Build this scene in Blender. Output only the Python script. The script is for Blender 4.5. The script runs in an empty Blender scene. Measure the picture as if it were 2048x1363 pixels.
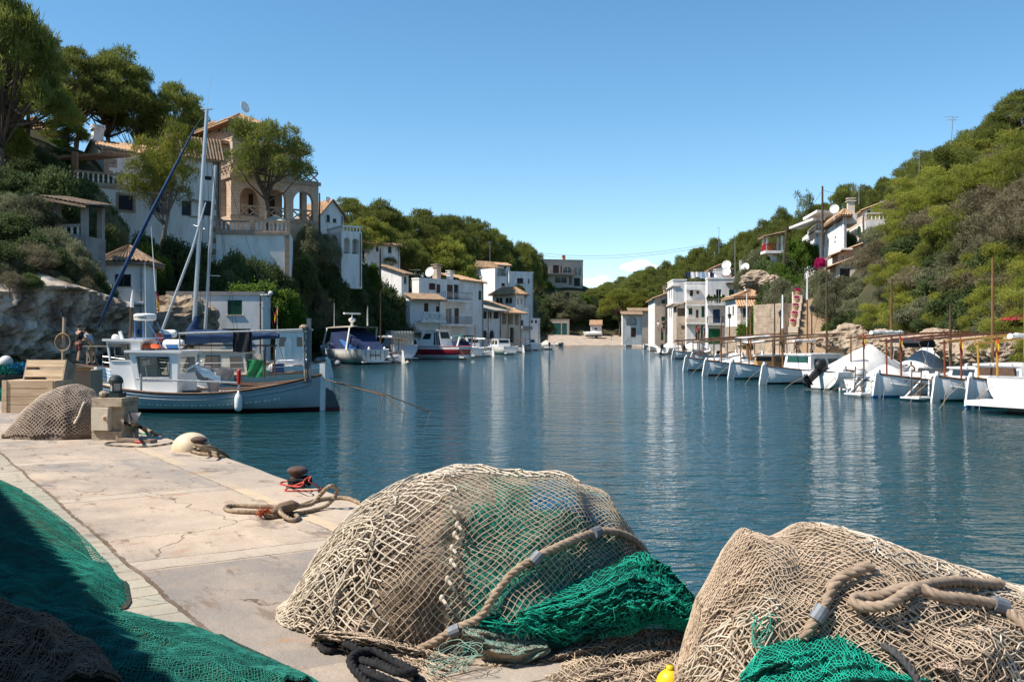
import bpy, bmesh, math, random
import numpy as np
from mathutils import Vector, Matrix, Euler
R = math.radians
rnd = random.Random(7)
C = bpy.context.scene.collection
scene = bpy.context.scene
# ------------------------------------------------------------------ camera, sky, sun
F = 1991.1
EYE = 2.5
HOR = 672.0
cam = bpy.data.cameras.new('camera')
cam.lens = 35.0; cam.sensor_width = 36.0; cam.clip_start = 0.1; cam.clip_end = 4000
cam.shift_y = -(681.5 - HOR) / 2048
camo = bpy.data.objects.new('camera', cam); C.objects.link(camo)
camo.location = (0, 0, EYE); camo.rotation_euler = (R(90), 0, 0)
scene.camera = camo
SUN_EL, SUN_AZ = R(52), math.atan2(-0.97, -0.24)
sun_dir = Vector((math.sin(SUN_AZ) * math.cos(SUN_EL), math.cos(SUN_AZ) * math.cos(SUN_EL), math.sin(SUN_EL)))
sl = bpy.data.lights.new('sun', 'SUN'); sl.energy = 5.0; sl.angle = R(0.53); sl.color = (1, 0.93, 0.82)
so = bpy.data.objects.new('sun', sl); C.objects.link(so)
so.rotation_euler = sun_dir.to_track_quat('Z', 'Y').to_euler(); so.location = (-40, 20, 60)
w = bpy.data.worlds.new('World'); scene.world = w; w.use_nodes = True
nt = w.node_tree; nt.nodes.clear()
sky = nt.nodes.new('ShaderNodeTexSky'); sky.sky_type = 'NISHITA'; sky.sun_disc = False
sky.sun_elevation = SUN_EL; sky.sun_rotation = SUN_AZ; sky.altitude = 0
sky.air_density = 0.8; sky.dust_density = 0.05; sky.ozone_density = 1.0
bg = nt.nodes.new('ShaderNodeBackground'); bg.inputs[1].default_value = 0.122
wo = nt.nodes.new('ShaderNodeOutputWorld')
tc = nt.nodes.new('ShaderNodeTexCoord')
def wmath(op, a, b=None):
 n = nt.nodes.new('ShaderNodeMath'); n.operation = op
 for i, q in enumerate((a, b)):
  if q is None: continue
  if isinstance(q, (int, float)): n.inputs[i].default_value = q
  else: nt.links.new(q, n.inputs[i])
 return n.outputs[0]
sep = nt.nodes.new('ShaderNodeSeparateXYZ'); nt.links.new(tc.outputs['Generated'], sep.inputs[0])
cx = wmath('DIVIDE', sep.outputs[0], wmath('MAXIMUM', sep.outputs[1], 0.01))
cz = wmath('DIVIDE', sep.outputs[2], wmath('MAXIMUM', sep.outputs[1], 0.01))
cn = nt.nodes.new('ShaderNodeTexNoise'); cn.inputs['Scale'].default_value = 60; cn.inputs['Detail'].default_value = 6
nt.links.new(tc.outputs['Generated'], cn.inputs['Vector'])
mask = None
for (px, py, rx, ry) in ((1188, 564, 34, 9), (1205, 558, 16, 9), (1262, 534, 22, 9), (1284, 528, 22, 9), (1304, 534, 22, 8)):
 dx = wmath('DIVIDE', wmath('SUBTRACT', cx, (px - 1024) / F), rx / F)
 dz = wmath('DIVIDE', wmath('SUBTRACT', cz, (HOR - py) / F), ry / F)
 d = wmath('SUBTRACT', 1.0, wmath('ADD', wmath('MULTIPLY', dx, dx), wmath('MULTIPLY', dz, dz)))
 mask = d if mask is None else wmath('MAXIMUM', mask, d)
mask = wmath('ADD', mask, wmath('MULTIPLY', wmath('SUBTRACT', cn.outputs[0], 0.5), 2.6))
mr = nt.nodes.new('ShaderNodeMapRange'); mr.inputs[1].default_value = 0.0; mr.inputs[2].default_value = 0.75
mr.interpolation_type = 'SMOOTHSTEP'; nt.links.new(mask, mr.inputs[0])
fr = wmath('MULTIPLY', wmath('MULTIPLY', mr.outputs[0], 0.85), wmath('GREATER_THAN', sep.outputs[1], 0.1))
hs = nt.nodes.new('ShaderNodeHueSaturation'); hs.inputs['Saturation'].default_value = 1.22; hs.inputs['Hue'].default_value = 0.49
nt.links.new(sky.outputs[0], hs.inputs['Color'])
mx = nt.nodes.new('ShaderNodeMix'); mx.data_type = 'RGBA'
nt.links.new(fr, mx.inputs['Factor']); nt.links.new(hs.outputs[0], mx.inputs['A']); mx.inputs['B'].default_value = (8.2, 8.3, 8.5, 1)
nt.links.new(mx.outputs['Result'], bg.inputs[0]); nt.links.new(bg.outputs[0], wo.inputs[0])
scene.view_settings.view_transform = 'Standard'; scene.view_settings.look = 'None'
scene.view_settings.exposure = 0.58; scene.view_settings.gamma = 1.0
scene.view_settings.use_curve_mapping = False
scene.render.engine = 'CYCLES'
scene.cycles.max_bounces = 6; scene.cycles.diffuse_bounces = 4; scene.cycles.glossy_bounces = 3
scene.cycles.transparent_max_bounces = 4; scene.cycles.caustics_reflective = False; scene.cycles.caustics_refractive = False
scene.cycles.use_denoising = True
def P(px, py, Y):
 return Vector(((px - 1024) / F * Y, Y, EYE - (py - HOR) / F * Y))
def WY(py, z=0.0):
 return (EYE - z) * F / (py - HOR)
# ------------------------------------------------------------------ materials
MATS = {}
def nodes_of(name):
 m = bpy.data.materials.new(name); m.use_nodes = True
 n = m.node_tree; b = n.nodes['Principled BSDF']
 return m, n, b
def mat(name, col, rough=0.6, col2=None, scale=3.0, lo=0.42, hi=0.62, bump=0.0, bscale=None, metal=0.0, detail=5, spec=0.3,
  stretch=(1, 1, 1), col3=None, scale3=0.6, amount3=0.6, objvar=0.0, trans=0.0, alpha=1.0):
 if name in MATS: return MATS[name]
 m, n, b = nodes_of(name)
 b.inputs['Roughness'].default_value = rough; b.inputs['Metallic'].default_value = metal
 b.inputs['Specular IOR Level'].default_value = spec
 col = tuple(col) + (1,)
 b.inputs['Base Color'].default_value = col
 t = n.nodes.new('ShaderNodeTexCoord'); mp = n.nodes.new('ShaderNodeMapping'); mp.inputs['Scale'].default_value = stretch
 n.links.new(t.outputs['Object'], mp.inputs[0])
 last = None
 def noise(s, d=detail):
  q = n.nodes.new('ShaderNodeTexNoise'); q.inputs['Scale'].default_value = s; q.inputs['Detail'].default_value = d
  q.inputs['Roughness'].default_value = 0.6
  n.links.new(mp.outputs[0], q.inputs['Vector']); return q
 def mixc(fac, A, B):
  q = n.nodes.new('ShaderNodeMix'); q.data_type = 'RGBA'
  n.links.new(fac, q.inputs['Factor'])
  for s, k in ((A, 'A'), (B, 'B')):
   if isinstance(s, tuple): q.inputs[k].default_value = s if len(s) == 4 else s + (1,)
   else: n.links.new(s, q.inputs[k])
  return q.outputs['Result']
 def rng(x, lo, hi, to=1.0):
  q = n.nodes.new('ShaderNodeMapRange'); q.inputs[1].default_value = lo; q.inputs[2].default_value = hi; q.inputs[4].default_value = to
  n.links.new(x, q.inputs[0]); return q.outputs[0]
 if col2 is not None:
  last = mixc(rng(noise(scale).outputs[0], lo, hi), col, tuple(col2))
 if col3 is not None:
  last = mixc(rng(noise(scale3).outputs[0], 0.48, 0.66, amount3), last if last is not None else col, tuple(col3))
 if objvar:
  oi = n.nodes.new('ShaderNodeObjectInfo'); h = n.nodes.new('ShaderNodeHueSaturation')
  n.links.new(rng(oi.outputs['Random'], 0, 1, 1.0), h.inputs['Value'])
  q = n.nodes.new('ShaderNodeMapRange'); q.inputs[3].default_value = 1 - objvar; q.inputs[4].default_value = 1 + objvar
  n.links.new(oi.outputs['Random'], q.inputs[0]); n.links.new(q.outputs[0], h.inputs['Value'])
  if last is None: h.inputs['Color'].default_value = col
  else: n.links.new(last, h.inputs['Color'])
  last = h.outputs[0]
 if last is not None: n.links.new(last, b.inputs['Base Color'])
 if bump:
  bp = n.nodes.new('ShaderNodeBump'); bp.inputs['Strength'].default_value = bump; bp.inputs['Distance'].default_value = 0.05
  n.links.new(noise(bscale or scale * 4, 6).outputs[0], bp.inputs['Height']); n.links.new(bp.outputs[0], b.inputs['Normal'])
 if trans:
  td = n.nodes.new('ShaderNodeBsdfTranslucent'); ms = n.nodes.new('ShaderNodeMixShader'); ms.inputs[0].default_value = trans
  if last is not None: n.links.new(last, td.inputs[0])
  else: td.inputs[0].default_value = col
  out = n.nodes['Material Output']
  n.links.new(b.outputs[0], ms.inputs[1]); n.links.new(td.outputs[0], ms.inputs[2]); n.links.new(ms.outputs[0], out.inputs[0])
 MATS[name] = m
 return m
def glass(name, col=(0.02, 0.03, 0.035), rough=0.08):
 return mat(name, col, rough, spec=0.6)
def hull_mat(name, top, bottom, zline, dirt=(0.5, 0.47, 0.42), stripe=None, rough=0.35):
 """paint above the boot top, antifouling below; optional (z0, z1, colour) stripe"""
 if name in MATS: return MATS[name]
 m, n, b = nodes_of(name)
 b.inputs['Roughness'].default_value = rough
 t = n.nodes.new('ShaderNodeTexCoord'); s = n.nodes.new('ShaderNodeSeparateXYZ'); n.links.new(t.outputs['Object'], s.inputs[0])
 nz = n.nodes.new('ShaderNodeTexNoise'); nz.inputs['Scale'].default_value = 2.2; nz.inputs['Detail'].default_value = 6
 mp = n.nodes.new('ShaderNodeMapping'); mp.inputs['Scale'].default_value = (1, 1, 0.35); n.links.new(t.outputs['Object'], mp.inputs[0]); n.links.new(mp.outputs[0], nz.inputs['Vector'])
 r = n.nodes.new('ShaderNodeMapRange'); r.inputs[1].default_value = 0.52; r.inputs[2].default_value = 0.75; r.inputs[4].default_value = 0.55; n.links.new(nz.outputs[0], r.inputs[0])
 def mixc(fac, A, B):
  q = n.nodes.new('ShaderNodeMix'); q.data_type = 'RGBA'; n.links.new(fac, q.inputs['Factor'])
  for c, k in ((A, 'A'), (B, 'B')):
   if isinstance(c, tuple): q.inputs[k].default_value = c[:3] + (1,)
   else: n.links.new(c, q.inputs[k])
  return q.outputs['Result']
 def gt(z):
  q = n.nodes.new('ShaderNodeMath'); q.operation = 'GREATER_THAN'; n.links.new(s.outputs[2], q.inputs[0]); q.inputs[1].default_value = z; return q.outputs[0]
 c = mixc(r.outputs[0], tuple(top), tuple(dirt))
 if stripe:
  q = n.nodes.new('ShaderNodeMath'); q.operation = 'SUBTRACT'; n.links.new(gt(stripe[0]), q.inputs[0]); n.links.new(gt(stripe[1]), q.inputs[1])
  c = mixc(q.outputs[0], c, tuple(stripe[2]))
 c = mixc(gt(zline), tuple(bottom), c)
 n.links.new(c, b.inputs['Base Color'])
 MATS[name] = m
 return m
def foliage(name, c1, c2, scale=0.35, trans=0.52, var=0.25):
 return mat(name, c1, 0.7, c2, scale, 0.38, 0.62, detail=3, objvar=var, trans=trans, spec=0.15)
M_ = dict
white = mat('white_plaster', (0.84, 0.81, 0.78), 0.85, (0.64, 0.59, 0.54), 0.9, 0.45, 0.75, bump=0.15, bscale=14, stretch=(1, 1, 0.3), col3=(.5, .45, .4), scale3=1.7, amount3=.35)
white2 = mat('weathered_whitewash', (0.78, 0.75, 0.73), 0.85, (0.52, 0.49, 0.46), 0.8, 0.5, 0.78, bump=0.2, bscale=10, stretch=(1, 1, 0.3))
cream = mat('cream_plaster', (0.66, 0.56, 0.45), 0.85, (0.54, 0.44, 0.35), 0.7, 0.42, 0.7, bump=0.15, bscale=12)
beige = mat('beige_plaster', (0.52, 0.41, 0.32), 0.85, (0.42, 0.33, 0.26), 0.8, 0.4, 0.65, bump=0.2, bscale=12)
pinkp = mat('pink_plaster', (0.60, 0.42, 0.34), 0.85, (0.5, 0.35, 0.28), 0.9, 0.4, 0.65)
greyp = mat('grey_render', (0.36, 0.32, 0.29), 0.85, (0.26, 0.23, 0.21), 0.9, 0.4, 0.65, bump=0.2, bscale=12)
def masonry(name, c1, c2, mortar, bw, bh):
 m, n, b = nodes_of(name); b.inputs['Roughness'].default_value = 0.9; b.inputs['Specular IOR Level'].default_value = 0.2
 t = n.nodes.new('ShaderNodeTexCoord'); g = n.nodes.new('ShaderNodeNewGeometry')
 s = n.nodes.new('ShaderNodeSeparateXYZ'); n.links.new(t.outputs['Object'], s.inputs[0])
 u = n.nodes.new('ShaderNodeMath'); u.operation = 'SUBTRACT'
 ml = n.nodes.new('ShaderNodeMath'); ml.operation = 'MULTIPLY'; ml.inputs[1].default_value = 0.7
 n.links.new(s.outputs[1], ml.inputs[0]); n.links.new(s.outputs[0], u.inputs[0]); n.links.new(ml.outputs[0], u.inputs[1])
 cb = n.nodes.new('ShaderNodeCombineXYZ'); n.links.new(u.outputs[0], cb.inputs[0]); n.links.new(s.outputs[2], cb.inputs[1])
 br = n.nodes.new('ShaderNodeTexBrick'); br.inputs['Color1'].default_value = c1 + (1,); br.inputs['Color2'].default_value = c2 + (1,)
 br.inputs['Mortar'].default_value = mortar + (1,); br.inputs['Scale'].default_value = 1; br.inputs['Brick Width'].default_value = bw
 br.inputs['Row Height'].default_value = bh; br.inputs['Mortar Size'].default_value = 0.02; br.inputs['Bias'].default_value = -0.1
 n.links.new(cb.outputs[0], br.inputs['Vector'])
 nz = n.nodes.new('ShaderNodeTexNoise'); nz.inputs['Scale'].default_value = 1.2; nz.inputs['Detail'].default_value = 7; n.links.new(t.outputs['Object'], nz.inputs['Vector'])
 h = n.nodes.new('ShaderNodeHueSaturation'); r = n.nodes.new('ShaderNodeMapRange'); r.inputs[3].default_value = 0.65; r.inputs[4].default_value = 1.35
 n.links.new(nz.outputs[0], r.inputs[0]); n.links.new(r.outputs[0], h.inputs['Value']); n.links.new(br.outputs[0], h.inputs['Color'])
 n.links.new(h.outputs[0], b.inputs['Base Color'])
 bp = n.nodes.new('ShaderNodeBump'); bp.inputs['Strength'].default_value = 0.5; bp.inputs['Distance'].default_value = 0.04
 n.links.new(br.outputs['Fac'], bp.inputs['Height']); bp.invert = True; n.links.new(bp.outputs[0], b.inputs['Normal'])
 MATS[name] = m; return m
sand = masonry('sandstone_masonry', (0.60, 0.45, 0.34), (0.52, 0.385, 0.285), (0.42, 0.33, 0.25), 0.6, 0.3)
rubble = masonry('rubble_stone', (0.46, 0.35, 0.25), (0.30, 0.22, 0.16), (0.42, 0.36, 0.29), 0.55, 0.32)
quoin = mat('quoin_stone', (0.42, 0.31, 0.23), 0.9, (0.32, 0.24, 0.175), 2.5)
tile = mat('terracotta_tile', (0.47, 0.29, 0.17), 0.9, (0.30, 0.18, 0.11), 2.2, 0.4, 0.62, col3=(0.52, 0.40, 0.27), scale3=4.5, amount3=0.75, spec=0.15)
tile_d = mat('old_brown_tile', (0.30, 0.20, 0.13), 0.9, (0.17, 0.12, 0.085), 2.2, 0.4, 0.62, col3=(0.38, 0.29, 0.2), scale3=4.5, amount3=0.6, spec=0.15)
tile_g = mat('grey_roof_sheet', (0.33, 0.30, 0.27), 0.85, (0.24, 0.22, 0.2), 1.6)
wood_d = mat('dark_timber', (0.07, 0.045, 0.03), 0.7, (0.04, 0.028, 0.02), 6)
eave = mat('eave_timber', (0.24, 0.14, 0.08), 0.8, (0.17, 0.10, 0.06), 5)
green_s = mat('green_shutter_paint', (0.012, 0.085, 0.04), 0.5, (0.008, 0.06, 0.03), 8)
teal_s = mat('teal_door_paint', (0.03, 0.16, 0.13), 0.55, (0.02, 0.11, 0.1), 3)
brightg = mat('bright_green_paint', (0.008, 0.17, 0.05), 0.5, (0.006, 0.12, 0.04), 3)
blue_s = mat('slate_blue_shutter', (0.025, 0.035, 0.055), 0.5, (0.018, 0.025, 0.04), 8)
blue_d = mat('blue_door_paint', (0.04, 0.07, 0.17), 0.5, (0.03, 0.05, 0.12), 4)
brown_s = mat('oxblood_shutter', (0.07, 0.02, 0.016), 0.6, (0.05, 0.015, 0.012), 8)
brown_d = mat('brown_door', (0.10, 0.055, 0.035), 0.6, (0.07, 0.04, 0.025), 6)
pane_m = glass('window_glass')
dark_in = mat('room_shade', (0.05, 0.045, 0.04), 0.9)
iron = mat('dark_iron', (0.025, 0.025, 0.028), 0.5)
grey_rail = mat('grey_railing', (0.22, 0.23, 0.25), 0.5)
galv = mat('galvanised_pipe', (0.36, 0.38, 0.40), 0.4, (0.26, 0.27, 0.28), 12, metal=0.3)
alu = mat('silver_mast_alloy', (0.55, 0.56, 0.57), 0.35, metal=0.5)
spar = mat('varnished_spar', (0.24, 0.12, 0.055), 0.5, (0.15, 0.075, 0.035), 5, stretch=(1, 1, 0.2), objvar=0.3)
spar_d = mat('weathered_spar', (0.10, 0.06, 0.035), 0.6, (0.07, 0.045, 0.03), 5)
rail_w = mat('mahogany_rail', (0.15, 0.075, 0.04), 0.5, (0.10, 0.05, 0.03), 4)
gel = mat('white_gelcoat', (0.80, 0.78, 0.75), 0.3, (0.66, 0.63, 0.58), 1.5, 0.55, 0.8)
gel2 = mat('cream_gelcoat', (0.62, 0.54, 0.43), 0.4, (0.52, 0.44, 0.35), 1.5, 0.5, 0.8)
canvas_w = mat('white_canvas', (0.74, 0.73, 0.71), 0.9, (0.63, 0.61, 0.58), 2, 0.4, 0.7, bump=0.3, bscale=3)
canvas_b = mat('beige_canvas', (0.52, 0.45, 0.35), 0.9, (0.44, 0.38, 0.3), 3)
canvas_blue = mat('navy_canvas', (0.02, 0.035, 0.10), 0.85, (0.014, 0.025, 0.075), 2)
canvas_sail = mat('blue_sail_cover', (0.014, 0.045, 0.12), 0.8, (0.010, 0.03, 0.085), 2, bump=0.3, bscale=3)
black = mat('black_plastic', (0.018, 0.018, 0.02), 0.45)
rubber = mat('grey_rubber', (0.20, 0.21, 0.22), 0.6, (0.15, 0.16, 0.17), 3)
ropem = mat('tan_rope', (0.38, 0.29, 0.20), 0.95, (0.22, 0.16, 0.11), 14, bump=0.4, bscale=60, spec=0.1)
orange = mat('orange_vinyl', (0.60, 0.10, 0.03), 0.5)
redm = mat('red_paint', (0.45, 0.03, 0.025), 0.5)
yellow = mat('yellow_plastic', (0.75, 0.50, 0.02), 0.4)
skin = mat('skin', (0.42, 0.25, 0.17), 0.6)
# ------------------------------------------------------------------ mesh builder and object tree
def root_loc(o):
 while o.parent: o = o.parent
 return Vector(o.location)
class MB:
 def __init__(s): s.v = []; s.f = []; s.m = []; s.mi = 0
 def mat(s, i): s.mi = i; return s
 def add(s, vs, fs):
  k = len(s.v); s.v += [tuple(q) for q in vs]
  for f in fs: s.f.append(tuple(i + k for i in f)); s.m.append(s.mi)
  return s
 def quad(s, a, b, c, d): return s.add((a, b, c, d), ((0, 1, 2, 3),))
 def box(s, c, size, rot=None):
  x, y, z = (q / 2 for q in size)
  vs = [Vector((sx * x, sy * y, sz * z)) for sz in (-1, 1) for sy in (-1, 1) for sx in (-1, 1)]
  if rot is not None:
   m = rot if isinstance(rot, Matrix) else Euler(rot).to_matrix()
   vs = [m @ q for q in vs]
  c = Vector(c)
  return s.add([q + c for q in vs], ((0, 2, 3, 1), (4, 5, 7, 6), (0, 1, 5, 4), (2, 6, 7, 3), (0, 4, 6, 2), (1, 3, 7, 5)))
 def prism(s, poly, ext):
  n = len(poly); ext = Vector(ext); poly = [Vector(p) for p in poly]
  vs = poly + [p + ext for p in poly]
  fs = [tuple(range(n))[::-1], tuple(range(n, 2 * n))] + [(i, (i + 1) % n, n + (i + 1) % n, n + i) for i in range(n)]
  return s.add(vs, fs)
 def tube(s, pts, r, n=6, cap=True):
  pts = [Vector(p) for p in pts]; k = len(pts)
  rs = r if isinstance(r, (list, tuple)) else [r] * k
  vs = []; up = Vector((0.13, 0.27, 0.95))
  for i, p in enumerate(pts):
   d = (pts[min(i + 1, k - 1)] - pts[max(i - 1, 0)]).normalized()
   a = up - d * up.dot(d)
   if a.length < 0.15: a = Vector((1, 0.1, 0)) - d * Vector((1, 0.1, 0)).dot(d)
   a.normalize(); b = d.cross(a); up = a
   for j in range(n):
    t = 2 * math.pi * j / n
    vs.append(p + (a * math.cos(t) + b * math.sin(t)) * rs[i])
  fs = [(i * n + j, i * n + (j + 1) % n, (i + 1) * n + (j + 1) % n, (i + 1) * n + j) for i in range(k - 1) for j in range(n)]
  if cap: fs += [tuple(range(n))[::-1], tuple(range((k - 1) * n, k * n))]
  return s.add(vs, fs)
 def lathe(s, c, prof, n=16, axis='Z', rot=None):
  c = Vector(c); vs = []
  for (r, h) in prof:
   for j in range(n):
    t = 2 * math.pi * j / n
    q = Vector((r * math.cos(t), r * math.sin(t), h))
    if axis == 'X': q = Vector((h, q.x, q.y))
    if axis == 'Y': q = Vector((q.x, h, q.y))
    if rot is not None: q = rot @ q
    vs.append(q + c)
  k = len(prof)
  fs = [(i * n + j, i * n + (j + 1) % n, (i + 1) * n + (j + 1) % n, (i + 1) * n + j) for i in range(k - 1) for j in range(n)]
  fs += [tuple(range(n))[::-1], tuple(range((k - 1) * n, k * n))]
  return s.add(vs, fs)
 def ball(s, c, r, n=10, m=7):
  r = r if isinstance(r, (tuple, list)) else (r, r, r)
  c = Vector(c); vs = [c + Vector((0, 0, -r[2]))]
  for i in range(1, m):
   t = math.pi * i / m
   for j in range(n):
    a = 2 * math.pi * j / n
    vs.append(c + Vector((r[0] * math.sin(t) * math.cos(a), r[1] * math.sin(t) * math.sin(a), -r[2] * math.cos(t))))
  vs.append(c + Vector((0, 0, r[2]))); e = len(vs) - 1
  fs = [(0, 1 + (j + 1) % n, 1 + j) for j in range(n)] + [(e, 1 + (m - 2) * n + j, 1 + (m - 2) * n + (j + 1) % n) for j in range(n)]
  fs += [(1 + i * n + j, 1 + i * n + (j + 1) % n, 1 + (i + 1) * n + (j + 1) % n, 1 + (i + 1) * n + j) for i in range(m - 2) for j in range(n)]
  return s.add(vs, fs)
 def grid(s, fn, nu, nv):
  vs = [fn(i / nu, j / nv) for j in range(nv + 1) for i in range(nu + 1)]
  fs = [(j * (nu + 1) + i, j * (nu + 1) + i + 1, (j + 1) * (nu + 1) + i + 1, (j + 1) * (nu + 1) + i) for j in range(nv) for i in range(nu)]
  return s.add(vs, fs)
 def build(s, name, mats, parent=None, world=False, smooth=False, loc=None, rotz=0.0):
  if not isinstance(mats, (list, tuple)): mats = [mats]
  me = bpy.data.meshes.new(name)
  L = Vector((0, 0, 0))
  if world: L = root_loc(parent) if parent else Vector(loc if loc is not None else (0, 0, 0))
  me.from_pydata([tuple(Vector(q) - L) for q in s.v] if world else s.v, [], s.f)
  for m in mats: me.materials.append(m)
  if len(mats) > 1: me.polygons.foreach_set('material_index', s.m)
  if smooth: me.polygons.foreach_set('use_smooth', [True] * len(me.polygons))
  me.update()
  o = bpy.data.objects.new(name, me); C.objects.link(o)
  if parent: o.parent = parent
  else:
   if loc is not None: o.location = loc
   o.rotation_euler.z = rotz
  return o
def tag(o, label=None, cat=None, group=None, kind=None):
 for k, q in (('label', label), ('category', cat), ('group', group), ('kind', kind)):
  if q: o[k] = q
 return o
def thing(name, label, cat, loc=(0, 0, 0), rotz=0.0, group=None):
 o = bpy.data.objects.new(name, None); C.objects.link(o); o.empty_display_size = 0.2
 o.location = loc; o.rotation_euler = (0, 0, rotz)
 return tag(o, label, cat, group)
def copy_tree(o, parent=None):
 c = o.copy(); C.objects.link(c)
 if parent: c.parent = parent
 for ch in list(o.children): copy_tree(ch, c)
 return c
def np_obj(name, V, Fc, mats, parent=None, smooth=False, midx=None):
 me = bpy.data.meshes.new(name); V = np.asarray(V, dtype=np.float32); Fc = np.asarray(Fc, dtype=np.int32)
 k = Fc.shape[1]; n = len(Fc)
 me.vertices.add(len(V)); me.vertices.foreach_set('co', V.ravel())
 me.loops.add(n * k); me.loops.foreach_set('vertex_index', Fc.ravel())
 me.polygons.add(n); me.polygons.foreach_set('loop_start', np.arange(0, n * k, k, dtype=np.int32))
 if not isinstance(mats, (list, tuple)): mats = [mats]
 for m in mats: me.materials.append(m)
 if midx is not None: me.polygons.foreach_set('material_index', np.asarray(midx, dtype=np.int32))
 if smooth: me.polygons.foreach_set('use_smooth', np.ones(n, dtype=bool))
 me.update(calc_edges=True)
 o = bpy.data.objects.new(name, me); C.objects.link(o)
 if parent: o.parent = parent
 return o
def lettering(text, size, m, parent, origin, right, up, name='lettering', thick=0.004):
 cu = bpy.data.curves.new('letters', 'FONT'); cu.body = text; cu.size = size; cu.extrude = thick; cu.align_x = 'CENTER'; cu.align_y = 'CENTER'
 tmp = bpy.data.objects.new('letters', cu); C.objects.link(tmp)
 dg = bpy.context.evaluated_depsgraph_get()
 me = bpy.data.meshes.new_from_object(tmp.evaluated_get(dg))
 bpy.data.objects.remove(tmp)
 right = Vector(right).normalized(); up = Vector(up).normalized(); nn = right.cross(up)
 o0 = Vector(origin)
 for q in me.vertices:
  q.co = o0 + right * q.co.x + up * q.co.y + nn * q.co.z
 me.materials.clear(); me.materials.append(m); me.name = name
 o = bpy.data.objects.new(name, me); C.objects.link(o); o.parent = parent
 return o
_lat = np.random.RandomState(3).rand(64, 64, 64).astype(np.float32)
def vnoise(x, y, z=0.0):
 x, y, z = np.broadcast_arrays(np.asarray(x, float), np.asarray(y, float), np.asarray(z, float))
 xi, yi, zi = (np.floor(q).astype(int) for q in (x, y, z)); fx, fy, fz = x - xi, y - yi, z - zi
 fx, fy, fz = (q * q * (3 - 2 * q) for q in (fx, fy, fz)); out = 0
 for a in (0, 1):
  for b in (0, 1):
   for c in (0, 1):
    out = out + _lat[(xi + a) % 64, (yi + b) % 64, (zi + c) % 64] * (fx if a else 1 - fx) * (fy if b else 1 - fy) * (fz if c else 1 - fz)
 return out * 2 - 1
def fbm(x, y, z=0.0, o=4):
 s = 0; a = 1.0; t = 0
 for i in range(o):
  s = s + a * vnoise(np.asarray(x) * 2 ** i + 7 * i, np.asarray(y) * 2 ** i + 3 * i, np.asarray(z) * 2 ** i); t += a; a *= 0.5
 return s / t
def strands(paths, r, n=4):
 """many polylines (arrays k x 3) as tubes in one vertex/face array"""
 VV = []; FF = []; base = 0
 ang = np.arange(n) * 2 * np.pi / n
 for p in paths:
  p = np.asarray(p, float); k = len(p)
  if k < 2: continue
  d = np.empty_like(p); d[1:-1] = p[2:] - p[:-2]; d[0] = p[1] - p[0]; d[-1] = p[-1] - p[-2]
  d /= np.linalg.norm(d, axis=1)[:, None] + 1e-9
  ref = np.where(np.abs(d[:, 2:3]) > 0.9, np.array([[1.0, 0, 0]]), np.array([[0, 0, 1.0]]))
  a = np.cross(d, ref); a /= np.linalg.norm(a, axis=1)[:, None] + 1e-9; b = np.cross(d, a)
  rr = r if np.ndim(r) == 0 else r
  v = p[:, None, :] + rr * (a[:, None, :] * np.cos(ang)[None, :, None] + b[:, None, :] * np.sin(ang)[None, :, None])
  VV.append(v.reshape(-1, 3))
  i = np.arange(k - 1)[:, None] * n; j = np.arange(n)[None, :]; j2 = (j + 1) % n
  FF.append(np.stack([i + j, i + j2, i + n + j2, i + n + j], -1).reshape(-1, 4) + base); base += k * n
 return np.concatenate(VV), np.concatenate(FF)
# ------------------------------------------------------------------ terrain, water, quay
XL = ([-40, 43, 50, 60, 75, 90, 100, 125, 150, 175, 200, 216, 255, 262, 275], [-24, -24, -22.5, -22.5, -18.5, -20, -19, -10.5, -6, -1, 2.5, 5, 8, 9, 9])
XR = ([-40, 30, 50, 85, 120, 150, 216, 245, 262, 275], [23, 23, 22, 23.5, 27, 29.5, 34, 33, 32, 32])
def shore_l(y): return np.interp(y, *XL)
def shore_r(y): return np.interp(y, *XR)
def ground(x, y):
 x = np.asarray(x, float); y = np.asarray(y, float)
 n = fbm(x * 0.09, y * 0.09, 0.3, 3)
 dl = shore_l(y) - x; dr = x - shore_r(y); df = y - 272
 TL = np.interp(y, [30, 48, 60, 80, 100, 120, 140, 200, 270, 340], [9, 11, 18, 27, 28, 19, 16.5, 16, 14, 16])
 LL = np.interp(y, [30, 60, 72, 84, 92, 105, 140, 200], [11, 12, 18, 21, 17, 16, 13, 11]); o = np.interp(y, [60, 70, 84, 94, 105, 140], [1.0, 8.5, 8, 3.0, 2.0, 2.0])
 hl = 0.9 + TL * (1 - np.exp(-np.maximum(dl - o, 0) / LL)) + np.maximum(dl - 30, 0) * 0.08
 TR = np.interp(y, [20, 55, 90, 110, 150, 250, 340], [18, 26, 24.5, 23, 20, 15, 16])
 wr = np.interp(y, [40, 60, 80, 140, 160, 240], [1.8, 3.0, 4.0, 4.5, 8, 9])
 hr = 0.9 + TR * (1 - np.exp(-np.maximum(dr - wr, 0) / 14.0)) + np.maximum(dr - 30, 0) * 0.1
 hf = np.where(df < 22, -0.15 + np.clip(df, 0, 14) * 0.19, 2.51 + 14 * (1 - np.exp(-np.maximum(df - 22, 0) / 35.0)) + np.maximum(df - 70, 0) * 0.03)
 hf = hf + 11 * np.exp(-((x - 15) / 20) ** 2 - ((y - 316) / 14) ** 2)
 z = np.full(np.broadcast(x, y).shape, -2.5)
 z = np.where(df > 0, hf, z); z = np.where(dl > 0, np.maximum(z, hl), z); z = np.where(dr > 0, np.maximum(z, hr), z)
 steep = np.clip((z - 1.3) / 3, 0, 1)
 return z + n * 1.3 * steep
def gz(x, y): return float(ground(x, y))
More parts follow.
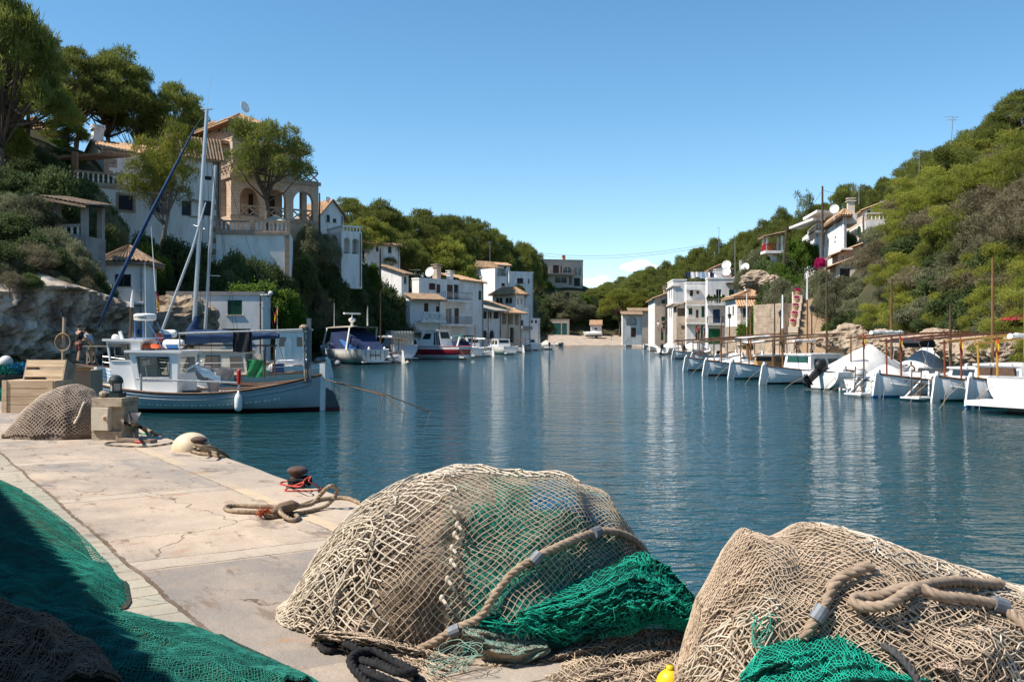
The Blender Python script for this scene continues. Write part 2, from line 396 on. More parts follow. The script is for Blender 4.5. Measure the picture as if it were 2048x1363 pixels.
earth = mat('hillside_earth', (0.045, 0.042, 0.022), 0.95, (0.085, 0.075, 0.045), 0.25, 0.4, 0.65, bump=0.6, bscale=3, col3=(0.028, 0.035, 0.014), scale3=0.08, amount3=0.9, spec=0.1)
pave = mat('promenade_concrete', (0.40, 0.32, 0.25), 0.9, (0.31, 0.25, 0.2), 0.6, bump=0.2)
xs = np.concatenate([np.arange(-260, -70, 10), np.arange(-70, 90, 1.0), np.arange(90, 281, 10)])
ys = np.concatenate([np.arange(-40, 300, 1.5), np.arange(300, 460, 5), np.arange(460, 900, 20)])
gx, gy = np.meshgrid(xs, ys); g = ground(gx, gy)
V = np.stack([gx, gy, g], -1).reshape(-1, 3); nx = len(xs); ny = len(ys)
i, j = np.meshgrid(np.arange(nx - 1), np.arange(ny - 1)); q = (j * nx + i).ravel()
FF = np.stack([q, q + 1, q + nx + 1, q + nx], -1)
fz = g.reshape(-1)[FF].max(1)
o = np_obj('hillside', V, FF, [earth, pave], midx=(((fz < 1.25) | ((fz < 3) & (gy.reshape(-1)[q] > 270))) & ((gx.reshape(-1)[q] > 10) | (gy.reshape(-1)[q] > 112))).astype(int)); tag(o, 'steep scrubby sides of the cove rising from the waterline', 'terrain', kind='structure')
def water_material():
 m, n, b = nodes_of('sea_water')
 b.inputs['Base Color'].default_value = (0.005, 0.042, 0.048, 1); b.inputs['Roughness'].default_value = 0.04
 b.inputs['IOR'].default_value = 1.33; b.inputs['Specular IOR Level'].default_value = 0.5
 t = n.nodes.new('ShaderNodeTexCoord')
 prev = None
 for (sc, sx, sy, rot, st, dist, det) in ((0.4, 0.8, 1.3, 8, 1.0, 0.12, 2), (1.3, 0.7, 1.4, 12, 1.0, 0.14, 3), (3.6, 0.75, 1.4, -18, 1.0, 0.085, 3), (9, 0.8, 1.3, 24, 1.0, 0.022, 2)):
  mp = n.nodes.new('ShaderNodeMapping'); mp.inputs['Scale'].default_value = (sx, sy, 1); mp.inputs['Rotation'].default_value = (0, 0, R(rot))
  n.links.new(t.outputs['Object'], mp.inputs[0])
  q = n.nodes.new('ShaderNodeTexNoise'); q.inputs['Scale'].default_value = sc; q.inputs['Detail'].default_value = det; q.inputs['Distortion'].default_value = 0.4
  n.links.new(mp.outputs[0], q.inputs['Vector'])
  bp = n.nodes.new('ShaderNodeBump'); bp.inputs['Distance'].default_value = dist
  pm = n.nodes.new('ShaderNodeTexNoise'); pm.inputs['Scale'].default_value = .045; pm.inputs['Detail'].default_value = 4; n.links.new(t.outputs['Object'], pm.inputs['Vector'])
  pr_ = n.nodes.new('ShaderNodeMapRange'); pr_.inputs[1].default_value = .38; pr_.inputs[2].default_value = .62; pr_.inputs[3].default_value = st * .55; pr_.inputs[4].default_value = st; n.links.new(pm.outputs[0], pr_.inputs[0]); n.links.new(pr_.outputs[0], bp.inputs['Strength'])
  n.links.new(q.outputs[0], bp.inputs['Height'])
  if prev: n.links.new(prev, bp.inputs['Normal'])
  prev = bp.outputs[0]
 n.links.new(prev, b.inputs['Normal'])
 return m
wv = MB(); wv.quad((-600, -300, 0), (600, -300, 0), (600, 1500, 0), (-600, 1500, 0))
tag(wv.build('water', water_material()), 'rippled blue green water of the narrow cove', 'water', kind='structure')
QA = Vector((-0.545, 0.838, 0)).normalized(); QN = Vector((-QA.y, QA.x, 0)); QE = Vector((-1.39, 9.42, 0)); QROT = math.atan2(QA.y, QA.x); QZ = 0.9
def Q(u, v, z=0.0): return QE + QA * u + QN * v + Vector((0, 0, QZ + z))
def PQ(px, py, z=0.0):
 return P(px, py, WY(py, QZ + z))
def quay_material():
 m, n, b = nodes_of('quay_concrete'); b.inputs['Roughness'].default_value = 0.9; b.inputs['Specular IOR Level'].default_value = 0.2
 N = n.nodes.new; Lk = n.links.new
 t = N('ShaderNodeTexCoord'); s = N('ShaderNodeSeparateXYZ'); Lk(t.outputs['Object'], s.inputs[0])
 def mth(op, a, b_=None, c=None):
  q = N('ShaderNodeMath'); q.operation = op
  for i, k in enumerate((a, b_, c)):
   if k is None: continue
   if isinstance(k, (int, float)): q.inputs[i].default_value = k
   else: Lk(k, q.inputs[i])
  return q.outputs[0]
 def noise(sc, det=5, st=(1, 1, 1), ro=0.6):
  mp = N('ShaderNodeMapping'); mp.inputs['Scale'].default_value = st; Lk(t.outputs['Object'], mp.inputs[0])
  q = N('ShaderNodeTexNoise'); q.inputs['Scale'].default_value = sc; q.inputs['Detail'].default_value = det; q.inputs['Roughness'].default_value = ro
  Lk(mp.outputs[0], q.inputs['Vector']); return q.outputs[0]
 def rng(x, lo, hi, a=0.0, e=1.0):
  q = N('ShaderNodeMapRange'); q.inputs[1].default_value = lo; q.inputs[2].default_value = hi; q.inputs[3].default_value = a; q.inputs[4].default_value = e
  Lk(x, q.inputs[0]); return q.outputs[0]
 def mix(f, A, B):
  q = N('ShaderNodeMix'); q.data_type = 'RGBA'; Lk(f, q.inputs['Factor'])
  for c, k in ((A, 'A'), (B, 'B')):
   if isinstance(c, tuple): q.inputs[k].default_value = c + (1,)
   else: Lk(c, q.inputs[k])
  return q.outputs['Result']
 wob = mth('MULTIPLY', mth('SUBTRACT', noise(1.6, 5), 0.5), 0.09)
 u = mth('ADD', s.outputs[0], wob); v = mth('ADD', s.outputs[1], wob)
 cell = mth('FLOOR', mth('DIVIDE', mth('ADD', s.outputs[0], 1.44), 3.26))
 wn = N('ShaderNodeTexWhiteNoise'); wn.noise_dimensions = '1D'; Lk(mth('ADD', cell, 5.37), wn.inputs['W'])
 worn = rng(noise(0.55, 7, (0.6, 1.3, 1), 0.62), 0.40, 0.60)
 slab = mix(rng(mth('ADD', worn, mth('MULTIPLY', wn.outputs[0], 0.5)), 0.35, 1.0), (0.27, 0.24, 0.215), (0.45, 0.355, 0.275))
 slab = mix(rng(noise(1.7, 8, (0.5, 1.6, 1)), 0.5, 0.66, 0, 0.55), slab, (0.57, 0.45, 0.34))
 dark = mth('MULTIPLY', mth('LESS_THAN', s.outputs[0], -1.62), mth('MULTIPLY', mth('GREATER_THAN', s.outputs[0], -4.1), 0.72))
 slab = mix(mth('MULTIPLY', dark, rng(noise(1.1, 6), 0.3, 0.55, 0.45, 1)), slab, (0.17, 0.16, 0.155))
 mod = mth('MODULO', mth('ADD', mth('ADD', u, 1.44 + 32.6), 0.16), 3.26)
 band = mth('MULTIPLY', mth('LESS_THAN', mod, 0.30), mth('MULTIPLY', mth('GREATER_THAN', v, 0.72), mth('LESS_THAN', v, 2.4)))
 cop = (0.46, 0.37, 0.29)
 c = mix(band, slab, (0.46, 0.38, 0.30))
 c = mix(mth('LESS_THAN', v, 0.72), c, cop)
 c = mix(mth('MULTIPLY', mth('LESS_THAN', v, 0.74), mth('GREATER_THAN', v, 0.60)), c, (0.53, 0.41, 0.28))
 sett = N('ShaderNodeTexBrick'); sett.inputs['Color1'].default_value = (0.40, 0.36, 0.28, 1); sett.inputs['Color2'].default_value = (0.34, 0.32, 0.26, 1)
 sett.inputs['Mortar'].default_value = (0.12, 0.09, 0.06, 1); sett.inputs['Scale'].default_value = 1; sett.inputs['Brick Width'].default_value = 0.24; sett.inputs['Row Height'].default_value = 0.36; sett.inputs['Mortar Size'].default_value = 0.007
 cb = N('ShaderNodeCombineXYZ'); Lk(u, cb.inputs[0]); Lk(mth('SUBTRACT', v, 2.42), cb.inputs[1]); Lk(cb.outputs[0], sett.inputs['Vector'])
 c = mix(mth('MULTIPLY', mth('GREATER_THAN', v, 2.42), mth('LESS_THAN', v, 3.14)), c, sett.outputs[0])
 c = mix(rng(noise(3.2, 9), 0.5, 0.7, 0, 0.5), c, (0.36, 0.27, 0.20))
 c = mix(rng(noise(0.9, 6), 0.52, 0.68, 0, 0.6), c, (0.53, 0.42, 0.32))
 c = mix(rng(noise(0.35, 8, (1.4, .7, 1)), 0.48, 0.62, 0, 0.6), c, (0.27, 0.235, 0.205))
 c = mix(rng(noise(5, 9, (.5, 1.5, 1)), 0.60, 0.68, 0, 0.7), c, (0.17, 0.12, 0.085))
 c = mix(rng(noise(45, 3), 0.62, 0.72, 0, 0.35), c, (0.22, 0.17, 0.13))
 c = mix(rng(noise(1.3, 8, (.8, 1.2, 1), .7), 0.57, 0.66, 0, 0.75), c, (0.14, 0.115, 0.095))
 c = mix(rng(noise(2.6, 7, (1.3, .7, 1), .7), 0.60, 0.68, 0, 0.6), c, (0.36, 0.20, 0.11))
 def line(x, at, wdt): return mth('LESS_THAN', mth('ABSOLUTE', mth('SUBTRACT', x, at)), wdt)
 u2 = mth('ADD', u, mth('MULTIPLY', mth('SUBTRACT', noise(9, 4), 0.5), 0.035)); v2 = mth('ADD', v, mth('MULTIPLY', mth('SUBTRACT', noise(9, 4), 0.5), 0.05))
 m2 = mth('MODULO', mth('ADD', u2, 1.44 + 32.6 + 0.16), 3.26)
 inner = mth('MULTIPLY', mth('GREATER_THAN', v, 0.72), mth('LESS_THAN', v, 2.41))
 jl = mth('MULTIPLY', mth('MAXIMUM', line(m2, 0.02, 0.010), line(m2, 0.31, 0.007)), inner)
 jl = mth('MAXIMUM', jl, line(v2, 2.41, 0.016)); jl = mth('MAXIMUM', jl, mth('MULTIPLY', line(v2, 0.75, 0.006), rng(noise(1.3), 0.45, 0.5)))
 vo = N('ShaderNodeTexVoronoi'); vo.feature = 'DISTANCE_TO_EDGE'; vo.inputs['Scale'].default_value = 0.42
 va = N('ShaderNodeVectorMath'); va.operation = 'ADD'
 nz = N('ShaderNodeTexNoise'); nz.inputs['Scale'].default_value = 2.4; nz.inputs['Detail'].default_value = 7; Lk(t.outputs['Object'], nz.inputs['Vector'])
 vm = N('ShaderNodeVectorMath'); vm.operation = 'SCALE'; vm.inputs['Scale'].default_value = 0.55; Lk(nz.outputs['Color'], vm.inputs[0])
 Lk(t.outputs['Object'], va.inputs[0]); Lk(vm.outputs[0], va.inputs[1]); Lk(va.outputs[0], vo.inputs['Vector'])
 crack = mth('MULTIPLY', mth('LESS_THAN', vo.outputs['Distance'], 0.0028), mth('MULTIPLY', rng(noise(0.5, 3), 0.44, 0.5), mth('GREATER_THAN', v, 0.8)))
 jl = mth('MAXIMUM', jl, crack)
 c = mix(mth('MULTIPLY', jl, rng(noise(4, 3), 0.3, 0.6, 0.45, 0.9)), c, (0.10, 0.065, 0.04))
 Lk(c, b.inputs['Base Color'])
 bp = N('ShaderNodeBump'); bp.inputs['Strength'].default_value = 0.55; bp.inputs['Distance'].default_value = 0.03
 hgt = mth('SUBTRACT', mth('ADD', noise(7, 9), mth('MULTIPLY', noise(60, 3), 0.25)), mth('MULTIPLY', jl, 0.9))
 Lk(hgt, bp.inputs['Height']); Lk(bp.outputs[0], b.inputs['Normal'])
 return m
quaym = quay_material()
quay_side = mat('quay_wall_stone', (0.30, 0.24, 0.18), 0.9, (0.14, 0.12, 0.09), 1.5, bump=0.4)
b = MB()
ur = np.random.RandomState(5)
us = np.linspace(-9, 44, 160); edge = fbm(us * 0.9, 0 * us, 2.0, 4) * 0.05
top = [(float(u), float(e), QZ) for u, e in zip(us, edge)]
b.add(top + [(float(u), 24.0, QZ) for u in us], [(i, i + 1, len(us) + i + 1, len(us) + i) for i in range(len(us) - 1)])
b.mat(1)
low = [(x, y - 0.0, z - 0.03) for x, y, z in top]
b.add([(x, y, z) for x, y, z in top] + [(x, y - 0.03, z - 0.06) for x, y, z in top] + [(x, y + 0.02, -2.0) for x, y, z in top],
  [(k * len(us) + i, (k + 1) * len(us) + i, (k + 1) * len(us) + i + 1, k * len(us) + i + 1) for k in (0, 1) for i in range(len(us) - 1)])
b.quad((-9, 24, QZ - .01), (-9, 24, -2), (-9, 0, -2), (-9, 0, QZ - .01))
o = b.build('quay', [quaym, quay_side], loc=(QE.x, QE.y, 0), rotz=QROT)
tag(o, 'worn concrete quay with cracked slabs and a sandy stone edge', 'quay', kind='structure')
# ------------------------------------------------------------------ vegetation
def leaf_cloud(clumps, n, length, width, seed, up=0.45, shell=0.5, rand=0.7, droop=0.0):
 """clumps: list of (centre, radii). Returns triangles spread through the clumps, densest near their skins."""
 rs = np.random.RandomState(seed)
 cc = np.array([c for c, r in clumps], float); rr = np.array([r for c, r in clumps], float)
 wgt = (rr[:, 0] * rr[:, 1]) ** 1.0 + rr[:, 0] * rr[:, 2]; wgt /= wgt.sum()
 k = rs.choice(len(clumps), n, p=wgt)
 d = rs.randn(n, 3); d /= np.linalg.norm(d, axis=1)[:, None]
 flip = (d[:, 2] < -0.25) & (rs.rand(n) < 0.6); d[flip, 2] *= -1
 rad = 1 - shell * rs.rand(n) ** 1.2; far = rs.rand(n) < .13; rad[far] *= 1.0 + .28 * rs.rand(far.sum())
 lump = 1 + 0.55 * fbm(cc[k, 0] + d[:, 0] * 2.3, cc[k, 1] + d[:, 1] * 2.3, d[:, 2] * 2.3 + k, 3)
 p = cc[k] + d * rr[k] * (rad * lump)[:, None]
 g = d * 0.6 + rs.randn(n, 3) * rand; g[:, 2] += up; g /= np.linalg.norm(g, axis=1)[:, None]
 s = np.cross(g, rs.randn(n, 3)); s /= np.linalg.norm(s, axis=1)[:, None]
 L = length * (0.6 + 0.8 * rs.rand(n))[:, None]; W = width * (0.6 + 0.8 * rs.rand(n))[:, None]
 V = np.stack([p - g * L * .4, p + s * W * .5 + g * L * .1, p + g * L * .6, p - s * W * .5 + g * L * .1], 1).reshape(-1, 3)
 return V, np.arange(n * 4).reshape(-1, 4)
bark = mat('pine_bark', (0.15, 0.105, 0.075), 0.95, (0.09, 0.065, 0.05), 5, bump=0.5)
bark_g = mat('grey_bark', (0.24, 0.21, 0.18), 0.95, (0.15, 0.13, 0.11), 5, bump=0.5)
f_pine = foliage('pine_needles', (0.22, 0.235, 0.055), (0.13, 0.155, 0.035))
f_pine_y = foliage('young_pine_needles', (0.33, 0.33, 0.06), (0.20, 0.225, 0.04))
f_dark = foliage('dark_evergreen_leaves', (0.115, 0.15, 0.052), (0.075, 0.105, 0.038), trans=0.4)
f_olive = foliage('olive_grey_leaves', (0.22, 0.22, 0.12), (0.14, 0.145, 0.08), trans=0.3)
f_bright = foliage('bright_green_leaves', (0.13, 0.20, 0.03), (0.08, 0.14, 0.022))
f_dry = foliage('dry_brushwood', (0.24, 0.20, 0.12), (0.16, 0.14, 0.075), trans=0.2)
f_flower = foliage('magenta_blossom', (0.55, 0.02, 0.16), (0.40, 0.015, 0.10), trans=0.2)
def pine_clumps(rs, H, W, flat, n, low):
 """a pine crown: clumps over a flattened dome"""
 cl = []
 for i in range(n):
  t = 2.4 * i; r = math.sqrt((i + 0.5) / n) * 0.5 * W
  zc = H * (0.90 - flat * (2 * r / W) ** 2) + rs.uniform(-1, 1) * H * 0.05
  q = rs.uniform(0.075, 0.135) * W
  cl.append(((r * math.cos(t) * 0.86 + rs.uniform(-.04, .04) * W, r * math.sin(t) * 0.86 + rs.uniform(-.04, .04) * W, zc - q * 0.25), (q * 1.15, q * 1.15, q * 0.62)))
 for i in range(low):
  t = rs.uniform(0, 6.28); r = rs.uniform(.22, .45) * W; q = rs.uniform(.08, .12) * W
  cl.append(((r * math.cos(t), r * math.sin(t), H * rs.uniform(0.45, 0.62)), (q * 1.2, q * 1.2, q * .6)))
 return cl
def wood(clumps, H, base_r, rs, lean=0.0, forks=3, every=1):
 b = MB()
 top = Vector((lean * H, 0.03 * H, H * 0.5)); pts = []
 for i in range(7):
  t = i / 6; pts.append(Vector((lean * H * t * t + 0.03 * H * math.sin(3 * t), 0.02 * H * math.sin(5 * t), H * 0.52 * t - (0.6 if i == 0 else 0))))
 b.tube(pts, [base_r * (1.25 - 0.75 * i / 6) for i in range(7)], 7)
 for (c, r) in clumps[::every]:
  s = pts[rs.choice((3, 4, 5, 6))]; c = Vector(c); m = s.lerp(c, 0.5) + Vector((0, 0, -0.06 * H * rs.uniform(0.2, 1)))
  b.tube([s, s.lerp(m, .5) + Vector((rs.uniform(-.1, .1), rs.uniform(-.1, .1), 0)), m, m.lerp(c, .6), c], [base_r * .42, base_r * .34, base_r * .26, base_r * .17, base_r * .07], 5)
 return b
PROTO = {}
def make_proto(key, H, W, clumps, n, length, width, fol, brk, base_r, lean=0.0, seed=0, every=1, **kw):
 rs = random.Random(seed + 11)
 V, FC = leaf_cloud(clumps, n, length, width, seed, **kw)
 tmp = np_obj('crown', V, FC, fol); me = tmp.data; bpy.data.objects.remove(tmp)
 b = wood(clumps, H, base_r, rs, lean, every=every)
 tw = b.build('trunk', brk, smooth=True); mt = tw.data; bpy.data.objects.remove(tw)
 PROTO[key] = (me, mt, H, W)
rs = random.Random(21)
for k in range(3):
 cl = pine_clumps(rs, 10, 10, 0.34 + 0.08 * k, 34 + 4 * k, 6 + k)
 make_proto('pine%d' % k, 10, 10, cl, 24000, 0.46, 0.075, f_pine, bark, 0.26, lean=(-.05, .06, .12)[k], seed=30 + k)
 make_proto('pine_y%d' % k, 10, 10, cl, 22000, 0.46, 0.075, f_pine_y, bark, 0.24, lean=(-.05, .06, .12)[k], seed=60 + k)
def airy(seed, H, W, n):
 r = random.Random(seed); cl = []
 for i in range(n):
  t = r.uniform(0, 6.28); q = r.uniform(0.10, 0.15) * W; d = r.uniform(.1, .42) * W
  cl.append(((d * math.cos(t), d * math.sin(t), H * r.uniform(.5, .93)), (q * 1.1, q * 1.1, q * .85)))
 return cl
make_proto('airy', 8, 7, airy(4, 8, 7, 30), 16000, 0.34, 0.05, f_pine_y, bark_g, 0.2, lean=.14, seed=91)
make_proto('airy2', 9, 8.5, airy(9, 9, 8.5, 30), 18000, 0.38, 0.06, f_pine, bark, 0.24, lean=-.1, seed=92)
make_proto('sparse', 9, 7, airy(12, 9, 7, 18), 2600, 0.4, 0.08, f_pine, bark_g, 0.17, seed=93)
def bush_clumps(seed, W, H, n):
 r = random.Random(seed); cl = [((0, 0, H * .38), (W * .32, W * .32, H * .4))]
 for i in range(n):
  t = 2.4 * i + r.uniform(-.3, .3); d = math.sqrt((i + .5) / n) * W * .42; q = r.uniform(.10, .2) * W
  cl.append(((d * math.cos(t), d * math.sin(t), H * (.72 - .45 * (2 * d / W) ** 2) * r.uniform(.8, 1.1)), (q, q, q * .8)))
 return cl
for key, fol, n, ln, wd, sd in (('dark', f_dark, 15000, .17, .10, 1), ('olive', f_olive, 17000, .26, .05, 2), ('bright', f_bright, 15000, .17, .11, 3), ('dry', f_dry, 9000, .40, .03, 4)):
 for k in range(2):
  make_proto('%s%d' % (key, k), 4, 5, bush_clumps(sd * 10 + k, 5, 4, 16 + 3 * k), n, ln, wd, fol, bark_g, 0.09, seed=120 + sd * 5 + k, every=2, up=.3, rand=.9, shell=.6)
tree_n = [0]
def plant(key, px, ytop, Y, wpx, label, cat, group=None, zb=None, sink=0.3, name=None, x=None):
 """tree standing on the ground at depth Y under column px; crown top on row ytop, crown wpx wide"""
 me, mt, H, W = PROTO[key]
 if key[:3] in ('dar', 'oli', 'bri', 'dry') and zb is None:
  while Y < 300 and shore_l(Y) - 1.2 < (px - 1024) / F * Y < shore_r(Y) + 1.2: Y += .5
  for _ in range(6):
   if EYE - (ytop - HOR) / F * Y - gz((px - 1024) / F * Y, Y) < 1.15 * wpx / F * Y: break
   Y += .5
 X = (px - 1024) / F * Y
 z0 = (gz(X, Y) if zb is None else zb) - sink
 top = EYE - (ytop - HOR) / F * Y
 wd = wpx / F * Y; h = max(top - z0, (0.95 if key[:4] in ('pine', 'airy', 'spar') else 0.62) * wd); z0 = top - (h if key[:4] in ('pine', 'airy', 'spar') or zb is not None else min(h, 1.45 * wd)); h = top - z0
 nm = name or {'pine': 'pine_tree', 'airy': 'pine_tree', 'spar': 'pine_tree'}.get(key[:4], 'shrub')
 t = thing(nm, label, cat, (X, Y, z0), rnd.uniform(0, 6.28) if not key.startswith('airy') else 0, group)
 t.scale = (wd / W, wd / W, h / H / 0.97)
 for n_, d in (('trunk', mt), ('crown', me)):
  o = bpy.data.objects.new(n_ if 'shrub' not in nm else {'trunk': 'stem', 'crown': 'foliage'}[n_], d); C.objects.link(o); o.parent = t
 tree_n[0] += 1
 return t
# ------------------------------------------------------------------ planting: each tree and shrub where the photograph shows it
for key, px, yt, Y, wd, lab in (
 ('pine1', 8, -45, 78, 230, 'tall dark pine cut off by the upper left corner of the view'),
 ('pine0', 55, 36, 92, 150, 'dark pine crown just below and right of the cut-off corner pine'),
 ('pine_y1', 52, 126, 88, 200, 'yellow-lit pine with a forked pale trunk above the hidden hilltop house'),
 ('pine2', 150, 92, 103, 170, 'broad pine with bare limbs behind the white chimney'),
 ('pine1', 225, 92, 107, 190, 'broad pine with several bare trunks right of the white chimney'),
 ('pine0', 275, 150, 108, 110, 'lower pine filling the dip in the row of hilltop pines'),
 ('pine2', 350, 162, 110, 150, 'dark umbrella pine left of the square stone tower'),
 ('pine0', 392, 196, 113, 90, 'small pine half hidden by the square stone tower'),
 ('pine1', 130, 226, 97, 95, 'low dark pine under the big pines left of the white chimney'),
 ('pine_y0', 12, 210, 80, 90, 'low yellow-green pine at the far left edge below the corner pine'),
): plant(key, px, yt, Y, wd, lab, 'tree')
plant('airy', 318, 264, 84.5, 165, 'airy pine with a curving trunk in front of the white terrace house', 'tree', zb=9.2)
plant('airy2', 532, 250, 96.5, 185, 'crooked pine growing in front of the sandstone arcade', 'tree', zb=13.2)
def bank(rows, base, group):
 for key, px, yt, Y, wd in rows:
  plant(key, px, yt, Y, wd, base, 'tree' if key[:4] in ('pine', 'airy', 'spar') else 'shrub', group)
bank((('dark0', 20, 322, 66, 150), ('dark1', 95, 322, 70, 150), ('dark0', 150, 350, 76, 120), ('olive0', 60, 382, 60, 130), ('dark1', 10, 420, 57, 130),
  ('olive1', 110, 440, 58, 110), ('dark0', 60, 455, 53, 130), ('olive1', 150, 470, 53, 90), ('dry1', 95, 490, 50.5, 80), ('dark1', 20, 500, 49.5, 90), ('olive0', 165, 520, 53.5, 60), ('dark0', 120, 505, 51.5, 70), ('olive1', 55, 505, 49.5, 60), ('dry0', 25, 480, 52, 120), ('olive0', 15, 380, 60, 90),
  ('dark1', 140, 500, 54, 100)),
  'dark scrub bush crowning the pale rock cliff', 'scrub bushes on top of the left cliff')
for k_, (px, yt, Y, wd, key) in enumerate(((-15, 470, 49.5, 120, 'dark1'), (35, 490, 50, 100, 'olive0'), (75, 478, 50.5, 110, 'dry0'), (112, 492, 51.5, 90, 'dark0'), (150, 505, 52.5, 80, 'olive1'), (178, 528, 54, 60, 'dark1'), (55, 520, 49.6, 60, 'dark0'), (130, 528, 51.2, 60, 'dark1'), (5, 512, 49, 70, 'olive1'), (95, 530, 50.2, 50, 'dry1'), (165, 548, 51.3, 60, 'dry0'), (188, 568, 52.3, 56, 'dark0'), (122, 548, 49.9, 50, 'olive0'), (60, 542, 48.3, 50, 'dark1'), (198, 605, 52.6, 42, 'olive1'), (20, 536, 47.6, 56, 'dry1'))):
 plant(key, px, yt, Y, wd, 'bush hanging over the brow of the pale rock cliff', 'shrub', 'bushes along the brow of the left cliff', zb=EYE - (yt + .7 * wd - HOR) / F * Y)
bank((('dark0', 40, 296, 84, 100), ('dark1', 95, 300, 87, 90), ('dark0', 130, 292, 91, 80), ('olive0', 70, 285, 90, 80), ('dark1', 20, 270, 86, 80), ('bright0', 110, 275, 95, 60), ('dark0', 155, 300, 93, 50)), 'dark bush on the slope below the hilltop house', 'bushes below the hilltop house')
bank((('bright0', 690, 528, 104.5, 70), ('dark1', 722, 532, 105.5, 60), ('dark0', 660, 520, 103.5, 60), ('olive1', 705, 548, 103.5, 70)), 'bush right at the foot of the white arched terrace', 'bushes at the foot of the arched terrace')
bank((('olive0', 1090, 572, 301, 50), ('dark0', 1115, 577, 302, 50), ('olive1', 1140, 578, 303, 50), ('bright1', 1162, 580, 304, 45), ('dark1', 1185, 590, 306, 50), ('olive0', 1080, 588, 298, 50), ('dark1', 1105, 596, 298, 55), ('olive1', 1132, 598, 298, 55), ('dark0', 1158, 600, 299, 55), ('olive0', 1182, 606, 300, 50), ('dark0', 1090, 612, 295, 50), ('dark1', 1120, 616, 294, 55), ('olive0', 1150, 618, 294, 55), ('dark1', 1175, 624, 294, 50), ('dark0', 1205, 612, 298, 55), ('dark1', 1228, 622, 296, 50), ('bright0', 1170, 640, 290, 30), ('dark0', 1150, 636, 290, 36), ('dark1', 1210, 636, 292, 44)), 'dark bush on the knoll beneath the modern house', 'bushes on the knoll under the modern house')
bank((('dark0', 1068, 640, 262, 34), ('olive0', 1092, 642, 280, 34), ('dark1', 1146, 648, 288, 30), ('bright0', 1212, 650, 288, 34), ('dark0', 1232, 645, 287, 40)), 'round bush along the back of the far slipway', 'bushes behind the far slipway')
bank((('pine0', 1190, 575, 312, 60), ('pine2', 1215, 570, 318, 60), ('pine_y0', 1245, 572, 305, 70), ('pine1', 1060, 530, 308, 45)), 'pine beside the modern house at the head of the cove', 'pines beside the modern house')
bank((('dark0', 178, 345, 80, 90), ('olive0', 195, 380, 77, 90), ('dark1', 215, 395, 78, 90), ('dark1', 206, 440, 72, 80), ('olive1', 225, 430, 74, 60)),
  'shrub between the tiled pavilion and the white terrace house', 'shrubs left of the white terrace house')
plant('dark1', 196, 545, 53, 75, 'dark bush hanging down the right end of the pale rock cliff', 'shrub')
plant('olive0', 208, 585, 54, 45, 'small olive bush beside the white two-storey quayside house', 'shrub', zb=3)
bank((('dark0', 290, 455, 79, 90), ('dark1', 345, 462, 81, 110), ('bright0', 300, 480, 78, 90), ('dark1', 400, 478, 83, 110), ('dark0', 455, 492, 85, 110), ('dark0', 262, 480, 78, 60),
  ('dark1', 505, 505, 87, 100), ('dark0', 480, 500, 90, 60), ('dark0', 555, 520, 88, 110), ('dark1', 330, 530, 78.5, 100), ('dark0', 400, 530, 79.5, 120), ('dark0', 470, 535, 80, 100)),
  'dense dark green bush on the bank under the white terrace wall', 'bushes under the white terrace wall')
plant('bright1', 520, 538, 79.5, 150, 'big yellow-green bush behind the flat-roofed boathouse', 'shrub', zb=2.5)
plant('bright0', 575, 575, 80, 80, 'yellow-green bush at the right end of the flat-roofed boathouse', 'shrub', zb=1.5)
bank((('olive0', 622, 562, 84, 110), ('olive1', 668, 588, 88, 90), ('dry0', 640, 600, 84, 90), ('dark0', 610, 600, 82, 90), ('dark0', 700, 610, 92, 120), ('dark1', 655, 620, 86, 100),
  ('olive0', 745, 620, 98, 90), ('dark0', 770, 620, 104, 90), ('dark1', 640, 640, 83, 120)),
  'olive-grey shrub low on the bank behind the cabin cruiser', 'shrubs behind the moored cruisers')
bank((('olive0', 620, 440, 100.5, 80), ('olive1', 645, 455, 102, 70), ('dark0', 600, 500, 97, 90), ('dark1', 650, 505, 101, 110), ('dark0', 690, 530, 104, 100), ('bright0', 735, 520, 112, 60),
  ('dark1', 735, 545, 109, 100), ('dark0', 760, 555, 112, 110), ('olive0', 805, 585, 121, 80), ('dark0', 700, 560, 99, 110), ('dark1', 650, 540, 96, 90), ('dark0', 745, 585, 105, 120),
  ('bright1', 790, 610, 116, 60), ('olive1', 810, 625, 118, 70), ('dark0', 690, 585, 96, 110)),
  'leafy shrub on the slope below the white arched terrace', 'shrubs on the slope below the white arched terrace')
bank((('pine0', 652, 398, 160, 90), ('pine2', 700, 394, 155, 120), ('pine1', 762, 398, 152, 130), ('pine0', 806, 425, 158, 90), ('pine_y0', 730, 428, 140, 120), ('airy2', 700, 450, 134, 90),
  ('pine1', 785, 450, 142, 120), ('pine2', 848, 416, 172, 120), ('pine0', 902, 420, 182, 110), ('pine1', 948, 430, 226, 110), ('pine2', 988, 455, 234, 90), ('pine0', 1050, 474, 255, 70),
  ('pine1', 1070, 492, 300, 55), ('pine2', 860, 448, 160, 110), ('pine1', 912, 470, 178, 80), ('pine0', 820, 470, 148, 90), ('pine2', 1015, 478, 238, 80),
  ('pine2', 965, 490, 236, 80), ('pine0', 910, 455, 170, 90), ('pine1', 670, 430, 150, 70), ('pine2', 880, 430, 176, 90)),
  'umbrella pine in the wood on the ridge left of the head of the cove', 'pines on the left ridge')
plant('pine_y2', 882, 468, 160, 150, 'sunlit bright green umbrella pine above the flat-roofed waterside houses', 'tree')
plant('pine_y1', 926, 522, 172, 56, 'bright small pine right of the sunlit umbrella pine above the houses', 'tree')
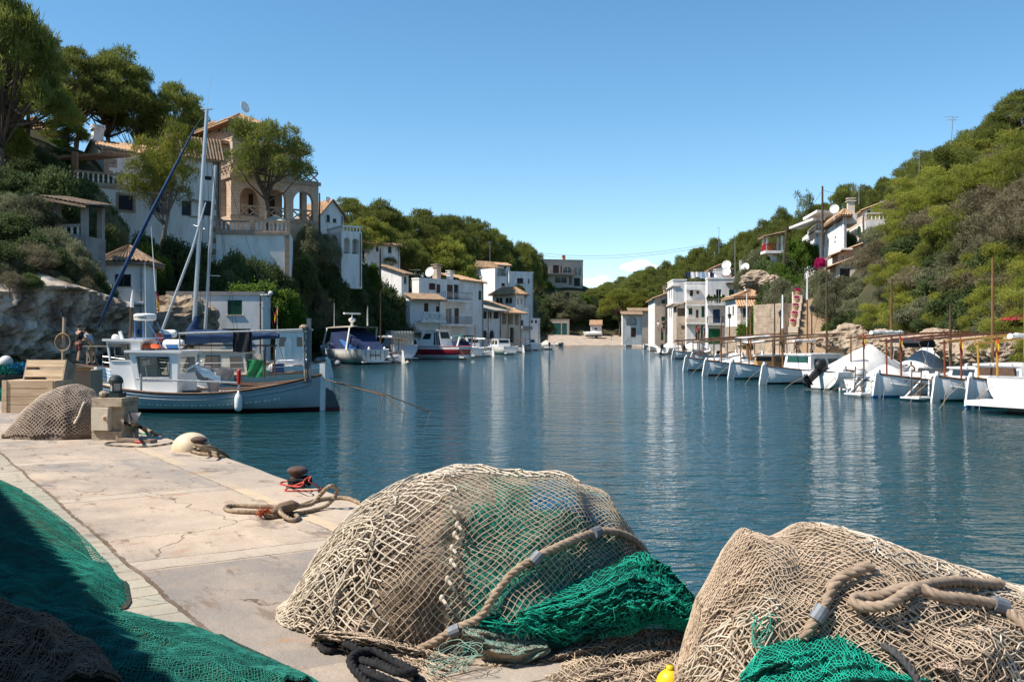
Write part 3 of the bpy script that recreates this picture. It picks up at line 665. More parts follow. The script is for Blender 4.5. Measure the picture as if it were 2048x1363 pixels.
bank((('olive0', 905, 585, 168, 60), ('olive1', 980, 598, 190, 40), ('olive0', 1055, 590, 232, 70), ('dark1', 1085, 580, 281, 70), ('olive0', 1110, 575, 292, 80),
  ('olive1', 1145, 590, 300, 80), ('dark0', 1075, 610, 236, 80), ('olive0', 1120, 600, 294, 90), ('dark1', 1160, 610, 308, 70), ('dark0', 1040, 565, 204, 30), ('bright0', 1100, 560, 298, 45),
  ('olive0', 1080, 625, 228, 70), ('dark0', 1135, 622, 304, 90), ('dark1', 1180, 600, 326, 70), ('olive1', 1165, 577, 336, 60), ('dark0', 1200, 620, 321, 60), ('dark1', 1225, 630, 320, 60), ('dark0', 1215, 590, 328, 60)),
  'grey-green bush on the slope under the modern beige house', 'bushes on the slope at the head of the cove')
plant('bright1', 1177, 627, 289, 36, 'round green bush beside the little tiled hut', 'shrub')
plant('pine_y0', 1238, 574, 290, 85, 'sunlit pine left of the white house with the big arch', 'tree')
plant('pine_y1', 1282, 578, 286, 60, 'sunlit pine rising behind the white house with the big arch', 'tree')
bank((('pine0', 1185, 572, 400, 60), ('pine1', 1215, 562, 390, 60), ('pine2', 1246, 552, 370, 60), ('pine0', 1280, 538, 350, 70), ('pine1', 1300, 530, 335, 70), ('pine2', 1265, 556, 330, 60), ('pine0', 1310, 548, 320, 60),
  ('pine1', 1336, 520, 310, 70), ('pine0', 1250, 575, 330, 60), ('pine2', 1300, 570, 300, 60), ('pine1', 1335, 550, 290, 60), ('pine0', 1205, 580, 340, 60), ('pine2', 1225, 590, 320, 60), ('dark0', 1180, 590, 320, 60),
  ('pine1', 1290, 590, 290, 60), ('olive0', 1315, 590, 275, 50), ('dark1', 1270, 610, 284, 60)),
  'pine on the distant slope beneath the clouds', 'pines on the distant slope under the clouds')
bank((('pine1', 1365, 508, 280, 70), ('pine0', 1392, 488, 265, 80), ('pine2', 1432, 474, 245, 80), ('pine1', 1462, 478, 225, 70), ('pine0', 1492, 452, 212, 80), ('pine2', 1530, 438, 200, 80), ('pine1', 1568, 412, 190, 80),
  ('pine0', 1640, 398, 176, 90), ('pine2', 1690, 366, 165, 100), ('pine1', 1732, 366, 155, 70), ('pine0', 1600, 425, 180, 70), ('pine2', 1660, 410, 165, 90), ('pine1', 1710, 392, 155, 80),
  ('pine0', 1380, 525, 255, 60), ('pine1', 1410, 510, 240, 70), ('pine2', 1446, 500, 222, 80), ('olive0', 1400, 535, 235, 60), ('pine0', 1480, 485, 205, 80), ('pine1', 1515, 465, 195, 80), ('olive1', 1445, 530, 212, 70),
  ('pine2', 1548, 450, 186, 80), ('dark0', 1480, 515, 196, 70), ('pine0', 1580, 440, 176, 80), ('olive0', 1515, 490, 180, 70), ('pine1', 1545, 478, 178, 60), ('dark1', 1500, 520, 176, 60), ('pine0', 1620, 440, 166, 70)),
  'pine in the wood along the ridge above the right-hand houses', 'pines along the right ridge')
plant('sparse', 1610, 380, 172, 60, 'thin see-through pine standing out on the right skyline', 'tree')
bank((('pine0', 1775, 350, 142, 90), ('pine1', 1825, 322, 130, 110), ('pine2', 1848, 300, 124, 100), ('pine0', 1895, 288, 116, 120), ('pine1', 1950, 255, 108, 150), ('pine2', 2045, 178, 100, 150), ('pine0', 2000, 230, 102, 130),
  ('pine1', 1870, 330, 112, 120), ('airy2', 1930, 300, 100, 160), ('pine2', 1810, 370, 122, 90), ('pine0', 1990, 290, 94, 150), ('pine1', 2050, 260, 92, 150), ('pine_y0', 1780, 400, 120, 90)),
  'dark pine on the skyline of the steep right-hand hillside', 'pines on the skyline of the right hillside')
def hill(key, px, ytop, wpx, lab, group, name=None):
 """stand a plant where the line of sight under its crown meets the hillside"""
 yb = ytop + 0.62 * wpx; Y = 30.0
 while Y < 240:
  X = (px - 1024) / F * Y; z = EYE - (yb - HOR) / F * Y
  if X > shore_r(Y) + .5 and gz(X, Y) >= z: break
  Y += 0.5
 return plant(key, px, ytop, Y, wpx, lab, 'shrub' if key[:3] in ('dry', 'dar', 'oli', 'bri') else 'tree', group, name=name)
hr = random.Random(12)
HL = {'dry': ('greyish dry brushwood bush on the steep right-hand hillside', 'dry brushwood on the right hillside'),
  'air': ('yellow-green young pine with pale branches on the right hillside', 'young pines on the right hillside'),
  'pin': ('dense green pine bush growing low on the right hillside', 'low pines on the right hillside'),
  'dar': ('dark evergreen bush among the pines of the right hillside', 'dark bushes on the right hillside'),
  'oli': ('olive-grey bush among the pines of the right hillside', 'olive bushes on the right hillside')}
row = 0
for yy in range(250, 640, 27):
 row += 1
 x0 = np.interp(yy, [250, 330, 420, 500, 560, 640], [1985, 1850, 1790, 1735, 1790, 1760])
 px = x0 + 20 * (row % 2)
 while px < 2110:
  s_ = 1.0 + 0.9 * max(0, (px - 1750)) / 300
  if yy < 440 and hr.random() < .5: key = hr.choice(('dry0', 'dry1', 'dry0', 'airy'))
  else: key = hr.choice(('airy', 'airy2', 'pine_y0', 'airy', 'olive1', 'pine_y2', 'dark0', 'dry1'))
  w_ = hr.uniform(75, 105) * s_
  hill(key, px + hr.uniform(-14, 14), yy + hr.uniform(-12, 12), w_, *HL[key[:3]])
  px += 0.52 * w_
bank((('olive0', 1640, 530, 97, 80), ('olive1', 1690, 545, 94, 100), ('olive0', 1735, 550, 90, 100), ('olive1', 1665, 580, 92, 80), ('olive0', 1715, 590, 88, 90), ('dark0', 1700, 620, 86, 90), ('bright0', 1660, 640, 88, 50), ('olive1', 1760, 590, 84, 90), ('dark1', 1745, 620, 80, 80), ('olive0', 1655, 560, 94, 60)),
  'olive tree on the bank right of the long stone stairs', 'olive bushes right of the long stone stairs')
bank((('bright0', 1790, 600, 77, 100), ('bright1', 1835, 590, 74, 110), ('bright0', 1885, 610, 69, 110), ('dark0', 1800, 640, 74, 90), ('bright1', 1930, 620, 66, 100), ('dark1', 1855, 640, 68, 100), ('bright0', 1990, 610, 62, 120), ('dark0', 1925, 650, 62, 110), ('bright1', 2040, 620, 58, 110), ('dark1', 1985, 650, 58, 110), ('dark0', 2050, 660, 54, 90), ('dark1', 1770, 650, 76, 70), ('dark0', 1890, 668, 60, 90)),
  'leafy green creeper bush above the right-hand boat moorings', 'green bushes above the right moorings')
bank((('bright0', 1525, 600, 112, 60), ('bright1', 1500, 632, 111, 60), ('dark0', 1540, 560, 112, 60), ('bright0', 1555, 520, 118, 70), ('bright1', 1585, 525, 112, 80), ('olive0', 1560, 550, 108, 70), ('olive1', 1590, 560, 104, 60), ('dark1', 1525, 510, 124, 70), ('olive0', 1490, 530, 130, 50), ('dry0', 1540, 540, 115, 60), ('dark0', 1575, 500, 126, 60)),
  'bush on the rocky knoll beside the house with the tiled porch', 'bushes on the rocky knoll')
plant('bright1', 1605, 455, 130, 90, 'bright round fig tree in front of the white awning house', 'tree', name='fig_tree')
plant('bright0', 1545, 500, 132, 36, 'yellow-green shrub under the little red-railed terrace', 'shrub')
plant('dark1', 1697, 462, 117, 40, 'dark round bush against the wall of the white hillside villa', 'shrub')
# ------------------------------------------------------------------ buildings
class Face:
 """a vertical plane: origin, direction along it, outward normal; takes pixel positions on it"""
 def __init__(s, ox, oy, ang):
  s.o = Vector((ox, oy, 0)); s.d = Vector((math.cos(ang), math.sin(ang), 0)); s.n = Vector((math.sin(ang), -math.cos(ang), 0)); s.ang = ang
 def t(s, px):
  k = (px - 1024) / F
  return (k * s.o.y - s.o.x) / (s.d.x - k * s.d.y)
 def z(s, px, py):
  return EYE - (py - HOR) / F * (s.o.y + s.d.y * s.t(px))
 def at(s, t, z, d=0.0): return s.o + s.d * t + s.n * d + Vector((0, 0, z))
 def rect(s, x0, y0, x1, y1):
  xm = (x0 + x1) / 2
  return (s.t(x0), s.z(xm, y1), s.t(x1), s.z(xm, y0))
 def shift(s, d):
  f = Face(0, 0, s.ang); f.o = s.o + s.n * d; return f
def wall_holes(mb, f, t0, t1, z0, z1, holes, depth=0.22):
 """wall of face f with rectangular or arched openings (t0, z0, t1, z1, arch) and their reveals"""
 ts = sorted({t0, t1} | {min(max(q, t0), t1) for h in holes for q in (h[0], h[2])})
 zs = sorted({z0, z1} | {min(max(q, z0), z1) for h in holes for q in (h[1], h[3])})
 for a, b in zip(ts, ts[1:]):
  for c, d in zip(zs, zs[1:]):
   if b - a < 1e-4 or d - c < 1e-4: continue
   tm, zm = (a + b) / 2, (c + d) / 2
   if any(h[0] < tm < h[2] and h[1] < zm < h[3] for h in holes): continue
   mb.quad(f.at(a, c), f.at(b, c), f.at(b, d), f.at(a, d))
 for h in holes:
  a, c, b, d = h[:4]; arch = len(h) > 4 and h[4]
  dp = h[5] if len(h) > 5 else depth
  if not arch:
   path = [(a, c), (b, c), (b, d), (a, d)]
  else:
   rise = min((b - a) / 2, (d - c) * 0.6); zs_ = d - rise; N = 10
   arc = [((a + b) / 2 + (b - a) / 2 * math.cos(math.pi * i / N), zs_ + rise * math.sin(math.pi * i / N)) for i in range(N + 1)]
   for (p, q), (r_, s_) in zip(arc, arc[1:]):
    mb.quad(f.at(r_, s_), f.at(p, q), f.at(p, d), f.at(r_, d))
   path = [(a, c), (b, c)] + arc
  for (p, q), (r_, s_) in zip(path, path[1:] + path[:1]):
   if abs(p - r_) + abs(q - s_) < 1e-5: continue
   mb.quad(f.at(p, q), f.at(r_, s_), f.at(r_, s_, -dp), f.at(p, q, -dp))
def boxf(mb, f, t0, t1, z0, z1, d0, d1):
 vs = [f.at(t, z, d) for d in (d0, d1) for z in (z0, z1) for t in (t0, t1)]
 mb.add(vs, ((0, 1, 3, 2), (4, 6, 7, 5), (0, 4, 5, 1), (2, 3, 7, 6), (0, 2, 6, 4), (1, 5, 7, 3)))
def tile_roof(mb, a, b, c, d, pitch=0.30, thick=0.12):
 """tiled slope: eave a-b, ridge d-c; half-round rows run from ridge to eave"""
 a, b, c, d = (Vector(q) for q in (a, b, c, d))
 n = max(2, round((b - a).length / pitch)); nu = n * 4
 nrm = (b - a).cross(d - a).normalized()
 if nrm.z < 0: nrm = -nrm
 rows = 6
 def fn(u, v):
  ph = (u * n) % 1.0
  hgt = thick * (abs(math.sin(math.pi * ph))) * 0.9
  return a.lerp(b, u).lerp(d.lerp(c, u), v) + nrm * (hgt + 0.03 * ((v * rows) % 1.0 < 0.01))
 mb.grid(fn, nu, rows)
 mb.prism([a, b, b + nrm * 0.02, a + nrm * 0.02], (d - a) * 0.0 + Vector((0, 0, -0.14)))
 mb.quad(a - Vector((0, 0, .1)), b - Vector((0, 0, .1)), c - Vector((0, 0, .1)), d - Vector((0, 0, .1)))
KIND = {'green': green_s, 'teal': teal_s, 'blue': blue_s, 'bluedoor': blue_d, 'brown': brown_s, 'browndoor': brown_d, 'garage': brightg}
class Bld:
 """a box-like building seen by its right face (from the near corner rightwards) and its left face"""
 def __init__(s, name, label, px, Y, ang, xl, xr, ytop, ybot, wallm, cat='house', group=None, z0=None, xl_len=None, xr_len=None):
  a = R(ang); cx = (px - 1024) / F * Y
  s.fr = Face(cx, Y, a); s.fl = Face(cx, Y, a + math.pi / 2); s.fl.n = Vector((-math.cos(a), -math.sin(a), 0))
  s.wr = xr_len if xr_len else s.fr.t(xr); s.wl = xl_len if xl_len else s.fl.t(xl)
  if not 0.8 < s.wl < 22: s.wl = 6.0
  s.z1 = EYE - (ytop - HOR) / F * Y; s.z0 = z0 if z0 is not None else EYE - (ybot - HOR) / F * Y
  if z0 is None: s.z0 -= 5
  s.a = a; s.c = Vector((cx, Y, 0)); s.m = wallm
  s.root = thing(name, label, cat, (cx, Y, s.z0), 0, group)
  s.hr = []; s.hl = []; s.later = []
  s.gable = None
 def face(s, k): return s.fr if k == 'r' else s.fl
 def corner(s, tr, tl, z): return s.c + s.fr.d * tr + s.fl.d * tl + Vector((0, 0, z))
 def hole(s, k, x0, y0, x1, y1, arch=False, kind='glass', depth=None, part=None, surround=None):
  f = s.face(k); r = f.rect(x0, y0, x1, y1)
  t0, t1 = sorted((r[0], r[2])); r = (t0, r[1], t1, r[3])
  dp = depth if depth else (0.12 if kind in KIND else 0.22)
  (s.hr if k == 'r' else s.hl).append((r[0], r[1], r[2], r[3], arch, dp))
  s.later.append((f, r, kind, dp, part, surround)); return r
 def finish(s, roof=None, top=True, back=True):
  mb = MB()
  wall_holes(mb, s.fr, 0, s.wr, s.z0, s.z1, s.hr); wall_holes(mb, s.fl, 0, s.wl, s.z0, s.z1, s.hl)
  c = s.corner
  if back:
   mb.quad(c(s.wr, 0, s.z0), c(s.wr, s.wl, s.z0), c(s.wr, s.wl, s.z1), c(s.wr, 0, s.z1))
   mb.quad(c(0, s.wl, s.z0), c(s.wr, s.wl, s.z0), c(s.wr, s.wl, s.z1), c(0, s.wl, s.z1))
  if top: mb.quad(c(0, 0, s.z1), c(s.wr, 0, s.z1), c(s.wr, s.wl, s.z1), c(0, s.wl, s.z1))
  s.wall = mb
  if roof: roof(s)
  w_ = s.wall.build('wall', s.m, s.root, world=True)
  for f, r, kind, dp, part, sur in s.later:
   t0, z0, t1, z1 = r
   if kind in KIND:
    b = MB(); boxf(b, f, t0 + .02, t1 - .02, z0 + .02, z1 - .02, -dp - .02, -dp + .05)
    n = max(3, int((z1 - z0) / 0.16))
    for i in range(n):
     zz = z0 + .06 + (z1 - z0 - .12) * i / n
     for (p, q) in ((t0 + .06, (t0 + t1) / 2 - .02), ((t0 + t1) / 2 + .02, t1 - .06)): boxf(b, f, p, q, zz, zz + (z1 - z0) / n * .55, -dp + .052, -dp + .075)
    b.build(part or ('door' if (z1 - z0) > 1.7 * (t1 - t0) and (z1 - z0) > 1.9 else 'shutter'), KIND[kind], s.root, world=True)
   elif kind == 'open':
    b = MB(); boxf(b, f, t0 - .01, t1 + .01, z0 - .01, z1 + .01, -dp - .05, -dp - .02); b.build(part or 'inner_wall', s.m, s.root, world=True)
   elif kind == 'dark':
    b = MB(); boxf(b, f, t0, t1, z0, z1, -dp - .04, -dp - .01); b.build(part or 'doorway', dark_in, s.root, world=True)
   elif kind == 'glass':
    b = MB(); e = .07
    for q in ((t0, t0 + e, z0, z1), (t1 - e, t1, z0, z1), (t0 + e, t1 - e, z0, z0 + e), (t0 + e, t1 - e, z1 - e, z1), ((t0 + t1) / 2 - .03, (t0 + t1) / 2 + .03, z0 + e, z1 - e)):
     boxf(b, f, *q, -dp, -dp + .05)
    wdo = b.build(part or 'window', brown_d if sur == 'wood' else gel, s.root, world=True)
    b = MB(); boxf(b, f, t0, t1, z0, z1, -dp - .03, -dp - .005); b.build('pane', pane_m, wdo, world=True)
   if part is None and kind in ('glass', 'green', 'brown') and (z1 - z0) < 1.9:
    b = MB(); boxf(b, f, t0 - .10, t1 + .10, z0 - .09, z0 - .002, -dp + .06, .07); b.build('sill', cream, s.root, world=True)
   if sur == 'stone':
    b = MB(); e = .22
    for q in ((t0 - e, t0, z0 - e, z1 + e), (t1, t1 + e, z0 - e, z1 + e), (t0, t1, z1, z1 + e), (t0, t1, z0 - e, z0)): boxf(b, f, *q, 0.001, .04)
    b.build('surround', quoin, s.root, world=True)
  if s.z1 - s.z0 > 4.5 and len(s.later) > 1:
   b = MB(); t = s.wr - .22; b.tube([s.fr.at(t, s.z1 - .05, .08), s.fr.at(t, s.z0 + .2, .08)], .05, 6); [boxf(b, s.fr, t - .07, t + .07, z_, z_ + .06, .03, .14) for z_ in np.arange(s.z0 + 1, s.z1 - .5, 1.6)]; b.build('downpipe', brown_d if len(s.later) % 2 else galv, s.root, world=True)
  return s
 def parapet(s, h=0.25, m=None, over=0.06):
  b = MB(); c = s.corner; z = s.z1
  for (p, q, r_, u) in ((-over, s.wr + over, -over, .18), (-over, s.wr + over, s.wl - .18, s.wl + over), (-over, .18, .18, s.wl - .18), (s.wr - .18, s.wr + over, .18, s.wl - .18)):
   b.prism([c(p, r_, z + .002), c(q, r_, z + .002), c(q, u, z + .002), c(p, u, z + .002)], (0, 0, h))
  b.build('parapet', m or s.m, s.root, world=True)
 def hip(s, rise, over=0.5, m=None):
  b = MB(); c = s.corner; o_ = over; z = s.z1
  w, l = s.wr, s.wl; k = min(w, l) / 2
  e = [c(-o_, -o_, z), c(w + o_, -o_, z), c(w + o_, l + o_, z), c(-o_, l + o_, z)]
  if w >= l: r0, r1 = c(k, l / 2, z + rise), c(w - k, l / 2, z + rise)
  else: r0, r1 = c(w / 2, k, z + rise), c(w / 2, l - k, z + rise)
  if w >= l:
   tile_roof(b, e[0], e[1], r1, r0); tile_roof(b, e[2], e[3], r0, r1); tile_roof(b, e[1], e[2], r1 + (r1 - r0) * .001, r1); tile_roof(b, e[3], e[0], r0, r0 - (r1 - r0) * .001)
  else:
   tile_roof(b, e[0], e[1], r0 + s.fr.d * .01, r0); tile_roof(b, e[1], e[2], r1, r0); tile_roof(b, e[2], e[3], r1, r1 + s.fr.d * .01); tile_roof(b, e[3], e[0], r0, r1)
  b.build('roof', m or tile, s.root, world=True)
  b = MB()
  b.prism([q - Vector((0, 0, .16)) for q in e], (0, 0, .10)); b.build('eave', eave, s.root, world=True)
 def gable_r(s, rise, over=0.4, m=None, rfrac=0.5, ends=True):
  """ridge runs along the left-face direction: the gable triangle shows on the right face"""
  c = s.corner; z = s.z1; w, l = s.wr, s.wl; k = w * rfrac
  for tl in (0, l): s.wall.add([c(0, tl, z), c(w, tl, z), c(k, tl, z + rise)], ((0, 1, 2),))
  b = MB(); o_ = over; sl1 = rise / k; sl2 = rise / (w - k)
  tile_roof(b, c(-o_, l + .3, z - o_ * sl1 + .06), c(-o_, -.3, z - o_ * sl1 + .06), c(k, -.3, z + rise + .06), c(k, l + .3, z + rise + .06))
  tile_roof(b, c(w + o_, -.3, z - o_ * sl2 + .06), c(w + o_, l + .3, z - o_ * sl2 + .06), c(k, l + .3, z + rise + .06), c(k, -.3, z + rise + .06))
  b.build('roof', m or tile, s.root, world=True)
 def gable_l(s, rise, over=0.4, m=None, rfrac=0.5):
  """ridge runs along the right-face direction: the gable triangle shows on the left face"""
  c = s.corner; z = s.z1; w, l = s.wr, s.wl; k = l * rfrac
  for tr in (0, w): s.wall.add([c(tr, 0, z), c(tr, l, z), c(tr, k, z + rise)], ((0, 1, 2),))
  b = MB(); o_ = over; sl1 = rise / k; sl2 = rise / (l - k)
  tile_roof(b, c(-.3, -o_, z - o_ * sl1 + .06), c(w + .3, -o_, z - o_ * sl1 + .06), c(w + .3, k, z + rise + .06), c(-.3, k, z + rise + .06))
  tile_roof(b, c(w + .3, l + o_, z - o_ * sl2 + .06), c(-.3, l + o_, z - o_ * sl2 + .06), c(-.3, k, z + rise + .06), c(w + .3, k, z + rise + .06))
  b.build('roof', m or tile, s.root, world=True)
 def mono(s, rise, along='r', over=0.4, m=None, name='roof'):
  """single slope with its eave on the right ('r') or left ('l') face"""
  c = s.corner; z = s.z1; w, l = s.wr, s.wl; o_ = over; b = MB(); rise = min(rise, .38 * (l if along == 'r' else w))
  if along == 'r':
   for tr in (0, w): s.wall.add([c(tr, 0, z), c(tr, l, z), c(tr, l, z + rise)], ((0, 1, 2),))
   s.wall.quad(c(0, l, z), c(w, l, z), c(w, l, z + rise), c(0, l, z + rise)); k = rise / l
   tile_roof(b, c(-.3, -o_, z - o_ * k + .08), c(w + .3, -o_, z - o_ * k + .08), c(w + .3, l + .2, z + rise + .2 * k + .08), c(-.3, l + .2, z + rise + .2 * k + .08))
  else:
   for tl in (0, l): s.wall.add([c(0, tl, z), c(w, tl, z), c(w, tl, z + rise)], ((0, 1, 2),))
   s.wall.quad(c(w, 0, z), c(w, l, z), c(w, l, z + rise), c(w, 0, z + rise)); k = rise / w
   tile_roof(b, c(-o_, l + .3, z - o_ * k + .08), c(-o_, -.3, z - o_ * k + .08), c(w + .2, -.3, z + rise + .2 * k + .08), c(w + .2, l + .3, z + rise + .2 * k + .08))
  b.build(name, m or tile, s.root, world=True)
 def shed(s, tr0, tr1, tl0, tl1, z00, z10, z11, z01, m=None, name='roof'):
  """single slope; eave from (tr0, tl0) to (tr1, tl0), top at tl1; heights at the four corners"""
  c = s.corner; b = MB(); tile_roof(b, c(tr0, tl0, z00), c(tr1, tl0, z10), c(tr1, tl1, z11), c(tr0, tl1, z01)); b.build(name, m or tile, s.root, world=True)
 def slab(s, k, x0, x1, y0, y1, d0, d1, m, name, **kw):
  f = s.face(k); r = f.rect(x0, y0, x1, y1); t0, t1 = sorted((r[0], r[2])); b = MB(); boxf(b, f, t0, t1, r[1], r[3], d0, d1); return b.build(name, m, s.root, world=True)
 def railing(s, k, x0, x1, y0, y1, d, m=iron, name='railing', sides=True, n=None):
  f = s.face(k); r = f.rect(x0, y0, x1, y1); t0, t1 = sorted((r[0], r[2])); b = MB()
  boxf(b, f, t0, t1, r[3] - .05, r[3], d - .03, d + .02); boxf(b, f, t0, t1, r[1], r[1] + .04, d - .03, d + .02)
  n = n or max(4, int((t1 - t0) / .16))
  for i in range(n + 1):
   t = t0 + (t1 - t0 - .03) * i / n; boxf(b, f, t, t + .03, r[1] + .04, r[3] - .05, d - .015, d + .01)
  if sides:
   for t in (t0, t1 - .04):
    boxf(b, f, t, t + .04, r[3] - .05, r[3], 0.02, d - .03)
    for i in range(3): boxf(b, f, t, t + .03, r[1], r[3] - .05, .1 + d * i / 3.5, .13 + d * i / 3.5)
  return b.build(name, m, s.root, world=True)
 def chimney(s, tr, tl, z, w, h, m=None, cap=True):
  b = MB(); p = s.corner(tr, tl, z); b.box(p + Vector((0, 0, h / 2 - .3)), (w, w, h + .6), (0, 0, s.a))
  b.box(p + Vector((0, 0, h + .03)), (w * 1.35, w * 1.35, .1), (0, 0, s.a)); b.box(p + Vector((0, 0, h + .2)), (w * .8, w * .8, .26), (0, 0, s.a)); b.box(p + Vector((0, 0, h + .36)), (w * 1.3, w * 1.3, .08), (0, 0, s.a))
  b.build('chimney', m or s.m, s.root, world=True)
 def dish(s, p, r=0.5, aim=(-.5, -.85, .25)):
  dish_mesh(p, r, aim).build('satellite_dish', gel, s.root, world=True)
def dish_mesh(p, r, aim=(-.5, -.85, .25)):
 b = MB(); p = Vector(p); q = Vector(aim).to_track_quat('Z', 'Y').to_matrix()
 prof = [(r * t, r * .22 * t * t) for t in (0.02, .3, .6, .85, 1)] + [(r * t, r * .22 * t * t - .03) for t in (1, .6, .02)]
 b.lathe(p, prof, 18, rot=q)
 b.tube([p, p + Vector((0, 0.1, -r * 1.2)), p + Vector((0, 0.1, -r * 2.4))], .035, 5)
 b.tube([p - q @ Vector((0, r * .9, -.1)), p + q @ Vector((0, -.2 * r, r * .9))], .02, 4)
 return b
def balustrade(name, label, f, t0, t1, z, h, mrail, mbal, parent=None, arch=True, step=0.42, cat='balustrade'):
 """stone rail and base with a row of openings between turned posts"""
 b = MB(); boxf(b, f, t0, t1, z + h - .16, z + h, -.14, .14); boxf(b, f, t0, t1, z, z + .14, -.14, .14)
 o = b.build(name, mrail, parent, world=True) if parent else None
 b = MB(); n = max(2, int((t1 - t0) / step))
 for i in range(n):
  t = t0 + (t1 - t0) * (i + .5) / n; p = f.at(t, z + .14)
  hh = h - .30; b.lathe(p, [(.085, 0), (.085, .05), (.06, .08), (.10, hh * .3), (.06, hh * .62), (.085, hh * .9), (.085, hh)], 7)
 b.build('balusters', mbal, o, world=True)
 return o
def lattice(f, t0, t1, z, h, m, parent, name='lattice_balustrade', cell=None):
 """pierced stone balustrade with diagonal crosses"""
 b = MB(); boxf(b, f, t0, t1, z + h - .16, z + h, -.12, .12); boxf(b, f, t0, t1, z, z + .12, -.12, .12)
 cell = cell or (h - .28); n = max(1, int((t1 - t0) / cell)); c = (t1 - t0) / n
 for i in range(n):
  a, e = t0 + i * c, t0 + (i + 1) * c; za, ze = z + .12, z + h - .16
  for (p, q) in (((a, za), (e, ze)), ((a, ze), (e, za))):
   u = Vector((q[0] - p[0], q[1] - p[1])); nrm = Vector((-u.y, u.x)).normalized() * .06
   b.prism([f.at(p[0] + nrm.x, p[1] + nrm.y, -.07), f.at(q[0] + nrm.x, q[1] + nrm.y, -.07), f.at(q[0] - nrm.x, q[1] - nrm.y, -.07), f.at(p[0] - nrm.x, p[1] - nrm.y, -.07)], f.n * .14)
 return b.build(name, m, parent, world=True)
# ------------------------------------------------------------------ houses on the left bank
def px_of(v): return 1024 + F * v.x / v.y
H = Bld('white_terrace_house', 'white house with slate-blue shutters and a long balustraded terrace behind the tall masts', 147, 86, 36.6, 128, 432, 363, 510, white)
FA = H.fr
H.hole('r', 237, 391, 266, 420, kind='blue', surround='stone'); H.hole('r', 305, 396, 333, 425, kind='blue', surround='stone')
H.finish()
def wall_caps(h, f, t0, t1, z, mr, mb_, hh=1.05):
 o = balustrade('balustrade', '', f, t0, t1, z, hh, mr, mb_, h)
 return o
t_a = FA.t(233); t_b = FA.t(241); t_c = FA.t(430)
FB = FA.shift(-.2)
wall_caps(H.root, FB, 0.2, t_a, H.z1, quoin, white); wall_caps(H.root, FB, t_b, t_c, H.z1, quoin, white)
b = MB(); boxf(b, FB, t_a, t_b, H.z1, H.z1 + 1.15, -.18, .18); boxf(b, FA, 0, H.wr, H.z1 - .35, H.z1 - .03, 0.002, .12); b.build('pier', quoin, H.root, world=True)
def block(root_from, px, Y, ang, xl, xr, ytop, z0, m, roofs, holes):
 h = Bld('block', 'x', px, Y, ang, xl, xr, ytop, 0, m, z0=z0)
 bpy.data.objects.remove(h.root); h.root = root_from
 for hh in holes: h.hole(*hh[:5], **hh[5])
 h.finish(roofs); return h
zt = H.z1
U1 = block(H.root, 208, 95, 36.6, 166, 345, 300, zt, white, lambda s: s.gable_l(1.5, m=tile), [('r', 219, 322, 229, 330, dict(kind='glass', surround='stone')), ('l', 180, 303, 186, 318, dict(arch=True, kind='dark'))])
U1.chimney(0.4, U1.wl * .5, U1.z1 + 1.3, .95, 1.35, white)
p345 = FA.shift(.15).at(FA.t(340), 0)
U2 = block(H.root, 340, p345.y, 36.6, 331, 441, 296, 5.0, white, lambda s: s.gable_l(1.3, m=tile),
   [('r', 383, 404, 404, 431, dict(kind='glass', surround='stone')), ('r', 399, 297, 424, 314, dict(arch=True, kind='dark', surround=None, depth=.15)), ('r', 408, 352, 424, 360, dict(kind='dark'))])
f = U2.fr
for (x0, x1) in ((364, 381), (406, 424)):
 b = MB(); r_ = f.rect(x0, 402, x1, 431); boxf(b, f, r_[0], r_[2], r_[1], r_[3], .01, .07)
 for i in range(9): zz = r_[1] + (r_[3] - r_[1]) * (i + .2) / 9; boxf(b, f, r_[0] + .06, r_[2] - .06, zz, zz + .07, .071, .09)
 b.build('shutter', blue_s, H.root, world=True)
b = MB(); z = 6.0; i = 0
while z < U2.z1 - .3:
 l = (.75, .42)[i % 2]; boxf(b, U2.fr, U2.wr - l, U2.wr + .03, z, z + .5, .002, .05); z += .52; i += 1
b.build('quoins', quoin, H.root, world=True); b = MB()
for i, zz in enumerate(np.arange(zt, U1.z1 - .3, .5)): boxf(b, U1.fr, -.03, (.8, .45)[i % 2], zz, zz + .48, .002, .05)
b.build('quoins', quoin, H.root, world=True)
b = MB(); p0 = P(97, 318, 88); p1 = P(192, 310, 90); b.prism([p0, p1, p1 + Vector((2.0, 3, .35)), p0 + Vector((2.0, 3, .35))], (0, 0, .22))
for (px, py) in ((107, 336), (150, 333)): b.box(P(px, py, 89), (.45, .45, 2.6))
b.build('porch_roof', eave, H.root, world=True)
Mn = Bld('sandstone_mansion', 'sandstone mansion with a tiled lookout tower and an open arched loggia', 462, 100, 37, 436, 637, 348, 520, sand, cat='mansion')
MF = Mn.fr; zf = MF.z(560, 437)
for (x0, x1, y0) in ((480, 519, 374), (534, 572, 378), (587, 627, 383)):
 r_ = MF.rect(x0, y0, x1, y0); Mn.hr.append((r_[0], zf - 0.0, r_[2], r_[3], True, .55))
rl = Mn.fl.rect(453, 360, 441, 360); ta, tb = sorted((rl[0], rl[2])); Mn.hl.append((ta, zf, tb, rl[3], True, .55))
Mn.finish(back=False)
b = MB(); c = Mn.corner; w_, zt2 = Mn.wr, Mn.z1
b.quad(c(.01, 3.2, zf - .1), c(w_ * .72, 3.2, zf - .1), c(w_ * .72, 3.2, zt2 - .02), c(.01, 3.2, zt2 - .02))
b.prism([c(0.02, 0.02, zf - .25), c(w_ - .02, 0.02, zf - .25), c(w_ - .02, 3.19, zf - .25), c(.02, 3.19, zf - .25)], (0, 0, .2))
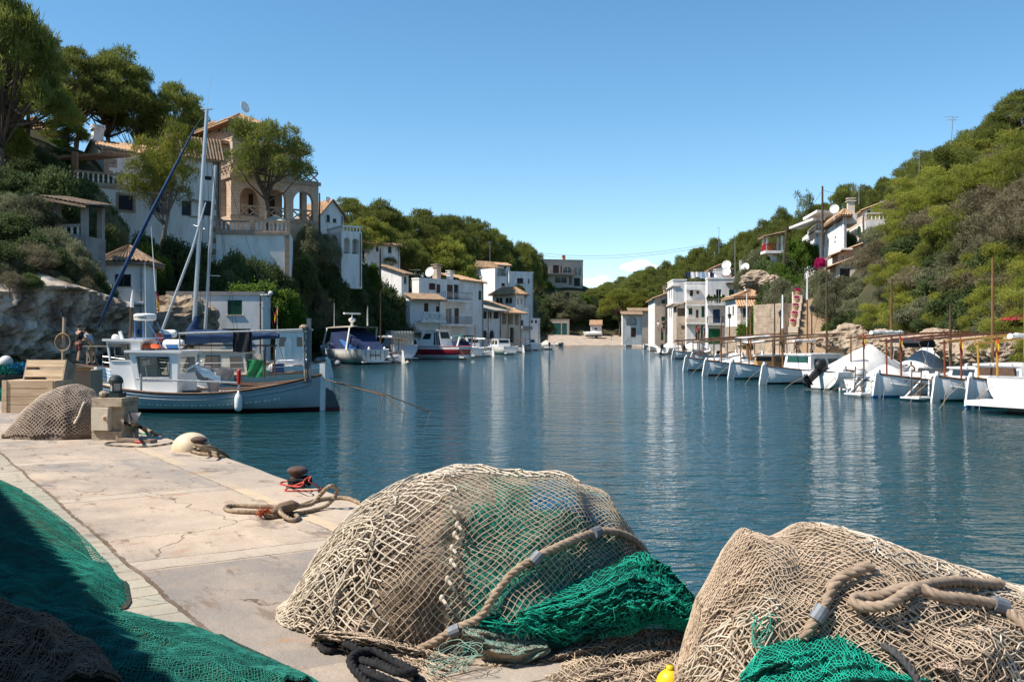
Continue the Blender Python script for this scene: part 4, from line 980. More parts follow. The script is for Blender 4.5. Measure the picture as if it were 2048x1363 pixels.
b.quad(c(0, 3.2, Mn.z0), c(w_, 3.2, Mn.z0), c(w_, 3.2, zf - .1), c(0, 3.2, zf - .1)); b.quad(c(w_, 0, Mn.z0), c(w_, 3.2, Mn.z0), c(w_, 3.2, zf - .02), c(w_, 0, zf - .02))
b.box(c(w_ - .4, 2.9, (zf + zt2) / 2), (.6, .6, zt2 - zf - .1), (0, 0, Mn.a))
b.build('loggia_back_wall', sand, Mn.root, world=True)
bf = MF.shift(-3.14)
for (x0, x1) in ((487, 502), (521, 530), (563, 574)):
 b = MB(); r_ = MF.rect(x0, 384, x1, 410); boxf(b, bf, r_[0], r_[2], zf, zf + 2.7, 0, .05); b.build('door', brown_s, Mn.root, world=True)
for (x0, x1) in ((480, 519), (534, 572), (587, 627)):
 lattice(MF.shift(-.2), MF.t(x0), MF.t(x1), zf, 1.15, quoin, Mn.root)
b = MB(); boxf(b, MF, -.2, w_ + .2, zt2 - .35, zt2 + .02, .002, .2); boxf(b, MF, -.1, w_ + .1, zf - .35, zf - .02, .002, .12); boxf(b, Mn.fl, 0, Mn.wl, zt2 - .35, zt2 + .02, .002, .2); b.build('cornice', quoin, Mn.root, world=True)
lattice(MF.shift(-.15), 0, w_, zt2 + .02, 1.1, quoin, Mn.root); lattice(Mn.fl.shift(-.15), 0, Mn.wl, zt2 + .02, 1.1, quoin, Mn.root)
cc = c(0.2, 3.25, 0)
Mu = Bld('block', 'x', px_of(cc), cc.y, 37, 430, 603, 300, 0, sand, z0=zt2, xl_len=9); bpy.data.objects.remove(Mu.root); Mu.root = Mn.root
Mu.z1 = EYE + (672 - 318) / F * 112
for (x0, x1) in ((521, 534), (560, 570)): Mu.hole('r', x0, 322, x1, 345, kind='brown')
Mu.finish(lambda s: s.hip(1.6, .7, tile))
tw = c(0.6, 2.0, 0)
Tw = Bld('block', 'x', 465, tw.y, 40, 404, 516, 244, 0, sand, z0=zt2 - 1); bpy.data.objects.remove(Tw.root); Tw.root = Mn.root
for (x0, x1) in ((447, 457), (432, 443), (416, 428)): Tw.hole('l', x0, 247, x1, 266, kind='glass', surround='stone')
Tw.hole('r', 474, 250, 484, 265, kind='glass'); Tw.hole('r', 488, 251, 505, 265, kind='glass')
Tw.finish(lambda s: s.hip(1.25, .9, tile))
dish_mesh(c(3.2, 4.5, Tw.z1 + 2.3), .62, (.8, -.45, .25)).build('satellite_dish', gel, Mn.root, world=True)
Tw.chimney(Tw.wr * .8, Tw.wl * .4, Tw.z1 + .2, .35, .5, tile_d)
T1 = Bld('retaining_wall', 'whitewashed retaining wall with oval-pierced balustrade under the sandstone mansion', 432, 92.5, 9, 426, 578, 462, 545, white, cat='wall')
T1.finish()
for (x0, x1) in ((438, 501), (509, 576)): balustrade('balustrade', '', T1.fr.shift(-.15), T1.fr.t(x0), T1.fr.t(x1), T1.z1, 1.05, quoin, white, T1.root, step=.36)
b = MB();
for x0, x1 in ((432, 438), (501, 509), (573, 580)): boxf(b, T1.fr.shift(-.15), T1.fr.t(x0), T1.fr.t(x1), T1.z1 + .001, T1.z1 + 1.2, -.2, .2)
boxf(b, T1.fr, -.1, T1.wr + .1, T1.z1 - .3, T1.z1 - .02, .002, .1); boxf(b, T1.fr, T1.wr - .4, T1.wr + .05, T1.z0, T1.z1 - .31, .002, .08); b.build('pier', quoin, T1.root, world=True)
um = thing('parasol', 'beige parasol open on the terrace below the sandstone arcade', 'parasol', P(550, 462, 96), 0)
hh = P(550, 432, 96).z - um.location.z
b = MB(); b.lathe((0, 0, hh), [(.02, .1), (.5, -.12), (1.0, -.36), (1.35, -.55), (1.3, -.57), (.5, -.2), (.02, 0)], 8); b.build('canopy', canvas_b, um)
b = MB(); b.tube([(0, 0, 0), (0, 0, hh)], .04, 6); b.build('pole', wood_d, um)
G1 = Bld('white_gabled_house', 'white gabled house with green shutters right of the sandstone mansion', 641, 116, 40, 597, 687, 428, 500, white)
G1.hole('r', 653, 428, 660, 444, kind='green'); G1.hole('r', 666, 437, 673, 445, kind='green'); G1.hole('r', 657, 415, 660, 421, arch=True, kind='dark')
G1.finish(lambda s: s.gable_r(1.75, m=tile)); G1.dish(P(656, 400, 117), .4, (.7, -.6, .3))
G2 = Bld('arched_terrace', 'white terrace building with two round arches and a balustraded roof on the left slope', 683, 106, 30, 652, 724, 464, 545, white, cat='terrace', z0=7.6)
for k, x0, x1, y0, y1 in (('r', 688, 700, 475, 507), ('r', 704, 718, 477, 508), ('l', 676, 658, 470, 505)): G2.hole(k, x0, y0, x1, y1, arch=True, kind='open', depth=1.8)
G2.finish()
balustrade('balustrade', '', G2.fr.shift(-.15), 0.1, G2.wr, G2.z1, .75, white, white, G2.root, step=.34); balustrade('balustrade', '', G2.fl.shift(-.15), 0.1, G2.wl, G2.z1, .75, white, white, G2.root, step=.34)
D1 = Bld('tiled_pavilion', 'grey pavilion with a dark tiled roof on the cliff edge', 104, 61, -8, 98, 172, 473, 560, greyp, cat='pavilion', xl_len=2.2)
D1.finish()
b = MB(); c = D1.corner
for tr, tl in ((.22, .2), (D1.wr - .2, .2), (D1.wr - .2, 2.0)): b = MB(); b.box(c(tr, tl, D1.z1 + 1.05), (.34, .34, 2.1), (0, 0, D1.a)); b.build('post', greyp, D1.root, world=True)
D1.shed(-.5, D1.wr + .45, -.8, 2.4, D1.z1 + 2.35, D1.z1 + 1.75, D1.z1 + 2.1, D1.z1 + 2.7, tile_d)
balustrade('balustrade', '', D1.fr.shift(-.15), .6, D1.wr - .4, D1.z1, .75, greyp, white2, D1.root, step=.36)
E1 = Bld('white_quayside_house', 'white two-storey house with a hipped brown roof behind the big radar dome', 205, 64, 8, 184, 290, 524, 668, white, z0=.5, xl_len=3.5)
E1.hole('r', 229, 548, 262, 573, kind='glass', surround='wood'); E1.hole('r', 246, 640, 256, 655, kind='dark', part='vent')
E1.finish(lambda s: s.hip(1.15, .45, tile_d)); E1.railing('r', 226, 289, 579, 605, .5, gel); E1.slab('r', 222, 290, 605, 609, 0.002, .6, white, 'balcony')
b = MB(); f = E1.fr; t = f.t(201); b.tube([f.at(f.t(222), f.z(222, 526), .2), f.at(f.t(206), f.z(206, 530), .15), f.at(f.t(204), f.z(204, 640), .12)], .06, 6); b.build('downpipe', brown_d, E1.root, world=True)
b = MB(); r_ = f.rect(275, 658, 288, 668); boxf(b, f, r_[0], r_[2], r_[1], r_[3], .01, .04); b.build('sign', mat('blue_sign', (.02, .12, .45), .5), E1.root, world=True)
b = MB();
for i in range(3): boxf(b, f, r_[0] + .06 + .06 * i, r_[2] - .1 + .03 * i, r_[1] + .08 + .08 * i, r_[1] + .11 + .08 * i, .041, .05)
b.build('sign_stripes', gel, E1.root, world=True)
B1 = Bld('boathouse', 'flat-roofed white boathouse with a green shuttered window behind the yacht', 334, 73.5, 4, 330, 527, 590, 670, white2, z0=.6, xl_len=3)
B1.hole('r', 455, 600, 484, 629, kind='green'); B1.hole('r', 336, 596, 354, 640, kind='green'); B1.hole('r', 445, 657, 501, 680, kind='green')
B1.finish(); B1.parapet(.28, greyp)
b = MB(); p = P(541, 586, 73.5); b.tube([B1.fr.at(B1.wr - .3, p.z - .1), p + Vector((0, 0, -.1))], .03, 5); b.ball(p, .17); b.build('lamp', gel, B1.root, world=True)
G0 = Bld('hilltop_house', 'beige house half hidden under the yellow-lit pine at the upper left', 30, 99, 25, -40, 102, 258, 340, cream)
G0.hole('r', 62, 262, 72, 285, kind='green'); G0.hole('r', 38, 266, 50, 284, kind='glass'); G0.finish(lambda s: s.hip(1.6, .5, tile))
H1 = Bld('shed_roofed_house', 'small white house with sloping roof edge and one green shutter above the left row', 803, 127, 60, 762, 817, 546, 640, white)
H1.hole('r', 808, 553, 813, 567, kind='green'); H1.finish(lambda s: s.mono(1.0, 'r', .7, tile_d))
H2 = Bld('dark_roofed_house', 'white waterside house with a dark sloping roof and a pierced block balcony', 820, 120, 40, 812, 881, 594, 690, white2, z0=.5)
H2.hole('r', 848, 606, 857, 626, kind='browndoor'); H2.hole('r', 872, 612, 879, 624, kind='brown'); H2.finish(lambda s: s.mono(1.2, 'r', 1.0, tile_d))
H2.slab('r', 832, 882, 641, 645, 0.002, 1.2, white2, 'balcony')
lattice(H2.fr.shift(1.1), H2.fr.t(836), H2.fr.t(880), H2.fr.z(858, 641), 1.05, white, H2.root, cell=.8)
H3 = Bld('balcony_house', 'white flat-roofed house with brown shutters and two railed balconies', 838, 134, 52, 824, 967, 558, 690, white, z0=.5)
for q in ((858, 566, 871, 579, 'brown'), (873, 568, 881, 586, 'browndoor'), (894, 569, 906, 600, 'browndoor'), (908, 569, 918, 600, 'dark'), (957, 581, 963, 599, 'green'), (892, 616, 904, 648, 'glass'), (909, 616, 918, 648, 'browndoor')): H3.hole('r', *q[:4], kind=q[4])
H3.finish(); H3.parapet(.2, white)
for (y0, y1) in ((600, 604), (648, 652)): H3.slab('r', 880, 932, y0, y1, .002, 1.3, white, 'balcony'); H3.railing('r', 882, 931, y0 - 15, y0, 1.25, grey_rail)
H3.chimney(H3.wr * .42, 2, H3.z1, .9, 2.0, beige); H3.chimney(H3.wr * .56, 1.2, H3.z1, .7, 1.2, white); H3.dish(H3.corner(H3.wr * .28, 1.5, H3.z1 + 1.2), .7)
H3.shed(H3.wr * .62, H3.wr + .4, -.4, 5, H3.z1 + .25, H3.z1 + .05, H3.z1 + 1.3, H3.z1 + 1.5, tile)
H4 = Bld('porch_house', 'white house with a long grey porch roof and green shutters on the left bank', 922, 143, 57, 918, 1002, 617, 690, white, z0=.5)
for q in ((926, 621, 931, 628, 'green'), (937, 622, 941, 637, 'green'), (943, 622, 949, 637, 'dark'), (951, 622, 956, 637, 'green'), (962, 620, 974, 637, 'dark'), (977, 620, 985, 637, 'glass'), (987, 620, 998, 637, 'dark')): H4.hole('r', *q[:4], kind=q[4])
for q in ((965, 660, 975, 678), (979, 660, 989, 678)): H4.hole('r', *q, arch=True, kind='dark')
for i in range(6): H4.hole('r', 936 + i * 3.2, 641, 937.6 + i * 3.2, 645, kind='dark')
H4.finish(lambda s: s.mono(1.2, 'r', 1.3, tile_g))
H5 = Bld('column_house', 'house with a brown tiled roof over a tall porch of beige columns', 1000, 158, 62, 997, 1042, 622, 690, cream, z0=.5)
for q in ((1004, 622, 1013, 648), (1016, 622, 1026, 648), (1030, 622, 1037, 650)): H5.hole('r', *q, kind='open', depth=1.2)
H5.hole('r', 1020, 655, 1028, 685, kind='dark'); H5.finish(lambda s: s.mono(1.8, 'r', 1.2, tile))
H6 = Bld('hipped_lookout_house', 'white house with hipped tile roof and wide upper windows ending the left row', 1032, 182, 50, 985, 1050, 588, 690, white, z0=.5)
for k, *q in (('l', 1009, 595, 1024, 607), ('l', 990, 595, 1005, 607), ('r', 1034, 596, 1038, 608), ('r', 1041, 596, 1045, 608)): H6.hole(k, *q, kind='glass')
H6.finish(lambda s: s.hip(1.4, .6, tile))
H6b = Bld('white_annexe', 'plain white annexe below the hipped lookout house', 1030, 176, 45, 1022, 1061, 615, 690, white, z0=.5); H6b.hole('r', 1040, 640, 1047, 651, kind='dark'); H6b.hole('r', 1036, 662, 1041, 680, kind='dark', arch=True); H6b.finish(); H6b.slab('r', 1038, 1058, 652, 659, .002, .9, greyp, 'balcony')
H7 = Bld('white_hut', 'small white hut with dark little windows beside the slipway', 1057, 196, 20, 1054, 1080, 638, 690, white, z0=.5); H7.hole('r', 1062, 640, 1066, 646, kind='dark'); H7.hole('r', 1070, 640, 1074, 646, kind='dark'); H7.finish(); H7.parapet(.2)
pinkb = mat('warm_beige_render', (.60, .47, .37), .85, (.5, .39, .3), .8, .4, .7)
H8 = Bld('garage', 'beige flat garage with two teal doors at the head of the cove', 1100, 287, 0, 1094, 1139, 639, 672, beige, cat='garage', z0=1)
H8.hole('r', 1105, 646, 1122, 669, kind='teal', part='garage_door'); H8.hole('r', 1124, 646, 1134, 669, kind='teal', part='garage_door'); H8.finish(); H8.parapet(.15)
H8b = Bld('tiled_shed', 'little shed with an orange tiled roof left of the teal garage', 1072, 250, 10, 1070, 1096, 640, 680, cream, cat='shed', z0=.3); H8b.finish(lambda s: s.mono(1.8, 'r', .5, tile))
H9 = Bld('stone_house', 'bare stone house with a tile roof above the left waterside row', 951, 203, 35, 944, 993, 534, 600, sand); H9.hole('r', 968, 546, 976, 556, kind='dark'); H9.finish(lambda s: s.hip(1.3, .5, tile))
H9b = Bld('white_hillside_house', 'tall white house with a tiled mono-pitch roof behind the bare stone house', 955, 216, 38, 949, 1020, 527, 600, white); H9b.hole('r', 1008, 533, 1013, 545, kind='brown'); H9b.finish(lambda s: s.mono(1.2, 'r', .5, tile))
H9c = Bld('white_balcony_block', 'white block with a dark balcony window at the right of the bare stone house', 990, 199, 38, 986, 1017, 536, 600, white); H9c.hole('r', 995, 537, 1012, 551, kind='open', depth=1.5); H9c.hole('r', 1003, 566, 1010, 572, kind='brown'); H9c.finish(); H9c.railing('r', 994, 1013, 546, 552, .1, brown_d, sides=False)
H9d = Bld('white_cube_house', 'low white cube house with a dark garage opening under the hillside houses', 1018, 207, 25, 1014, 1066, 545, 600, white); H9d.hole('r', 1034, 556, 1047, 567, kind='dark'); H9d.hole('r', 1056, 557, 1059, 567, kind='dark'); H9d.finish(); H9d.parapet(.3)
H10 = Bld('modern_house', 'modern beige house with roof terraces and arched windows on the rise', 1078, 310, 14, 1052, 1166, 521, 585, pinkb)
for q in ((1083, 533, 1096, 546, 'dark'), (1106, 530, 1118, 546, 'dark'), (1121, 532, 1124, 546, 'dark'), (1110, 553, 1134, 566, 'glass'), (1138, 552, 1144, 570, 'glass'), (1148, 556, 1160, 572, 'dark')): H10.hole('r', *q[:4], kind=q[4])
for q in ((1126, 533, 1144, 546), (1149, 534, 1154, 550), (1157, 535, 1162, 551)): H10.hole('r', *q, arch=True, kind='glass')
H10.finish(); H10.parapet(.5, beige); H10.slab('r', 1079, 1147, 547, 550, .002, 1.6, beige, 'balcony'); H10.railing('r', 1100, 1146, 541, 547, 1.5, iron)
H10.chimney(H10.wr * .6, 2, H10.z1, .9, 1.6, tile)
X1 = Bld('white_wood_house', 'white house with orange roof glimpsed through the pines right of the arched terrace', 733, 137, 25, 729, 800, 487, 540, white); X1.hole('r', 752, 493, 757, 503, kind='dark'); X1.hole('r', 776, 493, 783, 506, kind='green'); X1.finish(lambda s: s.mono(1.5, 'r', .5, tile))
# ------------------------------------------------------------------ houses on the right bank
R1 = Bld('tiled_hut', 'tiny white hut with an orange tiled roof on the far beach', 1181, 288, -6, 1178, 1203, 649, 673, white, cat='hut', z0=.5); R1.hole('r', 1190, 655, 1194, 659, kind='dark'); R1.finish(lambda s: s.gable_l(1.3, m=tile))
R2 = Bld('arch_house', 'white house with one big round arch at the far end of the right quay', 1245, 228, 4, 1243, 1284, 628, 680, white, z0=.5)
R2.hole('r', 1253, 631, 1274, 651, arch=True, kind='open', depth=2.0); R2.hole('r', 1262, 655, 1272, 674, kind='browndoor'); R2.finish(lambda s: s.mono(1.4, 'r', .6, tile_d))
balustrade('balustrade', '', R2.fr.shift(-.3), R2.fr.t(1253), R2.fr.t(1274), R2.fr.z(1263, 651), .8, cream, cream, R2.root, step=.4)
R2b = Bld('tiled_back_house', 'house with a brown tiled roof rising behind the white arch house', 1258, 238, 4, 1256, 1297, 621, 670, cream, z0=.5); R2b.finish(lambda s: s.mono(1.6, 'r', .5, tile_d))
R3 = Bld('beige_row_house', 'tall beige row house with green shutters and a sloping roof line', 1310, 176, -4, 1297, 1333, 596, 690, beige, z0=.5)
for q in ((1323, 599, 1331, 608, 'green'), (1323, 633, 1331, 642, 'green'), (1322, 656, 1327, 680, 'green'), (1308, 656, 1314, 664, 'dark')):
 R3.hole('r', *q[:4], kind=q[4]) if q[0] > 1311 else None
for q in ((1309, 601, 1307, 618), (1305.5, 602, 1303.5, 619), (1309, 626, 1307, 644), (1305.5, 627, 1303.5, 645)): R3.hole('l', *q, kind='green')
R3.finish(lambda s: s.mono(1.0, 'l', .5, tile)); R3.chimney(2.2, 3, R3.z1 + .6, .9, 1.3, beige)
b = MB(); boxf(b, R3.fl, .05, R3.wl, R3.z0, R3.z1 - .02, .01, .05); b.build('white_front', white, R3.root, world=True)
R4 = Bld('white_row_house', 'plain tall white row house with narrow windows and stone bands', 1346, 162, -4, 1335, 1373, 561, 690, white, z0=.5)
for y0, y1 in ((577, 594), (614, 632)):
 R4.hole('l', 1344, y0, 1342.5, y1, kind='green'); R4.hole('l', 1340, y0, 1338.5, y1, kind='green')
R4.finish(); R4.parapet(.25, white)
b = MB()
for y in (570, 606): z = R4.fr.z(1347, y); boxf(b, R4.fl, -.15, R4.wl, z - .25, z, .002, .25); boxf(b, R4.fr, -.15, R4.wr * .45, z - .25, z, .002, .2)
b.build('string_course', cream, R4.root, world=True)
R4b = Bld('stone_porch_house', 'stone-faced porch with a timber lean-to roof below the plain white row house', 1353, 152, -4, 1347, 1382, 612, 690, beige, z0=.5); R4b.hole('r', 1355, 616, 1372, 632, kind='open', depth=1.5)
R4b.finish(lambda s: s.mono(.9, 'l', .5, tile_d)); R4b.slab('r', 1353, 1381, 646, 688, .002, .06, rubble, 'stone_facing')
b = MB(); p = R4b.fr.at(R4b.fr.t(1366), R4b.fr.z(1366, 654), .07); b.lathe(p, [(.28, -.02), (.3, .02), (.2, .04)], 14, 'Y'); b.build('porthole', dark_in, R4b.root, world=True)
R5 = Bld('stacked_balcony_house', 'white house with three stacked balconies and washing on its roof', 1373, 150, -4, 1369, 1428, 566, 690, white, z0=.5)
for q in ((1377, 616, 1385, 629, 'green'), (1392, 619, 1397, 636, 'browndoor'), (1403, 608, 1409, 634, 'green'), (1393, 581, 1398, 588, 'browndoor'), (1391, 651, 1398, 680, 'browndoor'), (1402, 650, 1409, 680, 'green'), (1380, 576, 1386, 592, 'dark')): R5.hole('r', *q[:4], kind=q[4])
R5.finish(); R5.parapet(.2)
for (x0, x1, y0, y1, d) in ((1371, 1398, 570, 580, 1.2), (1371, 1407, 598, 612, 1.6), (1371, 1414, 634, 648, 1.9)):
 o = R5.slab('r', x0, x1, y1 - 3, y1, .002, d, white, 'balcony'); f = R5.fr; r_ = f.rect(x0, y0, x1, y1 - 3); b = MB()
 boxf(b, f, r_[0], r_[2], r_[1] + .02, r_[3] - .25, d - .12, d - .002); boxf(b, f, r_[0], r_[0] + .12, r_[1] + .02, r_[3] - .25, .1, d - .13); boxf(b, f, r_[0], r_[2], r_[3] - .2, r_[3] - .12, d - .1, d - .03); b.build('balcony_wall', cream if d > 1.5 else white, R5.root, world=True)
b = MB(); f = R5.fr; r_ = f.rect(1374, 601, 1406, 606); b.prism([f.at(r_[0], r_[3], .1), f.at(r_[2], r_[3], .1), f.at(r_[2], r_[1] - .2, 1.5), f.at(r_[0], r_[1] - .2, 1.5)], (0, 0, .05)); b.build('awning', canvas_w, R5.root, world=True)
wl = thing('washing_line', 'white and blue washing hung on the roof of the stacked balcony house', 'washing', R5.corner(1, 2, R5.z1 + .3), 0)
b = MB(); b.tube([(-1, 0, 1.5), (3.6, .4, 1.5)], .02, 4); b.tube([(-1, 0, 0), (-1, 0, 1.6)], .03, 5); b.tube([(3.6, .4, 0), (3.6, .4, 1.6)], .03, 5); b.build('line', iron, wl)
for i, m in enumerate((canvas_blue, canvas_w, canvas_w, mat('pale_blue_cloth', (.35, .48, .65), .9), canvas_w, canvas_blue)):
 b = MB(); x = -.9 + .74 * i; b.grid(lambda u, v: (x + u * .66, .1 * x * .4 + .06 * math.sin(6 * u + i), 1.5 - v * (.75 + .2 * (i % 2))), 6, 3); b.build('cloth', m, wl)
R6 = Bld('blue_door_house', 'white house with a blue door, planted balcony and bright green garage', 1415, 138, -3, 1411, 1477, 558, 690, white, z0=.5)
for q in ((1432, 578, 1443, 607, 'glass'), (1426, 618, 1440, 646, 'bluedoor'), (1417, 657, 1441, 688, 'garage'), (1458, 579, 1468, 592, 'green')): R6.hole('r', *q[:4], kind=q[4])
R6.finish(); R6.parapet(.25); R6.slab('r', 1412, 1450, 607, 611, .002, 1.5, white, 'balcony'); R6.slab('r', 1412, 1446, 646, 650, .002, 1.2, white, 'balcony')
R6.railing('r', 1413, 1449, 598, 607, 1.4, grey_rail); R6.railing('r', 1413, 1445, 633, 646, 1.1, iron)
R6.chimney(R6.wr * .42, 2, R6.z1, 1.0, 1.1, white); R6.slab('r', 1451, 1476, 566, 568, .002, 1.6, brown_d, 'pergola')
for i, px in enumerate((1417, 1423, 1430, 1441, 1446)): plant('dark0' if i % 2 else 'bright0', px, 587 + 3 * (i % 2), 137.0, 9, 'potted plant on the balcony above the blue door', 'plant', 'potted plants above the blue door', zb=R6.fr.z(px, 607), sink=0)
R7 = Bld('porch_cottage', 'low white cottage with tiled porch and stone base under the knoll', 1474, 122, -3, 1451, 1540, 594, 690, white, z0=.5)
for q in ((1459.5, 613, 1456.5, 628), (1468, 612, 1465, 628)): R7.hole('l', *q, kind='green')
R7.hole('r', 1486, 613, 1497, 634, kind='green'); R7.finish(lambda s: s.hip(.95, .5, tile)); R7.chimney(R7.wr * .45, R7.wl * .3, R7.z1 + .4, .7, .9, white)
R7.shed(-.3, R7.wr + .3, -2.2, -.02, R7.z1 - 1.25, R7.z1 - 1.25, R7.z1 - .25, R7.z1 - .25, tile, 'porch_roof')
for t in (.1, R7.wr * .5, R7.wr - .3): b = MB(); b.box(R7.corner(t + .1, -1.9, (R7.z0 + R7.z1) / 2 - .65), (.3, .3, R7.z1 - R7.z0 - 1.4), (0, 0, R7.a)); b.build('post', cream, R7.root, world=True)
R7.railing('r', 1476, 1512, 630, 641, 1.9, cream, n=9); R7.slab('r', 1474, 1541, 642, 690, .002, 2.1, cream, 'porch_base'); b = MB(); boxf(b, R7.fl, 0, R7.wl, R7.z0, R7.fr.z(1475, 652), .002, .08); b.build('stone_base', rubble, R7.root, world=True)
R8 = Bld('pink_gabled_house', 'pink-walled gabled house standing above the blue door house', 1420, 166, -4, 1412, 1463, 539, 600, pinkp); R8.hole('l', 1418, 541, 1415, 556, kind='glass'); R8.finish(lambda s: s.gable_r(.8, .2, tile)); R8.dish(P(1453, 530, 158), .75, (-.4, -.9, .3)); R8.dish(P(1453, 543, 157), .7, (-.4, -.9, .3))
R8b = Bld('low_tiled_house', 'low tiled house between the pink gabled house and the rock overhang', 1468, 142, -8, 1462, 1503, 556, 600, white); R8b.finish(lambda s: s.mono(1.0, 'l', .4, tile)); R8b.dish(P(1491, 534, 141), .6, (-.6, -.8, .3)); R8b.chimney(1, 1, R8b.z1 + .2, .3, 2.0, white)
V1 = Bld('hillside_villa', 'white hillside villa with a balustraded terrace, loggia and green shutters high on the right', 1731, 118, -9, 1689, 1779, 441, 520, white, cat='villa')
V1.hole('l', 1722, 452, 1713, 471, arch=True, kind='green'); V1.hole('l', 1699, 462, 1692, 470, kind='green'); V1.finish()
balustrade('balustrade', '', V1.fr.shift(-.15), .1, V1.wr, V1.z1, .95, cream, white, V1.root, step=.4)
b = MB(); boxf(b, V1.fl, 0, V1.wl, V1.z1 + .001, V1.z1 + .55, -.2, .02); boxf(b, V1.fl, 0, V1.wl, V1.z1 + .62, V1.z1 + .8, -.15, .0); b.build('parapet', cream, V1.root, world=True)
def vblock(px, Y, ang, xl, xr, yt, z0, m, roofs, holes, root):
 h = Bld('block', 'x', px, Y, ang, xl, xr, yt, 0, m, z0=z0); bpy.data.objects.remove(h.root); h.root = root
 for q in holes: h.hole(*q[:5], **q[5])
 h.finish(roofs); return h
vblock(1729, 122, -9, 1690, 1776, 420, V1.z0, white, lambda s: s.mono(1.6, 'l', .5, tile), [('r', 1734, 421, 1741, 432, dict(kind='green')), ('r', 1746, 417, 1751, 431, dict(kind='green')), ('r', 1760, 412, 1768, 428, dict(kind='green'))], V1.root)
V3 = vblock(1687, 116, -9, 1648, 1693, 431, V1.z0, white, lambda s: s.hip(.8, .6, tile), [('l', 1685, 433, 1670, 452, dict(kind='open', depth=1.6)), ('l', 1666, 433, 1652, 455, dict(kind='open', depth=1.6)), ('l', 1672, 472, 1669, 482, dict(kind='glass')), ('l', 1658, 477, 1655, 487, dict(kind='glass'))], V1.root)
V3.dish(P(1669, 418, 117), .55, (-.5, -.85, .2)); V3.chimney(V3.wr + 1, 3, V3.z1 + .3, .8, 1.7, cream)
V4 = Bld('awning_house', 'white house with slanting flat canopies left of the hillside villa', 1640, 130, -10, 1604, 1660, 446, 520, white); V4.hole('r', 1645, 470, 1652, 492, kind='glass'); V4.hole('l', 1636, 452, 1615, 480, kind='dark'); V4.finish()
b = MB(); b.prism([P(1578, 458, 128), P(1626, 440, 126), P(1650, 440, 133), P(1602, 458, 136)], (0, 0, .3)); b.prism([P(1606, 440, 128), P(1634, 424, 127), P(1672, 426, 134), P(1640, 440, 136)], (0, 0, .3)); b.build('canopy', white, V4.root, world=True)
V4.slab('r', 1628, 1648, 463, 467, .002, 1.6, white, 'balcony'); V4.railing('r', 1628, 1648, 450, 463, 1.5, gel)
V5 = Bld('brown_roofed_bungalow', 'bungalow with a broad brown tiled roof among the olives on the right slope', 1672, 104, -12, 1612, 1730, 530, 575, cream); V5.hole('r', 1680, 536, 1700, 560, kind='dark'); V5.hole('l', 1655, 536, 1640, 560, kind='dark'); V5.finish(lambda s: s.mono(1.6, 'l', 1.0, tile))
V6 = Bld('tiled_terrace_house', 'tiled house with a pink upper wall just above the brown-roofed bungalow', 1676, 111, -12, 1622, 1722, 507, 560, pinkp); V6.hole('r', 1682, 511, 1690, 522, kind='glass'); V6.hole('r', 1712, 500, 1716, 510, kind='green'); V6.finish(lambda s: s.mono(1.4, 'l', .8, tile))
V6.slab('r', 1680, 1702, 498, 501, .002, 1.5, white, 'balcony')
plant('bright1', 1640, 508, 103.5, 26, 'magenta bougainvillea beside the brown-roofed bungalow', 'flowers', name='bougainvillea', sink=0);
_o = bpy.context.scene.objects
bv = [o for o in _o if o.name.startswith('bougainvillea')][0]
for ch in bv.children:
 if ch.name.startswith(('crown', 'foliage')): ch.material_slots[0].link = 'OBJECT'; ch.material_slots[0].material = f_flower
V7 = thing('railed_terrace', 'little roofed terrace with a red railing on the right hillside', 'terrace', P(1545, 505, 134), 0)
b = MB(); b.box((0, 0, 0), (2.6, 2.6, .35)); b.box((.6, .6, -1.2), (1.6, 1.6, 2.2)); b.build('floor', white, V7)
b = MB()
for i in range(9): b.box((-1.2 + i * .15, -1.2, .65), (.06, .06, .9)); b.box((-1.2, -1.2 + i * .28, .65), (.06, .06, .9))
b.box((-.6, -1.2, 1.1), (1.3, .08, .08)); b.build('railing', redm, V7)
for x in (-1.0, 1.0):
 for y in (-1.0, 1.0): b = MB(); b.box((x, y, 1.15), (.26, .26, 2.0)); b.build('post', white, V7)
b = MB(); tile_roof(b, (-1.6, -1.6, 2.0), (-1.6, 1.6, 2.0), (1.6, 1.6, 2.7), (1.6, -1.6, 2.7)); b.build('roof', tile_d, V7)
